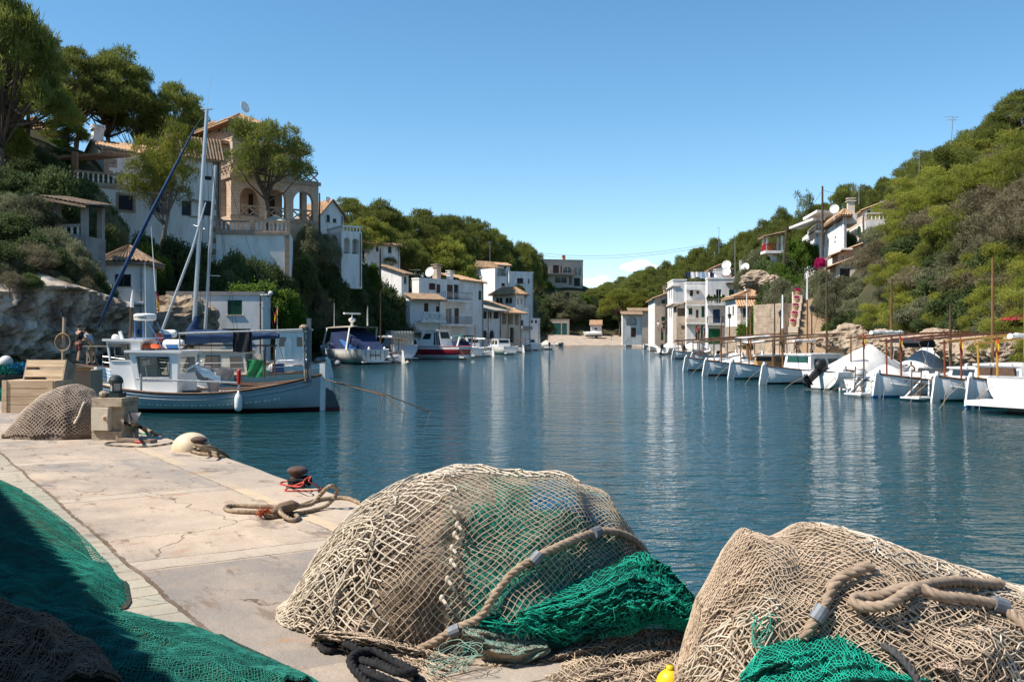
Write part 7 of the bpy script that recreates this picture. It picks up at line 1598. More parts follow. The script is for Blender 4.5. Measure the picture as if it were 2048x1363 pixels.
def sheet(name, fn, nu, nv, m, parent, sink=0.0, midx=None):
 uu, vv = np.meshgrid(np.linspace(0, 1, nu + 1), np.linspace(0, 1, nv + 1)); p = fn(uu.ravel(), vv.ravel())
 if sink: p = p - surf(fn)(uu.ravel(), vv.ravel())[1] * sink
 i, j = np.meshgrid(np.arange(nu), np.arange(nv)); q = (j * (nu + 1) + i).ravel(); FC = np.stack([q, q + 1, q + nu + 2, q + nu + 1], -1)
 mi = midx((i.ravel() + .5) / nu, (j.ravel() + .5) / nv) if midx else None
 return np_obj(name, p, FC, m, parent, smooth=True, midx=mi)
def loaf(tops, Yc, cx, A, d, seed, zb=0.0, hs=1.0, rough=.03, pw=.85, lumps=3.0, fold=2.6):
 """a heap lying across the view; tops: (column, row) of its outline read at depth Yc. u left-right, v front-bottom to back-bottom"""
 xs_ = [(a - 1024) / F * Yc for a, b in tops]; zs_ = [max(1.6 - (b - HOR) / F * Yc, .02) for a, b in tops]
 def fn(u, v):
  x = cx + A * np.sin((u - .5) * np.pi) ; s = (x - cx) / A
  h = np.interp(x, xs_, zs_) * hs; dd = d * np.clip(1 - np.abs(s) ** 1.9, .03, 1) ** .75 ; t = v * np.pi
  ct = np.cos(t); y = -np.sign(ct) * np.abs(ct) ** .8 * dd; z = h * np.sin(t) ** pw
  n1 = fbm(x * lumps, y * lumps + z * lumps, seed, 4) * rough * 2.2
  k = np.clip(z * 6, 0, 1); g_ = (1 - 2 * np.abs(fbm(x * 2.6 + y * .8 + seed, z * 1.3 + y, seed + 5, 2))) * rough * fold; y = y * (1 + g_); n1 = n1 + g_ * .35
  return np.stack([x + n1 * .5, Yc + y * (1 + n1), QZ + zb + z + n1 * k * .55 + .005], -1)
 return fn
def to_local(V, o): return V - np.array(o.location, dtype=np.float64)
def netpart(name, paths, r, m, parent, n=4):
 V, FC = strands(paths, r, n); return np_obj(name, to_local(V, parent), FC, m, parent, smooth=True)
def corepart(name, fn, nu, nv, m, parent, sink, midx=None):
 def f2(u, v): return fn(u, v) - np.array(parent.location)
 return sheet(name, f2, nu, nv, m, parent, sink, midx)
def rope_mesh(pts, r, name, m, parent=None, world=True, lay=3, sub=10, loc=None, pitch=5.0):
 """laid rope: twisted strands following a smoothed path"""
 pts = [Vector(p) for p in pts]; P_ = []
 ext = [pts[0] * 2 - pts[1]] + pts + [pts[-1] * 2 - pts[-2]]
 for i in range(1, len(ext) - 2):
  p0, p1, p2, p3 = ext[i - 1:i + 3]
  for k in range(sub):
   t = k / sub; P_.append(0.5 * ((2 * p1) + (p2 - p0) * t + (2 * p0 - 5 * p1 + 4 * p2 - p3) * t * t + (3 * p1 - p0 - 3 * p2 + p3) * t ** 3))
 P_.append(pts[-1]); A_ = np.array(P_)
 L = np.concatenate([[0], np.cumsum(np.linalg.norm(np.diff(A_, axis=0), axis=1))]); n = max(8, int(L[-1] / (r * .9))); s = np.linspace(0, L[-1], n)
 A_ = np.stack([np.interp(s, L, A_[:, i]) for i in range(3)], -1)
 d = np.gradient(A_, axis=0); d /= np.linalg.norm(d, axis=1)[:, None] + 1e-9; ref = np.array([[.1, .2, 1.0]]); a = np.cross(d, ref); a /= np.linalg.norm(a, axis=1)[:, None] + 1e-9; b_ = np.cross(d, a)
 ph = s / (r * pitch) * 2 * np.pi; paths = []
 for k in range(lay):
  q = ph + 2 * np.pi * k / lay; paths.append(A_ + (a * np.cos(q)[:, None] + b_ * np.sin(q)[:, None]) * r * .48)
 V, FC = strands(paths, r * .58, 6)
 o0 = root_loc(parent) if parent else Vector(loc if loc is not None else pts[0]); o = np_obj(name, V - np.array(o0), FC, m, parent, smooth=True)
 if not parent: o.location = o0
 return o
dark_rope = mat('black_rope', (.028, .028, .03), .9, (.015, .015, .017), 30, spec=.15)
lead = mat('lead_sleeve', (.20, .22, .25), .6, (.14, .15, .17), 20, metal=.2)
# --- the large net heap in the middle
N1 = thing('fishing_net', 'big heap of cream, tan and teal fishing nets in the middle of the quay edge', 'fishing net', (-.2, 5.6, QZ), 0, 'heaps of fishing net on the quay')
tops1 = ((560, 1275), (590, 1205), (640, 1110), (690, 1045), (740, 1000), (830, 955), (890, 937), (960, 932), (1040, 936), (1120, 950), (1200, 990), (1255, 1045), (1282, 1095), (1300, 1150), (1330, 1250))
f1 = loaf(tops1, 5.65, -.24, 1.06, .66, 1.0, rough=.042, lumps=2.4, hs=.945)
def mid1(u, v):
 m_ = np.zeros(len(u), int); t = v + .06 * fbm(u * 9, v * 9, 3.0, 3)
 m_[(u > .46) & (u < .86) & (t > .24)] = 2; m_[(u > .42) & (u < .54) & (t > .20) & (t < .42)] = 3; m_[(u > .50) & (u < .86) & (t < .30)] = 2
 m_[(u > .60) & (u < .82) & (t > .31)] = 1; m_[(u > .42) & (u < .53) & (t > .3)] = 3; m_[(u > .78) & (t > .36)] = 4; return m_
corepart('packed_core', f1, 120, 70, [core_tan, core_blue, core_teal2, core_beige, core_tan], N1, .022, mid1)
S1 = surf(f1)
netpart('fine_mesh', drape(S1, 2.5, 1.9, .034, 2, .14, (.36, .97), (.02, .62), .004), .0021, n_tan, N1)
netpart('inner_fine_mesh', drape(S1, 2.5, 1.9, .030, 12, .50, (.46, .95), (.02, .55), -.010), .0013, n_pale, N1)
thick = drape(S1, 2.5, 1.9, .055, 3, .30, (.03, .47), (.02, .62), .012, keep=lambda u, v: (u < .36 + .11 * np.clip(v * 2.4, 0, 1.0) + .02 * np.sin(v * 40)))
thick += drape(S1, 2.5, 1.9, .060, 4, .55, (.03, .40), (.02, .55), .026, keep=lambda u, v: u < .30 + .10 * np.clip(v * 2.2, 0, 1.1))
thick += drape(S1, 2.5, 1.9, .056, 6, .22, (.40, .70), (.435, .60), .012, keep=lambda u, v: v > .43 + .24 * np.clip(u - .46, 0, 1))
netpart('thick_mesh', thick, .0046, n_cream, N1, 5)
netpart('tangled_mesh', drape(S1, 2.5, 1.9, .030, 5, .9, (.02, .36), (.01, .50), .006), .0028, n_tan, N1)
def squig(S, n, seed, u, v, ln, lift, wig=.02, k=14, W=2.5, H=1.9):
 r2 = np.random.RandomState(seed); out = []
 for i in range(n):
  a, b_ = r2.uniform(*u), r2.uniform(*v); ang = r2.uniform(0, 6.28); t = np.linspace(0, ln, k); ang = ang + np.cumsum(r2.randn(k)) * .55
  uu = a + np.cumsum(np.cos(ang)) * ln / k / W; vv = b_ + np.cumsum(np.sin(ang)) * ln / k / H
  p, n_ = S(np.clip(uu, .005, .995), np.clip(vv, .005, .98)); out.append(p + n_ * (lift + wig * (.5 + .5 * np.sin(np.cumsum(r2.rand(k) * 1.5))))[:, None])
 return out
netpart('loose_cord', squig(S1, 110, 8, (.02, .24), (.02, .30), .24, .004, .03), .0042, n_cream, N1, 5)
def onS(S, px, py, Y0=5.05, lift=.03, fnS=None):
 """point of a heap seen at this pixel (search over the surface)"""
 g_ = onS.cache.setdefault(id(S), None)
 if g_ is None:
  uu, vv = np.meshgrid(np.linspace(0.01, .99, 160), np.linspace(.01, .62, 120)); p, n = S(uu.ravel(), vv.ravel()); onS.cache[id(S)] = g_ = (p, n)
 p, n = g_; qx = 1024 + F * p[:, 0] / p[:, 1]; qy = HOR - F * (p[:, 2] - EYE) / p[:, 1]
 d = (qx - px) ** 2 + (qy - py) ** 2 + (p[:, 1] - 4) * 60; i = int(np.argmin(d)); return Vector(p[i] + n[i] * lift)
onS.cache = {}
rp = [(1288, 1120), (1262, 1085), (1225, 1066), (1180, 1067), (1130, 1085), (1076, 1112), (1030, 1150), (992, 1192), (960, 1228), (918, 1256), (872, 1278), (840, 1300), (838, 1328)]
pts = [onS(S1, a, b_, lift=.035) for a, b_ in rp]
n_rope = netmat('brown_head_rope', (.36, .27, .20), (.25, .185, .135), sc=20); ro = rope_mesh(pts, .022, 'head_rope', n_rope, N1)
for (a, b_), (c_, d_) in (((1076, 1112), (1066, 1119)), ((1186, 1067), (1176, 1068)), ((920, 1254), (908, 1261))):
 p, q = onS(S1, a, b_, lift=.035), onS(S1, c_, d_, lift=.035); dd = (q - p).normalized() * .03; m_ = (p + q) / 2; b = MB(); b.tube([m_ - dd, m_ + dd], .031, 12); b.v = [tuple(Vector(x) - N1.location) for x in b.v]; b.build('lead_band', lead, ro)
b = MB()
for (a, b_) in ((905, 1020), (912, 1045), (908, 1068), (906, 1100), (902, 1128), (893, 1158), (880, 1190)):
 p = onS(S1, a, b_, lift=.025) - N1.location; b.ball(p, (.014, .012, .02), 8, 6); b.tube([p, p + Vector((.02, -.02, -.02)), p + Vector((.035, -.01, -.05))], .008, 5)
b.build('knots', n_cream, N1)
def bundle(tops, bots, Ytop, Ybot, seed, rough=.03, bulge=.12, folds=0, fold_a=.02):
 """a hanging fold of net between an upper and a lower pixel line"""
 tx = np.array(tops, float); bx_ = np.array(bots, float); su = np.linspace(0, 1, len(tx)); sb = np.linspace(0, 1, len(bx_))
 def fn(u, v):
  ax, ay = np.interp(u, su, tx[:, 0]), np.interp(u, su, tx[:, 1]); cx_, cy = np.interp(u, sb, bx_[:, 0]), np.interp(u, sb, bx_[:, 1])
  px_ = ax + (cx_ - ax) * v; py_ = ay + (cy - ay) * v; Yb = np.interp(u, sb, bx_[:, 2]) if bx_.shape[1] > 2 else Ybot; Y = Ytop + (Yb - Ytop) * v - bulge * np.sin(np.pi * v) * (0.35 + .65 * np.sin(np.pi * np.clip(u, 0, 1)))
  Y = Y + fbm(u * 5, v * 5, seed, 4) * rough + fold_a * folds * (1 - 2 * np.abs(fbm(u * 2.5 + v, v * folds * 2 + u * 2, seed + 4, 3)))
  return np.stack([(px_ - 1024) / F * Y, Y, EYE - (py_ - HOR) / F * Y], -1)
 return fn
ft = bundle(((955, 1228), (1060, 1190), (1170, 1150), (1282, 1094), (1350, 1140), (1398, 1198), (1408, 1236)), ((962, 1240), (1040, 1262), (1140, 1282), (1230, 1262), (1300, 1240), (1360, 1248), (1400, 1244)), 5.05, 4.90, 2.0, .05, .16, 3, .028)
corepart('teal_bundle', ft, 90, 50, core_teal, N1, .014); St = surf(ft)
netpart('teal_mesh', drape(St, 1.25, .5, .024, 21, .5, (.0, 1), (.0, 1), -.006) + drape(St, 1.25, .5, .026, 22, .8, (.02, .98), (.03, .97), -.022) + drape(St, 1.25, .5, .024, 23, .9, (.05, .95), (.1, .9), -.034), .0015, n_teal, N1)
fp = bundle(((932, 1238), (980, 1246), (1040, 1262), (1090, 1276)), ((925, 1262), (960, 1310), (1030, 1335), (1100, 1300)), 4.98, 4.86, 5.0, .02, .10, 3, .02)
corepart('pale_bundle', fp, 40, 30, core_beige, N1, .01); netpart('pale_mesh', drape(surf(fp), .5, .3, .017, 25, .5, (0, 1), (0, 1), -.006), .0017, n_pale, N1)
gY = lambda r: WY(r, QZ - .01)
fs_ = bundle(((640, 1255), (740, 1262), (850, 1280), (950, 1305), (1050, 1312), (1150, 1280), (1260, 1258), (1340, 1248), (1396, 1238)), tuple((a, r, gY(r)) for a, r in ((620, 1292), (720, 1318), (830, 1372), (950, 1430), (1060, 1440), (1180, 1440), (1280, 1430), (1380, 1420), (1430, 1400))), 5.02, 4.6, 7.0, .10, .06, 4, .02)
corepart('skirt_core', fs_, 110, 50, core_tan, N1, .012); Ss = surf(fs_)
netpart('skirt_mesh', drape(Ss, 2.0, .55, .026, 31, .55, (0, 1), (0, 1), -.006) + drape(Ss, 2.0, .55, .032, 32, .8, (.02, .98), (.02, .98), -.016), .0026, n_tan, N1)
tw_ = [ (np.array(PQ(900, 1340, .02)) + np.random.RandomState(i).randn(3) * .02 + np.stack([.10 * np.cos(np.linspace(0, 7, 40) + i) * (1 + .3 * np.sin(3 * np.linspace(0, 7, 40) + i)), .07 * np.sin(np.linspace(0, 7, 40) * 1.3 + 2 * i), .05 + .04 * np.sin(np.linspace(0, 9, 40) + i)], -1)) for i in range(7)]
netpart('green_twine', tw_, .0018, n_pale, N1)
# --- the heap at the right edge
N2 = thing('fishing_net', 'heap of tan fishing net with teal bundle and thick ropes at the right edge', 'fishing net', (1.5, 4.3, QZ), 0, 'heaps of fishing net on the quay')
tops2 = ((1340, 1363), (1375, 1262), (1395, 1205), (1425, 1160), (1455, 1110), (1490, 1066), (1530, 1072), (1570, 1078), (1618, 1056), (1680, 1062), (1735, 1080), (1790, 1115), (1880, 1135), (1990, 1168), (2060, 1196), (2180, 1280), (2260, 1363))
f2 = loaf(tops2, 4.3, 1.66, .98, .62, 4.0, rough=.036, pw=.8, lumps=3.6)
corepart('packed_core', f2, 120, 70, [core_tan, core_beige], N2, .016, lambda u, v: (fbm(u * 6, v * 6, 1.0, 2) > .05).astype(int)); S2 = surf(f2)
netpart('tan_mesh', drape(S2, 2.2, 1.7, .026, 41, .16, (.03, .97), (.02, .62), .003) + drape(S2, 2.2, 1.7, .030, 42, .26, (.03, .97), (.02, .50), .008), .0025, n_tan, N2)
for q_ in (drape(S2, 2.2, 1.7, .046, 43, .4, (.40, .75), (.40, .60), .010, keep=lambda u, v: v > .40 + .1 * np.sin(u * 9)), drape(S2, 2.2, 1.7, .046, 44, .45, (.03, .30), (.02, .26), .012), drape(S2, 2.2, 1.7, .044, 45, .45, (.55, .97), (.08, .26), .014)): netpart('thick_mesh', q_, .0036, n_cream, N2, 5)
netpart('loose_cord', squig(S2, 60, 9, (.03, .30), (.02, .30), .20, .004, .02, W=2.2, H=1.7), .0032, n_tan, N2, 5); netpart('loose_cord', squig(S2, 70, 10, (.45, .97), (.10, .28), .22, .004, .02, W=2.2, H=1.7), .0032, n_tan, N2, 5)
for i, path in enumerate((((1737, 1143), (1712, 1152), (1684, 1165), (1668, 1185), (1658, 1210), (1640, 1232), (1622, 1258), (1606, 1276)), ((2050, 1262), (2010, 1236), (1985, 1222), (1930, 1212), (1870, 1206), (1830, 1190), (1800, 1186), (1750, 1192), (1718, 1200), (1706, 1212), (1720, 1226), (1765, 1222), (1812, 1204), (1850, 1184), (1900, 1174), (1955, 1176), (1995, 1180)))):
 pts = [onS(S2, a, b_, lift=.035 + (.03 if i and 8 < k < 13 else 0)) for k, (a, b_) in enumerate(path)]; r_ = rope_mesh(pts, .023, 'head_rope', n_rope, N2)
 k = 5 if i == 0 else 2; d_ = (pts[k + 1] - pts[k - 1]).normalized() * .03; b = MB(); b.tube([pts[k] - d_ - N2.location, pts[k] + d_ - N2.location], .031, 12); b.build('lead_band', lead, r_)
fg = bundle(((1478, 1345), (1520, 1290), (1600, 1268), (1680, 1250), (1740, 1272), (1800, 1300), (1860, 1318), (1925, 1350)), ((1470, 1420), (1560, 1430), (1650, 1430), (1740, 1430), (1850, 1430), (1940, 1430)), 3.86, 3.62, 3.0, .05, .16, 2, .02)
corepart('teal_bundle', fg, 80, 40, core_teal, N2, .012); netpart('teal_mesh', drape(surf(fg), .95, .36, .017, 51, .35, (0, 1), (0, 1), -.006), .0016, n_teal, N2)
rope_mesh([PQ(1760, 1285, .62 - .2) * 1 if False else P(a, b_, y_) for a, b_, y_ in ((1762, 1288, 3.78), (1785, 1300, 3.70), (1812, 1325, 3.64), (1835, 1360, 3.58), (1850, 1420, 3.5))], .016, 'grey_rope', mat('charcoal_rope', (.07, .068, .07), .9, (.04, .04, .042), 30), N2)
fk = bundle(((1850, 1300), (1900, 1302), (1960, 1330), (2010, 1372)), ((1870, 1330), (1910, 1345), (1950, 1380), (1990, 1420)), 3.8, 3.66, 6.0, .02, .05, 2, .01)
corepart('pink_bundle', fk, 40, 20, core_beige, N2, .01); netpart('pink_mesh', drape(surf(fk), .35, .14, .012, 53, .3, (0, 1), (0, 1), -.005), .0017, netmat('pale_pink_twine', (.55, .42, .34), (.42, .31, .25)), N2)
ctr = np.array(P(1536, 1256, 3.95)); r3 = np.random.RandomState(6)
tw_ = [ctr + .075 * np.stack([np.cos(t_ * a + p1) * (.5 + .5 * np.sin(t_ * .7 + p3)), .5 * np.sin(t_ * 1.3 + p2), .85 * np.sin(t_ * b_ + p2)], -1) for t_ in (np.linspace(0, 12, 90),) for a, b_, p1, p2, p3 in [tuple(r3.uniform((.7, .8, 0, 0, 0), (1.3, 1.5, 6, 6, 6))) for _ in range(9)]]
netpart('green_twine', tw_, .0018, netmat('sea_green_twine', (.10, .40, .30), (.07, .28, .21)), N2)
b = MB(); b.ball((0, 0, 0), (.062, .055, .066), 18, 12); b.tube([(.0, 0, .055), (0, 0, .08)], .018, 8); tag(b.build('net_float', yellow, None, smooth=True, loc=P(1340, 1366, 4.42)), 'bright yellow float peeking out between the two big net heaps', 'float')
# --- green and brown nets spread on the left
def spread(outline, inner, seed, hgt, rough=.06, folds=2.0, fa=.04):
 o_ = np.array([PQ(a, b_) for a, b_ in outline]); i_ = np.array([(x, y, QZ) for x, y in inner]); so_ = np.linspace(0, 1, len(o_)); si = np.linspace(0, 1, len(i_))
 def fn(u, v):
  a = np.stack([np.interp(u, so_, o_[:, k]) for k in range(3)], -1); c_ = np.stack([np.interp(u, si, i_[:, k]) for k in range(3)], -1)
  p = a + (c_ - a) * v[:, None]; e = np.clip(v / .22, 0, 1) ** .55
  p[:, 2] += hgt * e * (.75 + .5 * fbm(u * 3, v * 3, seed, 2)) + fa * 2 * (1 - 2 * np.abs(fbm(u * 4 + v, v * folds * 3, seed + 6, 3))) * e + rough * fbm(u * 6, v * 6, seed + 2, 4) * e + .004; return p
 return fn
N3 = thing('fishing_net', 'dark green fishing net spread flat over the quay in the left foreground shade', 'fishing net', (-2.8, 6.2, QZ), 0, 'nets spread at the left')
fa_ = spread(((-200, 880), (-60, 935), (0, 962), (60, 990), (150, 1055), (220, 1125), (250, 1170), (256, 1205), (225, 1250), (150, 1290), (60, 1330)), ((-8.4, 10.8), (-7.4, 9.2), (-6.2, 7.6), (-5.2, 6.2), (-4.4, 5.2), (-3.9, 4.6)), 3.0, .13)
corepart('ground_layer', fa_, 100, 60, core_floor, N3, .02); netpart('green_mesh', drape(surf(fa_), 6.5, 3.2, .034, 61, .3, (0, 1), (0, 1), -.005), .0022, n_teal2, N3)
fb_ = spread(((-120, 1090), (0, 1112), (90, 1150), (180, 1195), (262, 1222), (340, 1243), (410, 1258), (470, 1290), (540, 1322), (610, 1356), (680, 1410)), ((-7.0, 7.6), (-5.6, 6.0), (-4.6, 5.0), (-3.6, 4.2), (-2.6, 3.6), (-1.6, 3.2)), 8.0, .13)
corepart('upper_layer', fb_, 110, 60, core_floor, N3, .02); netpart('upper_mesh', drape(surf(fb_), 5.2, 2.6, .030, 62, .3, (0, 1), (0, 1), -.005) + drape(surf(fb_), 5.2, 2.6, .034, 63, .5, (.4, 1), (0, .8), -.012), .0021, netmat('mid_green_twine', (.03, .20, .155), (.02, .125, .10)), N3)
N4 = thing('fishing_net', 'brown fishing net bunched in the bottom left corner beside the green net', 'fishing net', (-2.4, 4.4, QZ), 0, 'nets spread at the left')
fc_ = spread(((-150, 1190), (0, 1226), (60, 1268), (130, 1302), (200, 1330), (236, 1368), (260, 1430)), ((-5.2, 5.6), (-4.2, 4.8), (-3.4, 4.1), (-2.8, 3.6), (-2.2, 3.2)), 11.0, .25, rough=.10)
fc0 = fc_
def fc_(u, v): p = fc0(u, v); p[:, 2] += .06; return p
corepart('packed_core', fc_, 80, 50, core_brown, N4, .02); netpart('brown_mesh', drape(surf(fc_), 3.0, 1.6, .028, 65, .6, (0, 1), (0, 1), -.004) + drape(surf(fc_), 3.0, 1.6, .034, 66, .8, (0, 1), (0, 1), -.014), .0030, n_brown, N4)
# --- ropes on the concrete
def coil(pxs, r, name, m, label, cat='rope', z=None):
 pts = [PQ(a, b_, r + (zz or 0)) for a, b_, zz in pxs]; o = rope_mesh(pts, r, name, m); return tag(o, label, cat)
coil([(655, 1250, .0), (640, 1285, 0), (660, 1300, .0), (700, 1270, .03), (690, 1250, .05), (720, 1262, .03), (735, 1290, .0), (700, 1305, .0), (690, 1285, .05), (720, 1300, .05), (770, 1330, .0), (820, 1350, 0), (838, 1362, 0), (810, 1372, 0), (760, 1352, .04), (710, 1330, 0), (716, 1318, .03), (760, 1330, .05), (800, 1345, .06), (828, 1342, .03), (790, 1322, .03), (740, 1300, .06), (700, 1320, .05), (740, 1370, 0), (790, 1395, 0)], .021, 'black_rope', dark_rope, 'thick black rope coiled in front of the big middle net heap')
coil([(722, 1006, 0), (690, 995, 0), (640, 998, .0), (590, 1012, .0), (520, 1012, 0), (465, 1010, 0), (450, 1016, 0), (470, 1022, 0), (530, 1024, 0), (590, 1026, .0), (640, 1016, .0), (660, 1004, .04), (674, 985, .12), (668, 972, .19), (655, 974, .19), (640, 990, .10), (622, 1008, .03), (585, 1012, .05), (560, 1022, .05), (585, 1040, 0), (596, 1033, 0), (580, 1026, .0), (548, 1032, .0), (530, 1030, .02)], .021, 'mooring_rope', ropem, 'tan mooring rope with an upright loop lying on the concrete')
kn = thing('rope_whipping', 'frayed orange and brown whipping knot on the tan mooring rope', 'knot', PQ(570, 1020, .06), 0)
b = MB(); b.tube([(-.10, -.06, -.02), (-.03, -.02, .02), (.06, .03, .04), (.10, .06, .03)], [.035, .05, .05, .03], 10); b.build('whipping', n_brown, kn)
V, FC = leaf_cloud([((-.17, -.08, -.02), (.06, .05, .04))], 220, .07, .008, 4); np_obj('frayed_ends', V, FC, mat('orange_fibre', (.42, .12, .05), .9), kn)
rust = mat('rusty_painted_iron', (.09, .05, .035), .6, (.05, .07, .11), 5, .4, .6, bump=.4, bscale=30, col3=(.16, .08, .045), scale3=9)
def bollard(px, py, label, yaw=0, tilt=0):
 t = thing('bollard', label, 'bollard', PQ(px, py), yaw, 'mooring bollards on the quay edge'); t.scale = (.74, .74, .78)
 b = MB(); b.lathe((0, 0, 0), [(.14, 0), (.14, .02), (.085, .04), (.08, .16), (.10, .20)], 18); b.build('post', rust, t, smooth=False)
 b = MB(); b.grid(lambda u, v: Vector((.155 * math.cos(2 * math.pi * u) * math.sin(math.pi * v) + .02, .105 * math.sin(2 * math.pi * u) * math.sin(math.pi * v), .225 - .065 * math.cos(math.pi * v) * (-1))), 20, 10); b.build('cap', rust, t, smooth=True); return t
bollard(592, 974, 'rusty blue-black iron bollard wound with a thin red line', .2)
def ring(c, rx, ry, z, turns, n=26, ph=0, jit=.012, seed=0, rise=.012):
 r2 = random.Random(seed); return [Vector((c.x + (rx + r2.uniform(-jit, jit)) * math.cos(ph + 6.283 * i / n), c.y + (ry + r2.uniform(-jit, jit)) * math.sin(ph + 6.283 * i / n), c.z + z + rise * i / n + r2.uniform(-.004, .004))) for i in range(int(n * turns) + 1)]
c1 = PQ(600, 974)
tag(rope_mesh(ring(c1 + Vector((.0, 0, 0)), .11, .09, .03, 2.4, 14, 0, .02, 1, .03), .020, 'black_rope', dark_rope, None, loc=c1), 'dark rope wound around the foot of the red-lined bollard', 'rope')
redl = mat('red_line', (.48, .07, .05), .8)
tag(rope_mesh([PQ(a, b_, z_) for a, b_, z_ in ((600, 962, .06), (572, 962, .01), (560, 966, .01), (575, 970, .02), (600, 972, .10), (606, 964, .12), (580, 974, .01), (570, 980, .01), (590, 981, .01), (640, 979, .01), (632, 970, .05), (618, 962, .12), (622, 953, .14), (612, 957, .12), (604, 966, .1))], .008, 'red_line', redl, None, loc=c1, sub=8), 'thin red line looped around the nearer bollard', 'rope')
t = bollard(396, 905, 'rusty bollard wrapped in tan ropes beside the cream fender', .1)
c2 = PQ(404, 905)
tag(rope_mesh(ring(c2 + Vector((.0, 0, 0)), .10, .085, .04, 2.6, 14, .4, .02, 3, .03), .019, 'tan_rope', ropem, None, loc=c2), 'tan rope turns wound round the farther bollard', 'rope')
for i, pts in enumerate((((392, 890, .2), (412, 893, .18), (432, 897, .10), (450, 908, .0), (458, 916, -.2)), ((385, 902, .03), (400, 906, .03), (425, 909, .02), (448, 914, .0), (456, 920, -.25)), ((400, 898, .12), (420, 902, .06), (440, 909, .0), (454, 918, -.3)))):
 tag(rope_mesh([PQ(a, b_, z_) for a, b_, z_ in pts], .022, 'mooring_rope', ropem, None), ('upper tan rope leading from the farther bollard over the quay edge', 'lowest tan rope lying flat from the farther bollard to the quay edge', 'middle tan rope slanting from the farther bollard over the quay edge')[i], 'rope')
fd = P(383, 895, 14.0); b = MB(); b.ball((0, 0, 0), (.27, .27, .23), 24, 16); b.lathe((0, 0, -.33), [(.05, 0), (.09, .06), (.06, .1)], 10); tag(b.build('round_fender', mat('cream_vinyl', (.66, .54, .36), .55, (.52, .42, .29), 4), None, smooth=True, loc=(fd.x, fd.y, QZ + .02)), 'big round cream fender hanging over the quay edge', 'fender')
# --- service pedestal
conc = mat('pedestal_concrete', (.50, .41, .30), .95, (.33, .265, .19), 9, .4, .65, bump=.6, bscale=60)
pd = thing('service_pedestal', 'concrete service pedestal with a beige cabinet and a domed lamp on top', 'pedestal', PQ(231, 877), R(-9))
b = MB(); b.box((0, 0, .07), (.50, .50, .14)); b.box((.06, .02, .36), (.38, .42, .46)); b.box((0, 0, .585), (.50, .50, .13)); b.build('body', conc, pd)
cabm = mat('beige_cabinet', (.64, .57, .45), .5, (.56, .49, .38), 5)
b = MB(); b.box((-.09, -.225, .33), (.29, .12, .36)); cb_ = b.build('cabinet', cabm, pd)
b = MB(); b.box((-.085, -.289, .33), (.26, .012, .34)); dr = b.build('door', cabm, cb_)
b = MB(); b.lathe((.03, -.30, .35), [(.035, 0), (.05, -.02), (.05, -.05), (.03, -.055)], 18, 'Y'); b.build('socket', mat('socket_ivory', (.6, .5, .38), .5), cb_); b = MB(); b.lathe((.03, -.353, .35), [(.028, 0), (.022, -.008)], 14, 'Y'); b.build('socket_centre', mat('socket_rust', (.3, .12, .08), .5), cb_)
b = MB(); b.box((-.2365, -.225, .38), (.006, .06, .20)); b.build('sticker', mat('purple_sticker', (.10, .08, .18), .6), cb_); b = MB(); b.box((-.2365, -.225, .23), (.006, .05, .05)); b.build('warning_sticker', yellow, cb_)
b = MB(); b.box((.02, -.02, .685), (.22, .22, .07)); b.lathe((.02, -.02, .72), [(.10, 0), (.105, .03)], 18); b.build('lamp_base', mat('dark_green_cast', (.03, .045, .045), .45), pd)
b = MB(); b.lathe((.02, -.02, .75), [(.082, 0), (.085, .13), (.08, .14)], 18); b.build('lamp_glass', mat('lamp_glass', (.38, .38, .36), .15, spec=.6), pd)
b = MB(); b.lathe((.02, -.02, .88), [(.105, -.01), (.112, .0), (.108, .04), (.085, .085), (.05, .11), (.01, .12)], 20); [b.box((.02 + .09 * math.cos(a), -.02 + .09 * math.sin(a), .81), (.015, .015, .15)) for a in (0, 1.57, 3.14, 4.71)]; b.build('lamp_hood', mat('dark_green_cast', (.03, .045, .045), .45), pd)
st_ = MB(); st_.ball((0, 0, .05), (.07, .06, .055), 8, 5); st_.v = [(x + .008 * math.sin(9 * y * 7), y, z) for x, y, z in st_.v]; tag(st_.build('stone', conc, None, loc=PQ(231, 877) + Vector((-.15, -.10, .65))), 'small stone left on top of the service pedestal', 'stone')
jg = thing('plastic_jug', 'translucent white plastic jug tied to the side of the pedestal', 'jug', PQ(231, 877) + Vector((.30, -.16, .20)), 0)
b = MB(); b.grid(lambda u, v: Vector(((.06 + .035 * v) * math.cos(6.283 * u) + .06 * v, (.05 + .02 * v) * math.sin(6.283 * u), .22 * v)), 16, 4); b.prism([(.06 * math.cos(.52 * k), .05 * math.sin(.52 * k), 0) for k in range(12)], (0, 0, .005)); b.build('body', mat('milky_plastic', (.55, .53, .50), .4, trans=.3), jg)
b = MB(); b.tube([(.0, -.05, .24), (.03, -.06, .15), (.09, -.12, .0), (.14, -.2, -.16)], .014, 6); b.build('handle_cord', spar_d, jg)
b = MB(); b.box((0, 0, .025), (.62, .16, .05), (0, 0, -.35)); tag(b.build('plank', mat('grey_plank', (.26, .20, .15), .9, (.17, .13, .1), 6, stretch=(.3, 3, 1)), None, loc=PQ(274, 884)), 'short grey plank lying beside the service pedestal', 'plank')
tag(rope_mesh([PQ(a, b_, .016) for a, b_ in ((350, 884), (330, 888), (300, 892), (262, 892), (225, 890), (210, 887), (222, 884), (250, 883), (268, 883))], .013, 'hose', mat('olive_hose', (.12, .10, .075), .6), None, lay=2, pitch=30), 'thin hose looped on the concrete in front of the pedestal', 'hose')
b = MB(); b.tube([(0, 0, 0), (.13, -.03, 0)], [.022, .018], 8); tag(b.build('hose_nozzle', redm, None, loc=PQ(270, 883, .025)), 'red nozzle on the end of the thin hose', 'nozzle')
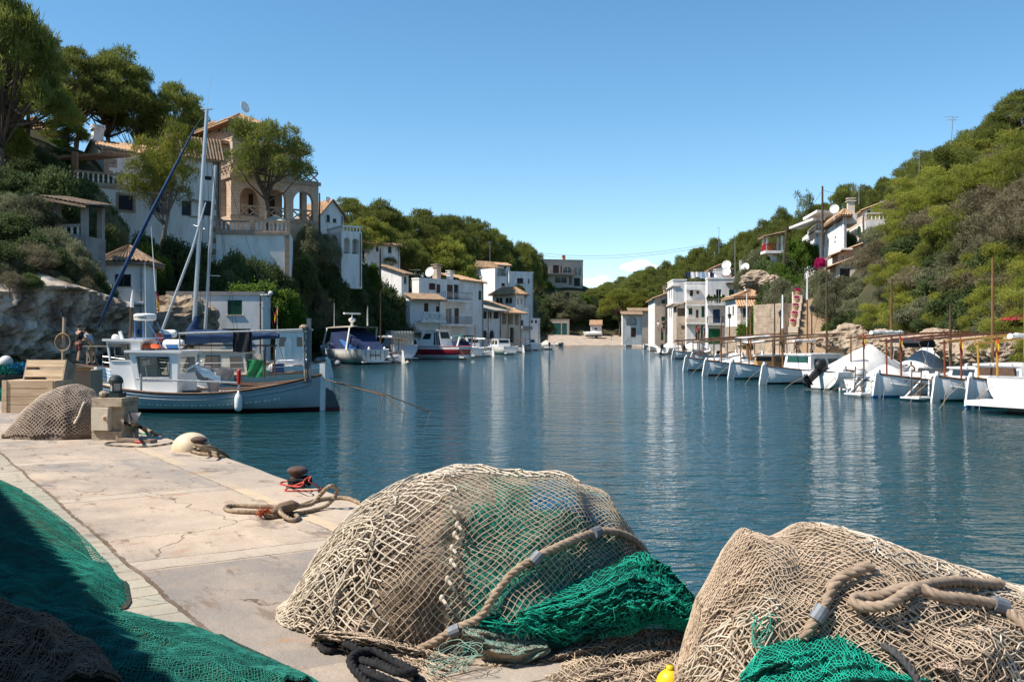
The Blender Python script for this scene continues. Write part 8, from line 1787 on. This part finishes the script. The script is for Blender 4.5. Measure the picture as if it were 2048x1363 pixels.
for i, (pts, m, lab) in enumerate(((((262, 846, .30), (275, 850, .2), (292, 858, .10), (312, 868, .02), (326, 876, -.3)), ropem, 'twisted pale rope leading off the quay right of the pedestal'), (((255, 850, .25), (268, 858, .15), (280, 866, .04), (300, 868, .02), (318, 872, -.1)), n_teal, 'bright green line tangled right of the pedestal'), (((250, 845, .35), (264, 852, .2), (278, 852, .18), (292, 862, .02), (304, 870, -.2)), dark_rope, 'black rope hanging right of the pedestal'))): tag(rope_mesh([PQ(a, b_, z_) for a, b_, z_ in pts], (.03, .012, .025)[i], 'rope', m, None), lab, 'rope')
# --- brown heap, crate, box, tub
N5 = thing('fishing_net', 'dome-shaped heap of brown knitted net beside the service pedestal', 'fishing net', PQ(128, 868), 0)
f5 = loaf(((5, 872), (30, 855), (60, 818), (95, 790), (130, 773), (150, 770), (172, 778), (195, 800), (215, 830), (232, 850), (250, 872)), 16.1, -7.22, 1.02, .75, 6.0, rough=.03, lumps=2.0)
corepart('packed_core', f5, 70, 40, mat('packed_fawn_netting', (.24, .185, .145), .95, (.14, .105, .08), 8, bump=.8, bscale=40), N5, .012); S5 = surf(f5)
netpart('knitted_mesh', drape(S5, 2.5, 2.1, .055, 71, .12, (.03, .97), (.02, .6), .004), .0085, netmat('fawn_cord', (.40, .32, .26), (.29, .23, .185)), N5)
netpart('hem', [np.array([onS(S5, a, b_, lift=.03) for a, b_ in ((168, 806), (166, 811), (163, 818), (160, 826), (157, 833), (153, 840), (150, 848))])], .018, n_cream, N5, 6)
f6 = bundle(((6, 866), (60, 850), (110, 858), (160, 866), (204, 862)), ((2, 874), (50, 882), (110, 884), (170, 882), (206, 876)), 15.9, 15.5, 2.0, .10, .1, 3, .03)
corepart('hem_heap', f6, 50, 12, core_tan, N5, .0); netpart('hem_mesh', drape(surf(f6), 1.8, .3, .05, 73, .9, (0, 1), (0, 1), -.02), .008, n_tan, N5)
crw = mat('crate_pine', (.58, .43, .28), .85, (.44, .31, .19), 5, stretch=(.3, 1, 3)); crd = mat('grey_board', (.42, .33, .24), .9, (.29, .225, .16), 4)
cr = thing('wooden_crate', 'slatted wooden crate tipped back on top of the timber box', 'crate', P(98, 752, 21.4), R(-4)); cr.rotation_euler.x = R(-20)
b = MB();
for k in range(3): b.box((0, -.2, -.22 + .22 * k), (.84, .025, .155))
b.build('front', crw, cr); b = MB(); [b.box((0, .2, -.22 + .22 * k), (.84, .025, .17)) for k in range(3)]; b.build('back', crd, cr)
for s_ in (-1, 1): b = MB(); b.box((s_ * .43, 0, 0), (.03, .42, .62)); b.build('end', crd, cr)
b = MB(); b.box((0, 0, -.30), (.82, .40, .02)); b.build('bottom', crd, cr)
tbx = thing('timber_box', 'weathered timber box standing behind the brown net heap', 'box', PQ(88, 822), R(-4));
b = MB(); z_ = .0; [b.box((-.1 + .004 * k, 0, .085 + .17 * k), (1.15, .9, .155)) for k in range(4)]; [b.box((x, -.462, .34), (.1, .025, .68)) for x in (-.6, .4)]; b.box((-.1, 0, .30), (1.1, .86, .6)); b.build('box', crw, tbx)
bl = thing('cardboard_box', 'tan cardboard box behind the tipped crate', 'box', PQ(140, 816), R(-2)); b = MB(); b.box((0, .5, .42), (.75, .6, .84)); b.build('box', mat('kraft_card', (.42, .31, .21), .85, (.36, .26, .18), 2), bl); b = MB(); b.prism([(-.37, .2, .841), (.37, .2, .841), (.5, .02, .90), (-.3, .02, .95)], (0, 0, .01)); b.build('flap', mat('kraft_card', (0, 0, 0)), bl)
pl = thing('mooring_pole', 'wooden pole holding a coil of pale rope behind the crate', 'pole', PQ(124, 800), 0)
ph_ = EYE - (634 - HOR) / F * pl.location.y - QZ; b = MB(); b.tube([(0, 0, 0), (.03, 0, ph_ * .5), (.06, 0, ph_)], .045, 7); b.build('shaft', crd, pl)
b = MB(); [b.tube([(.08 + .16 * (1 + .06 * k) * math.cos(6.283 * i / 18), -.06 - .025 * k, ph_ * .70 + .19 * (1 + .05 * k) * math.sin(6.283 * i / 18)) for i in range(19)], .018, 5) for k in range(4)]; b.build('rope_coil', ropem, pl)
tub = thing('fish_tub', 'dark round tub heaped with teal net at the far left edge', 'tub', PQ(22, 795), 0)
b = MB(); b.lathe((0, 0, 0), [(.55, 0), (.66, .55), (.70, .56), (.70, .62), (.62, .62), (.55, .5)], 24); b.build('tub', mat('dark_tub', (.045, .045, .042), .7), tub)
V, FC = leaf_cloud([((0, 0, .68), (.62, .6, .16)), ((-.3, 0, .75), (.3, .3, .14)), ((.3, -.1, .7), (.35, .4, .12))], 5200, .22, .016, 8, up=.05); nt5 = np_obj('teal_net', V, FC, n_teal2, None); nt5.location = tub.location; tag(nt5, 'teal net piled in the dark tub at the far left edge', 'fishing net')
V, FC = leaf_cloud([((.35, -.2, .72), (.35, .3, .12))], 1500, .22, .016, 9, up=.05); q = np_obj('blue_strand', V, FC, n_blue, None); q.location = (0, 0, 0); q.parent = nt5
b = MB(); b.ball((0, 0, 0), .17, 18, 12); tag(b.build('net_float', mat('white_float', (.6, .58, .55), .5), None, smooth=True, loc=tub.location + Vector((-.08, -.1, .93))), 'round white float resting on the teal net in the tub', 'float')
V, FC = leaf_cloud([((0, 0, .10), (.45, .3, .14)), ((.25, 0, .07), (.3, .3, .1))], 2600, .22, .016, 18, up=.05); q = np_obj('fishing_net', V, FC, n_teal, None); q.location = PQ(8, 800); tag(q, 'little heap of bright teal net on the ground under the tub', 'fishing net')
# --- fishermen's shed along the quay (left of the view; its roof edge shades the nets)
sh = thing('net_shed', 'long rendered shed standing along the back of the quay', 'shed', Q(0, 5.9, 0), QROT)
b = MB(); b.box((.5, 2.0, 1.7), (17.0, 4.0, 3.4)); b.build('wall', beige, sh)
b = MB(); tile_roof(b, (-8.4, -.55, 3.4), (9.4, -.55, 3.4), (9.4, 4.4, 4.95), (-8.4, 4.4, 4.95), .22, .06); b.build('roof', tile, sh)
for x in (-5, 0, 5): b = MB(); b.box((x, -.012, 1.2), (1.9, .05, 2.4)); b.build('door', green_s, sh)
# ------------------------------------------------------------------ rocks, stairs, street furniture, people
lime = mat('limestone', (.60, .525, .45), .95, (.26, .205, .16), 1.1, .40, .60, bump=1, bscale=5, col3=(.10, .075, .06), scale3=.7, amount3=.9, spec=.1, stretch=(1, 1, .55))
lime2 = mat('warm_limestone', (.40, .31, .225), .95, (.25, .19, .135), 1.2, .4, .62, bump=.9, bscale=7, col3=(.20, .15, .11), scale3=.8, amount3=.7, spec=.1)
def cliff(name, pts, z0, z1s, seed, over, m, label, nu=260, nv=120, amp=.9):
 xs_ = np.array([p[0] for p in pts], float); ys_ = np.array([p[1] for p in pts], float); su = np.linspace(0, 1, len(pts))
 d = np.array([xs_[-1] - xs_[0], ys_[-1] - ys_[0]]); d /= np.linalg.norm(d); nrm = np.array([d[1], -d[0]])
 def fn(u, v):
  x, y = np.interp(u, su, xs_), np.interp(u, su, ys_); zt = np.interp(u, su, z1s); vv = np.clip(v / .72, 0, 1); z = z0 + (zt - z0) * vv
  back = np.clip((v - .72) / .28, 0, 1) * 2.2
  f = fbm(x * .28 + y * .2, z * .42, seed, 3) * amp * 1.5; r = 1 - 2 * np.abs(fbm(x * .8 + y * .6, z * 1.0, seed + 3, 4)); f = f + r * amp * .45 + np.abs(vnoise(x * 2.1 + y * 2, z * 1.2, seed + 9)) * .3
  r2 = 1 - 2 * np.abs(fbm(x * 2.6 + y * 2, z * 2.2, seed + 13, 5)); stp = np.abs(((z * .9 + f * .5) % 1) - .5) * .5; f = f + r2 * .42 + stp * 1.6
  off = f + over * (vv ** 1.5) - .9 * (vv > .95) * (v - .68) - back
  z = z + fbm(x * .5, z * .5, seed + 5, 2) * .5 * vv + back * .35
  return np.stack([x + nrm[0] * off, y + nrm[1] * off, z], -1)
 return tag(sheet(name, fn, nu, nv, m, None), label, 'cliff', kind='structure')
cliff('rock_cliff', [((px - 1024) / F * Y, Y) for px, Y in ((-220, 47), (-60, 48), (60, 50), (140, 52), (182, 55), (200, 62))], .3, [4.9, 4.8, 4.9, 4.5, 3.8, 3.2], 2.0, 1.2, lime, 'pale weathered limestone cliff with a dark undercut foot')
def boulder(px, py, Y, r, seed, label, group=None, m=lime2, sq=(1, 1, .8)):
 p = P(px, py, Y); b = MB(); b.ball((0, 0, 0), r, 34, 24); V = np.array(b.v); n = V / r
 k = 1 + .34 * fbm(n[:, 0] * 1.4, n[:, 1] * 1.4, n[:, 2] * 1.4 + seed, 3) + .26 * (1 - 2 * np.abs(fbm(n[:, 0] * 3, n[:, 1] * 3, n[:, 2] * 3 + seed, 2)))
 b.v = [tuple(q) for q in V * k[:, None] * np.array(sq)]
 return tag(b.build('boulder', m, None, loc=p, smooth=False), label, 'rock', group)
boulder(352, 640, 71, 2.0, 1, 'big brown boulder in front of the left end of the boathouse', sq=(1.3, 1, .8))
boulder(312, 655, 68, 1.2, 5, 'lower brown boulder between the quayside house and the boathouse')
boulder(1513, 560, 119, 1.25, 3, 'overhanging tan rock above the chimney of the porch cottage', sq=(1.35, 1, .75)); boulder(1541, 566, 117, .95, 8, 'tan rock at the right end of the overhang', sq=(1.2, 1, .9))
rb = random.Random(31)
for i in range(34):
 px = 1655 + i * 12.2 + rb.uniform(-5, 5); Y = np.interp(px, [1655, 1760, 1900, 2050], [78, 63, 52, 45]) + rb.uniform(-.5, 2.0)
 boulder(px, np.interp(px, [1655, 2050], [688, 716]) + rb.uniform(-20, 8), Y, rb.uniform(.45, 1.0), i + 20, 'beige boulder in the rock bank behind the right-hand moorings', 'boulders behind the right moorings', lime2, (1.2, 1, rb.uniform(.6, .95)))
s0 = P(1622, 711, 88); s1 = P(1634, 596, 99); sv = s1 - s0; run = Vector((sv.x, sv.y, 0)); n_st = 30; hd = run.normalized(); sd = Vector((hd.y, -hd.x, 0))
stn = mat('stair_stone', (.52, .39, .27), .9, (.42, .31, .21), 3, bump=.3)
stt = thing('stone_stairs', 'long straight flight of sandy stone stairs up the right bank', 'stairs', s0, 0)
b = MB(); hw = 1.25
for i in range(n_st):
 a = run * (i / n_st); c_ = run * ((i + 1) / n_st); z = sv.z * (i + 1) / n_st
 b.prism([a - sd * hw + Vector((0, 0, z)), a + sd * hw + Vector((0, 0, z)), c_ + sd * hw + Vector((0, 0, z)), c_ - sd * hw + Vector((0, 0, z))], (0, 0, -.9))
b.build('steps', stn, stt)
b = MB(); k = 7
for i in range(k):
 a = run * (i / k) - sd * (hw + .5); c_ = run * ((i + 1) / k) - sd * (hw + .5); z = sv.z * (i + 1) / k + .25
 b.prism([a - sd * .45 + Vector((0, 0, z)), a + sd * .44 + Vector((0, 0, z)), c_ + sd * .44 + Vector((0, 0, z)), c_ - sd * .45 + Vector((0, 0, z))], (0, 0, -2.2))
b.build('stepped_wall', cream, stt)
for i in range(2, 7):
 p = s0 + run * ((i + .4) / k) - sd * (hw + .5) + Vector((0, 0, sv.z * (i + 1) / k + .25)); fp_ = thing('flower_pot', 'pot of magenta flowers on the stepped wall of the stone stairs', 'flower pot', p, 0, 'flower pots up the stone stairs')
 b = MB(); b.lathe((0, 0, 0), [(.2, 0), (.3, .35), (.33, .36), (.33, .42), (.25, .42)], 12); b.build('pot', tile, fp_)
 V, FC = leaf_cloud([((0, 0, .52), (.30, .30, .18))], 200, .11, .07, i); np_obj('blossom', V, FC, f_flower, fp_)
rw = Bld('stone_retaining_wall', 'rough sandy retaining wall left of the stone stairs', 1562, 97, 12, 1558, 1602, 606, 712, rubble, cat='wall', z0=.8); rw.finish()
V = np.array([v.co for v in rw.root.children[0].data.vertices])
fnc = thing('wall_parapet', 'pale panelled parapet at the top of the stone stairs', 'parapet', P(1587, 606, 99), R(14)); b = MB(); b.box((.65, 0, .5), (1.5, .12, .9)); b.build('panel', cream, fnc); b = MB(); [b.box((x, -.01, .55), (.14, .2, 1.15)) for x in (-.05, .65, 1.35)]; b.build('post', cream, fnc)
def lamp(px, ytop, ybot, Y, label):
 p = P(px, ybot, Y); h = (ybot - ytop) / F * Y; t = thing('street_lamp', label, 'street lamp', p, 0, 'lanterns along the right quay')
 b = MB(); b.lathe((0, 0, 0), [(.12, 0), (.12, .4), (.06, .5), (.05, h * .6), (.04, h - .75), (.09, h - .72), (.05, h - .66)], 10); b.build('post', iron, t)
 ln = MB(); z = h - .62; ln.lathe((0, 0, z), [(.10, 0), (.20, .38), (.16, .39)], 6); l_ = ln.build('lantern', mat('lantern_glass', (.10, .11, .11), .1, spec=.6), t)
 b = MB(); b.lathe((0, 0, z + .39), [(.26, 0), (.14, .14), (.05, .2), (.03, .28)], 6); [b.tube([(.10 * math.cos(a), .10 * math.sin(a), z), (.20 * math.cos(a), .20 * math.sin(a), z + .38)], .015, 4) for a in np.arange(6) * math.pi / 3]; b.build('cap', iron, l_)
lamp(1459, 626, 680, 112, 'dark lantern post beside the porch cottage'); lamp(1561, 620, 690, 95, 'dark lantern post left of the stone stairs'); lamp(1623.5, 609, 711, 84, 'dark lantern post standing before the stone stairs')
def pole(px, ytop, ybot, Y, r, m, name, label, cat, lean=0.0, arms=(), group=None):
 p = P(px, ybot, Y); h = (ybot - ytop) / F * Y; t = thing(name, label, cat, p - Vector((0, 0, .6)), 0, group)
 b = MB(); b.tube([(0, 0, 0), (lean * .5, 0, h * .5 + .3), (lean, 0, h + .6)], [r * 1.2, r, r * .8], 7); b.build('shaft', m, t)
 if arms:
  b = MB()
  for dz, l in arms: b.tube([(lean - l, .0, h + .6 - dz), (lean + l * .7, .1, h + .6 - dz * .96)], .02, 4); [b.tube([(lean - l + k * l * .3, -.35, h + .6 - dz), (lean - l + k * l * .3, .35, h + .6 - dz)], .012, 3) for k in range(6)]
  b.build('aerial', alu, t)
 return t
pw = mat('creosoted_pole', (.09, .065, .05), .9, (.06, .045, .035), 6)
pole(1645, 372, 505, 113, .13, pw, 'utility_pole', 'tall dark utility pole in front of the hillside villa', 'utility pole'); pole(1567, 455, 520, 124, .16, pw, 'utility_pole', 'thick leaning utility pole left of the fig tree', 'utility pole', .4)
pole(1877, 360, 410, 98, .10, pw, 'utility_pole', 'dark pole end sticking out of the right-hand pines', 'utility pole'); pole(639, 386, 470, 104, .10, pw, 'utility_pole', 'dark pole against the right pier of the sandstone arcade', 'utility pole')
pole(760, 497, 560, 122, .14, pw, 'utility_pole', 'thick wooden pole above the small shed-roofed house', 'utility pole'); pole(722, 498, 545, 118, .09, pw, 'utility_pole', 'pole with a lamp arm right of the arched terrace', 'utility pole', 0, ((.1, .7),)); pole(678, 500, 545, 112, .07, galv, 'utility_pole', 'thin grey pole behind the arched terrace', 'utility pole', 0, ((.2, .9),)); pole(831, 538, 580, 136, .08, pw, 'utility_pole', 'short pole with an aerial above the dark-roofed house', 'utility pole', 0, ((.1, .9),))
for px, yt, yb, Y, l, lab in ((1900, 232, 300, 100, .3, 'tall aerial with a white dish on the right skyline'), (1838, 303, 352, 116, .05, 'aerial mast with a bristle of rods above the right-hand pines'), (1803, 372, 425, 112, .0, 'weathered aerial mast beside the hillside villa'), (1718, 372, 400, 135, .0, 'aerial among the ridge pines behind the hillside villa'), (1438, 455, 500, 190, 0, 'thin lamp-like mast on the ridge above the blue door house'), (980, 482, 530, 215, 0, 'aerial above the white hillside house'), (1163, 526, 560, 258, .3, 'bent aerial on the roof of the modern house'), (1470, 470, 545, 150, 0, 'thin bare mast above the low tiled house'), (952, 480, 528, 206, 0, 'thin rusty aerial above the bare stone house')):
 pole(px, yt, yb, Y, .045, galv, 'aerial_mast', lab, 'aerial', l, ((.1, .9), (.4, .6)) if px not in (1438, 1470) else ((.05, .4),))
pole(1955, 548, 700, 62, .05, galv, 'flagpole', 'thin pale pole with a white tip in front of the right-hand bushes', 'pole')
for i, (dy, lab) in enumerate(((0, 'lower power cable crossing the sky over the head of the cove'), (-5, 'upper power cable crossing the sky over the head of the cove'))):
 a, c_ = P(1060, 508 + dy, 255), P(1450, 486 + dy, 190); b = MB(); b.tube([a.lerp(c_, k / 24) - Vector((0, 0, 1.9 * 4 * (k / 24) * (1 - k / 24))) for k in range(25)], .028, 4); tag(b.build('power_cable', iron, None, world=True, loc=a), lab, 'cable')
def wire(p, q, sag, label):
 b = MB(); b.tube([p.lerp(q, k / 16) - Vector((0, 0, sag * 4 * (k / 16) * (1 - k / 16))) for k in range(17)], .02, 4); tag(b.build('power_cable', iron, None, world=True, loc=p), label, 'cable')
wire(P(639, 400, 104), P(722, 512, 118), 3.0, 'cable sagging from the dark pole past the arched terrace'); wire(P(1645, 380, 113), P(1800, 372, 112), .8, 'cable from the tall utility pole to the villa aerial'); wire(P(1645, 380, 113), P(1567, 460, 124), .8, 'cable from the tall utility pole down to the thick leaning pole')
ag_m = foliage('agave_leaf', (.17, .24, .19), (.11, .17, .14), trans=.1)
for i, (px, py, Y, s_, lab) in enumerate(((1752, 566, 92, 1.0, 'left one of the two big blue-grey agaves on the right bank'), (1786, 556, 92.5, 1.15, 'right one of the two big blue-grey agaves, taller'))):
 t = thing('agave', lab, 'agave', P(px, py, Y), 0, 'agaves on the right bank'); r_ = random.Random(i)
 b = MB()
 for k in range(24):
  a = k * 2.4; el = .35 + 1.0 * r_.random(); l = s_ * r_.uniform(1.3, 2.0); d = Vector((math.cos(a) * math.cos(el), math.sin(a) * math.cos(el), math.sin(el))); w_ = Vector((-math.sin(a), math.cos(a), 0)) * .13 * s_
  q = [Vector((0, 0, 0)) - w_ * .7, d * l * .4 - w_, d * l * .8 - w_ * .7 - Vector((0, 0, .1 * (1 - el))), d * l - Vector((0, 0, .35 * (1.2 - el))), d * l * .8 + w_ * .7 - Vector((0, 0, .1 * (1 - el))), d * l * .4 + w_, w_ * .7]; mid = d * l * .4 - Vector((0, 0, .08))
  b.add(q, ((0, 1, 5, 6), (1, 2, 4, 5), (2, 3, 4)))
 b.build('leaves', ag_m, t)
t = thing('prickly_pear', 'prickly pear cactus with oval pads right of the agaves', 'cactus', P(1815, 572, 90), 0); r_ = random.Random(3); b = MB(); pads = [Vector((0, 0, .3))]
for k in range(34):
 p0 = r_.choice(pads); d = Vector((r_.uniform(-.7, .7), r_.uniform(-.5, .5), r_.uniform(.15, .6))); p = p0 + d.normalized() * .42
 pads.append(p); q = Euler((r_.uniform(-.4, .4), r_.uniform(-.6, .6), r_.uniform(0, 3.1))).to_matrix(); v0 = len(b.v); b.ball((0, 0, 0), (.2, .04, .27), 8, 6); b.v[v0:] = [tuple(q @ Vector(x) + p) for x in b.v[v0:]]
b.build('pads', foliage('cactus_pad', (.15, .20, .07), (.10, .15, .05), trans=.05), t)
def skin_mesh(name, verts, edges, radii, m, parent, sub=2):
 me = bpy.data.meshes.new(name); me.from_pydata(verts, edges, []); o = bpy.data.objects.new(name, me); C.objects.link(o)
 md = o.modifiers.new('s', 'SKIN'); o.modifiers.new('u', 'SUBSURF').levels = sub
 for i, r_ in enumerate(radii): me.skin_vertices[0].data[i].radius = r_ if isinstance(r_, tuple) else (r_, r_)
 me.skin_vertices[0].data[0].use_root = True
 dg = bpy.context.evaluated_depsgraph_get(); nm = bpy.data.meshes.new_from_object(o.evaluated_get(dg)); bpy.data.objects.remove(o); nm.materials.clear(); nm.materials.append(m); nm.name = name
 for p in nm.polygons: p.use_smooth = True
 k = bpy.data.objects.new(name, nm); C.objects.link(k); k.parent = parent; return k
def person(px, pfeet, Y, yaw, label, top, bottom, stride=.12, arms='down', bend=0.0, hat=None, s=1.0, hairc=(.03, .02, .015), x=None):
 t = thing('person', label, 'person', P(px, pfeet, Y), yaw); t.scale = (s, s, s)
 def B_(x, y, z): return (x, y - max(0, z - .95) * bend, z - max(0, z - .95) * bend * .35)
 v = [B_(0, 0, .95), B_(0, 0, 1.15), B_(0, 0, 1.38), B_(0, 0, 1.50), B_(0, -.02, 1.60), B_(0, -.02, 1.72)]
 r = [.13, .125, .13, .055, .085, .07]; e = [(0, 1), (1, 2), (2, 3), (3, 4), (4, 5)]
 def limb(a, pts, rr):
  for p, q in zip(pts, rr): v.append(p); r.append(q); e.append((a, len(v) - 1)); a = len(v) - 1
  return a
 for sx in (-1, 1):
  st_ = stride * sx
  limb(0, [(sx * .10, 0, .88), (sx * .11, -st_ * .5 - .02, .48), (sx * .11, -st_ * .4 + .06, .10), (sx * .12, -st_ * .4 - .10, .04)], [.095, .062, .042, .035])
  if arms == 'down': pts = [B_(sx * .19, 0, 1.42), B_(sx * .25, .03, 1.14), B_(sx * .26, -.08 + .1 * st_, .90), B_(sx * .26, -.11, .80)]
  elif arms == 'fwd': pts = [B_(sx * .19, 0, 1.42), B_(sx * .26, -.06, 1.16), B_(sx * .20, -.34, 1.10), B_(sx * .17, -.44, 1.12)]
  else: pts = [B_(sx * .19, 0, 1.42), B_(sx * .33, -.02, 1.18), B_(sx * .16, -.18, 1.05), B_(sx * .08, -.2, 1.04)]
  a = limb(2, pts, [.058, .045, .033, .036])
  hb = Vector(v[a])
  for k in range(4): limb(a, [tuple(hb + Vector(((k - 1.5) * .018, -.03, -.06 - .008 * (1 if k in (1, 2) else 0))))], [.009])
  limb(a, [tuple(hb + Vector((-sx * .04, -.03, -.02)))], [.010])
 body = skin_mesh('body', v, e, r, skin, t)
 skin_mesh('shirt', [B_(0, 0, .93), B_(0, 0, 1.15), B_(0, 0, 1.40), B_(-.2, 0, 1.42), B_(.2, 0, 1.42), B_(-.245, .02, 1.2), B_(.245, .02, 1.2)][:(7 if arms != 'bare' else 5)], [(0, 1), (1, 2), (2, 3), (2, 4), (3, 5), (4, 6)][:(6 if arms != 'bare' else 4)], [.155, .145, .15, .075, .075, .06, .06][:(7 if arms != 'bare' else 5)], top, t)
 skin_mesh('shorts', [(0, 0, .97), (-.10, 0, .86), (.10, 0, .86), (-.115, stride * .3, .55), (.115, -stride * .3 - .01, .55)], [(0, 1), (0, 2), (1, 3), (2, 4)], [.15, .12, .12, .085, .085], bottom, t)
 hc = Vector(B_(0, -.02, 1.68)); b = MB(); b.ball(hc + Vector((0, .02, .03)), (.088, .10, .085), 12, 8); b.build('hair', hat or mat('dark_hair', hairc, .8), t, smooth=True)
 b = MB(); b.ball(hc + Vector((0, -.085, -.04)), (.014, .02, .02), 6, 5); [b.ball(hc + Vector((sx * .03, -.075, -.005)), (.012, .008, .008), 6, 4) for sx in (-1, 1)]; b.box(hc + Vector((0, -.075, -.085)), (.04, .01, .01)); [b.ball(hc + Vector((sx * .088, .0, -.03)), (.015, .025, .035), 6, 5) for sx in (-1, 1)]; b.build('face', skin, t)
 return t
blk = mat('black_vest', (.012, .012, .014), .9); shr = mat('faded_red_shorts', (.16, .05, .05), .9); pbl = mat('pale_blue_shirt', (.32, .38, .47), .9); mar = mat('maroon_shirt', (.14, .025, .03), .9); kha = mat('khaki_cloth', (.33, .25, .16), .9); dkc = mat('dark_cloth', (.03, .03, .035), .9); wht = mat('white_cloth', (.65, .63, .6), .9)
person(158, 726, 46, R(150), 'person in a black vest and faded red shorts at the foot of the cliff', blk, shr, arms='fwd')
person(184, 727, 46.5, R(-100), 'person in a pale blue shirt leaning forward beside the cliff', pbl, kha, bend=.5, arms='fwd')
tr_ = thing('trestle_table', 'dark trestle work table on the quay below the cliff', 'table', P(206, 728, 45.5), R(6)); b = MB(); b.box((.3, 0, .82), (2.2, .7, .05)); b.build('table_top', crd, tr_)
for x in (-.6, 1.2):
 b = MB(); b.prism([(x - .04, -.3, .8), (x + .04, -.3, .8), (x + .04, -.36, 0), (x - .04, -.36, 0)], (0, .05, 0)); b.build('leg', crd, tr_)
 b = MB(); b.prism([(x - .04, .3, .8), (x + .04, .3, .8), (x + .04, .36, 0), (x - .04, .36, 0)], (0, .05, 0)); b.build('leg', crd, tr_)
person(1592, 711, 85, R(20), 'person in a maroon top and khaki shorts walking past the stone stairs', mar, kha, stride=.3)
person(1623, 712, 84.5, R(160), 'person in dark clothes with a yellow bag at the foot of the stone stairs', dkc, wht, arms='fwd')
person(1327, 664, 150, R(30), 'person in dark clothes near the stone-faced porch', dkc, dkc); person(1397, 676, 133, R(0), 'person in a red top outside the bright green garage', mat('red_cloth', (.4, .05, .04), .9), dkc); person(1408, 677, 132, R(60), 'person in a blue top outside the bright green garage', mat('blue_cloth_top', (.05, .15, .4), .9), kha); person(1317, 663, 158, R(-40), 'person in white beside the beige row house', wht, pbl)
person(1497, 707, 88, R(200), 'person in a white shirt behind the furled white awning', wht, kha)
pr = thing('red_parasol', 'red parasol just entering the right edge above the moorings', 'parasol', P(2040, 690, 47), 0)
b = MB(); b.lathe((.2, 0, 1.25), [(.02, .28), (.6, .14), (1.3, -.06), (1.28, -.10), (.6, .1), (.02, .22)], 8); b.build('canopy', mat('red_canvas', (.42, .02, .05), .8), pr); b = MB(); b.tube([(.2, 0, -1), (.2, 0, 1.4)], .03, 6); b.build('pole', alu, pr)
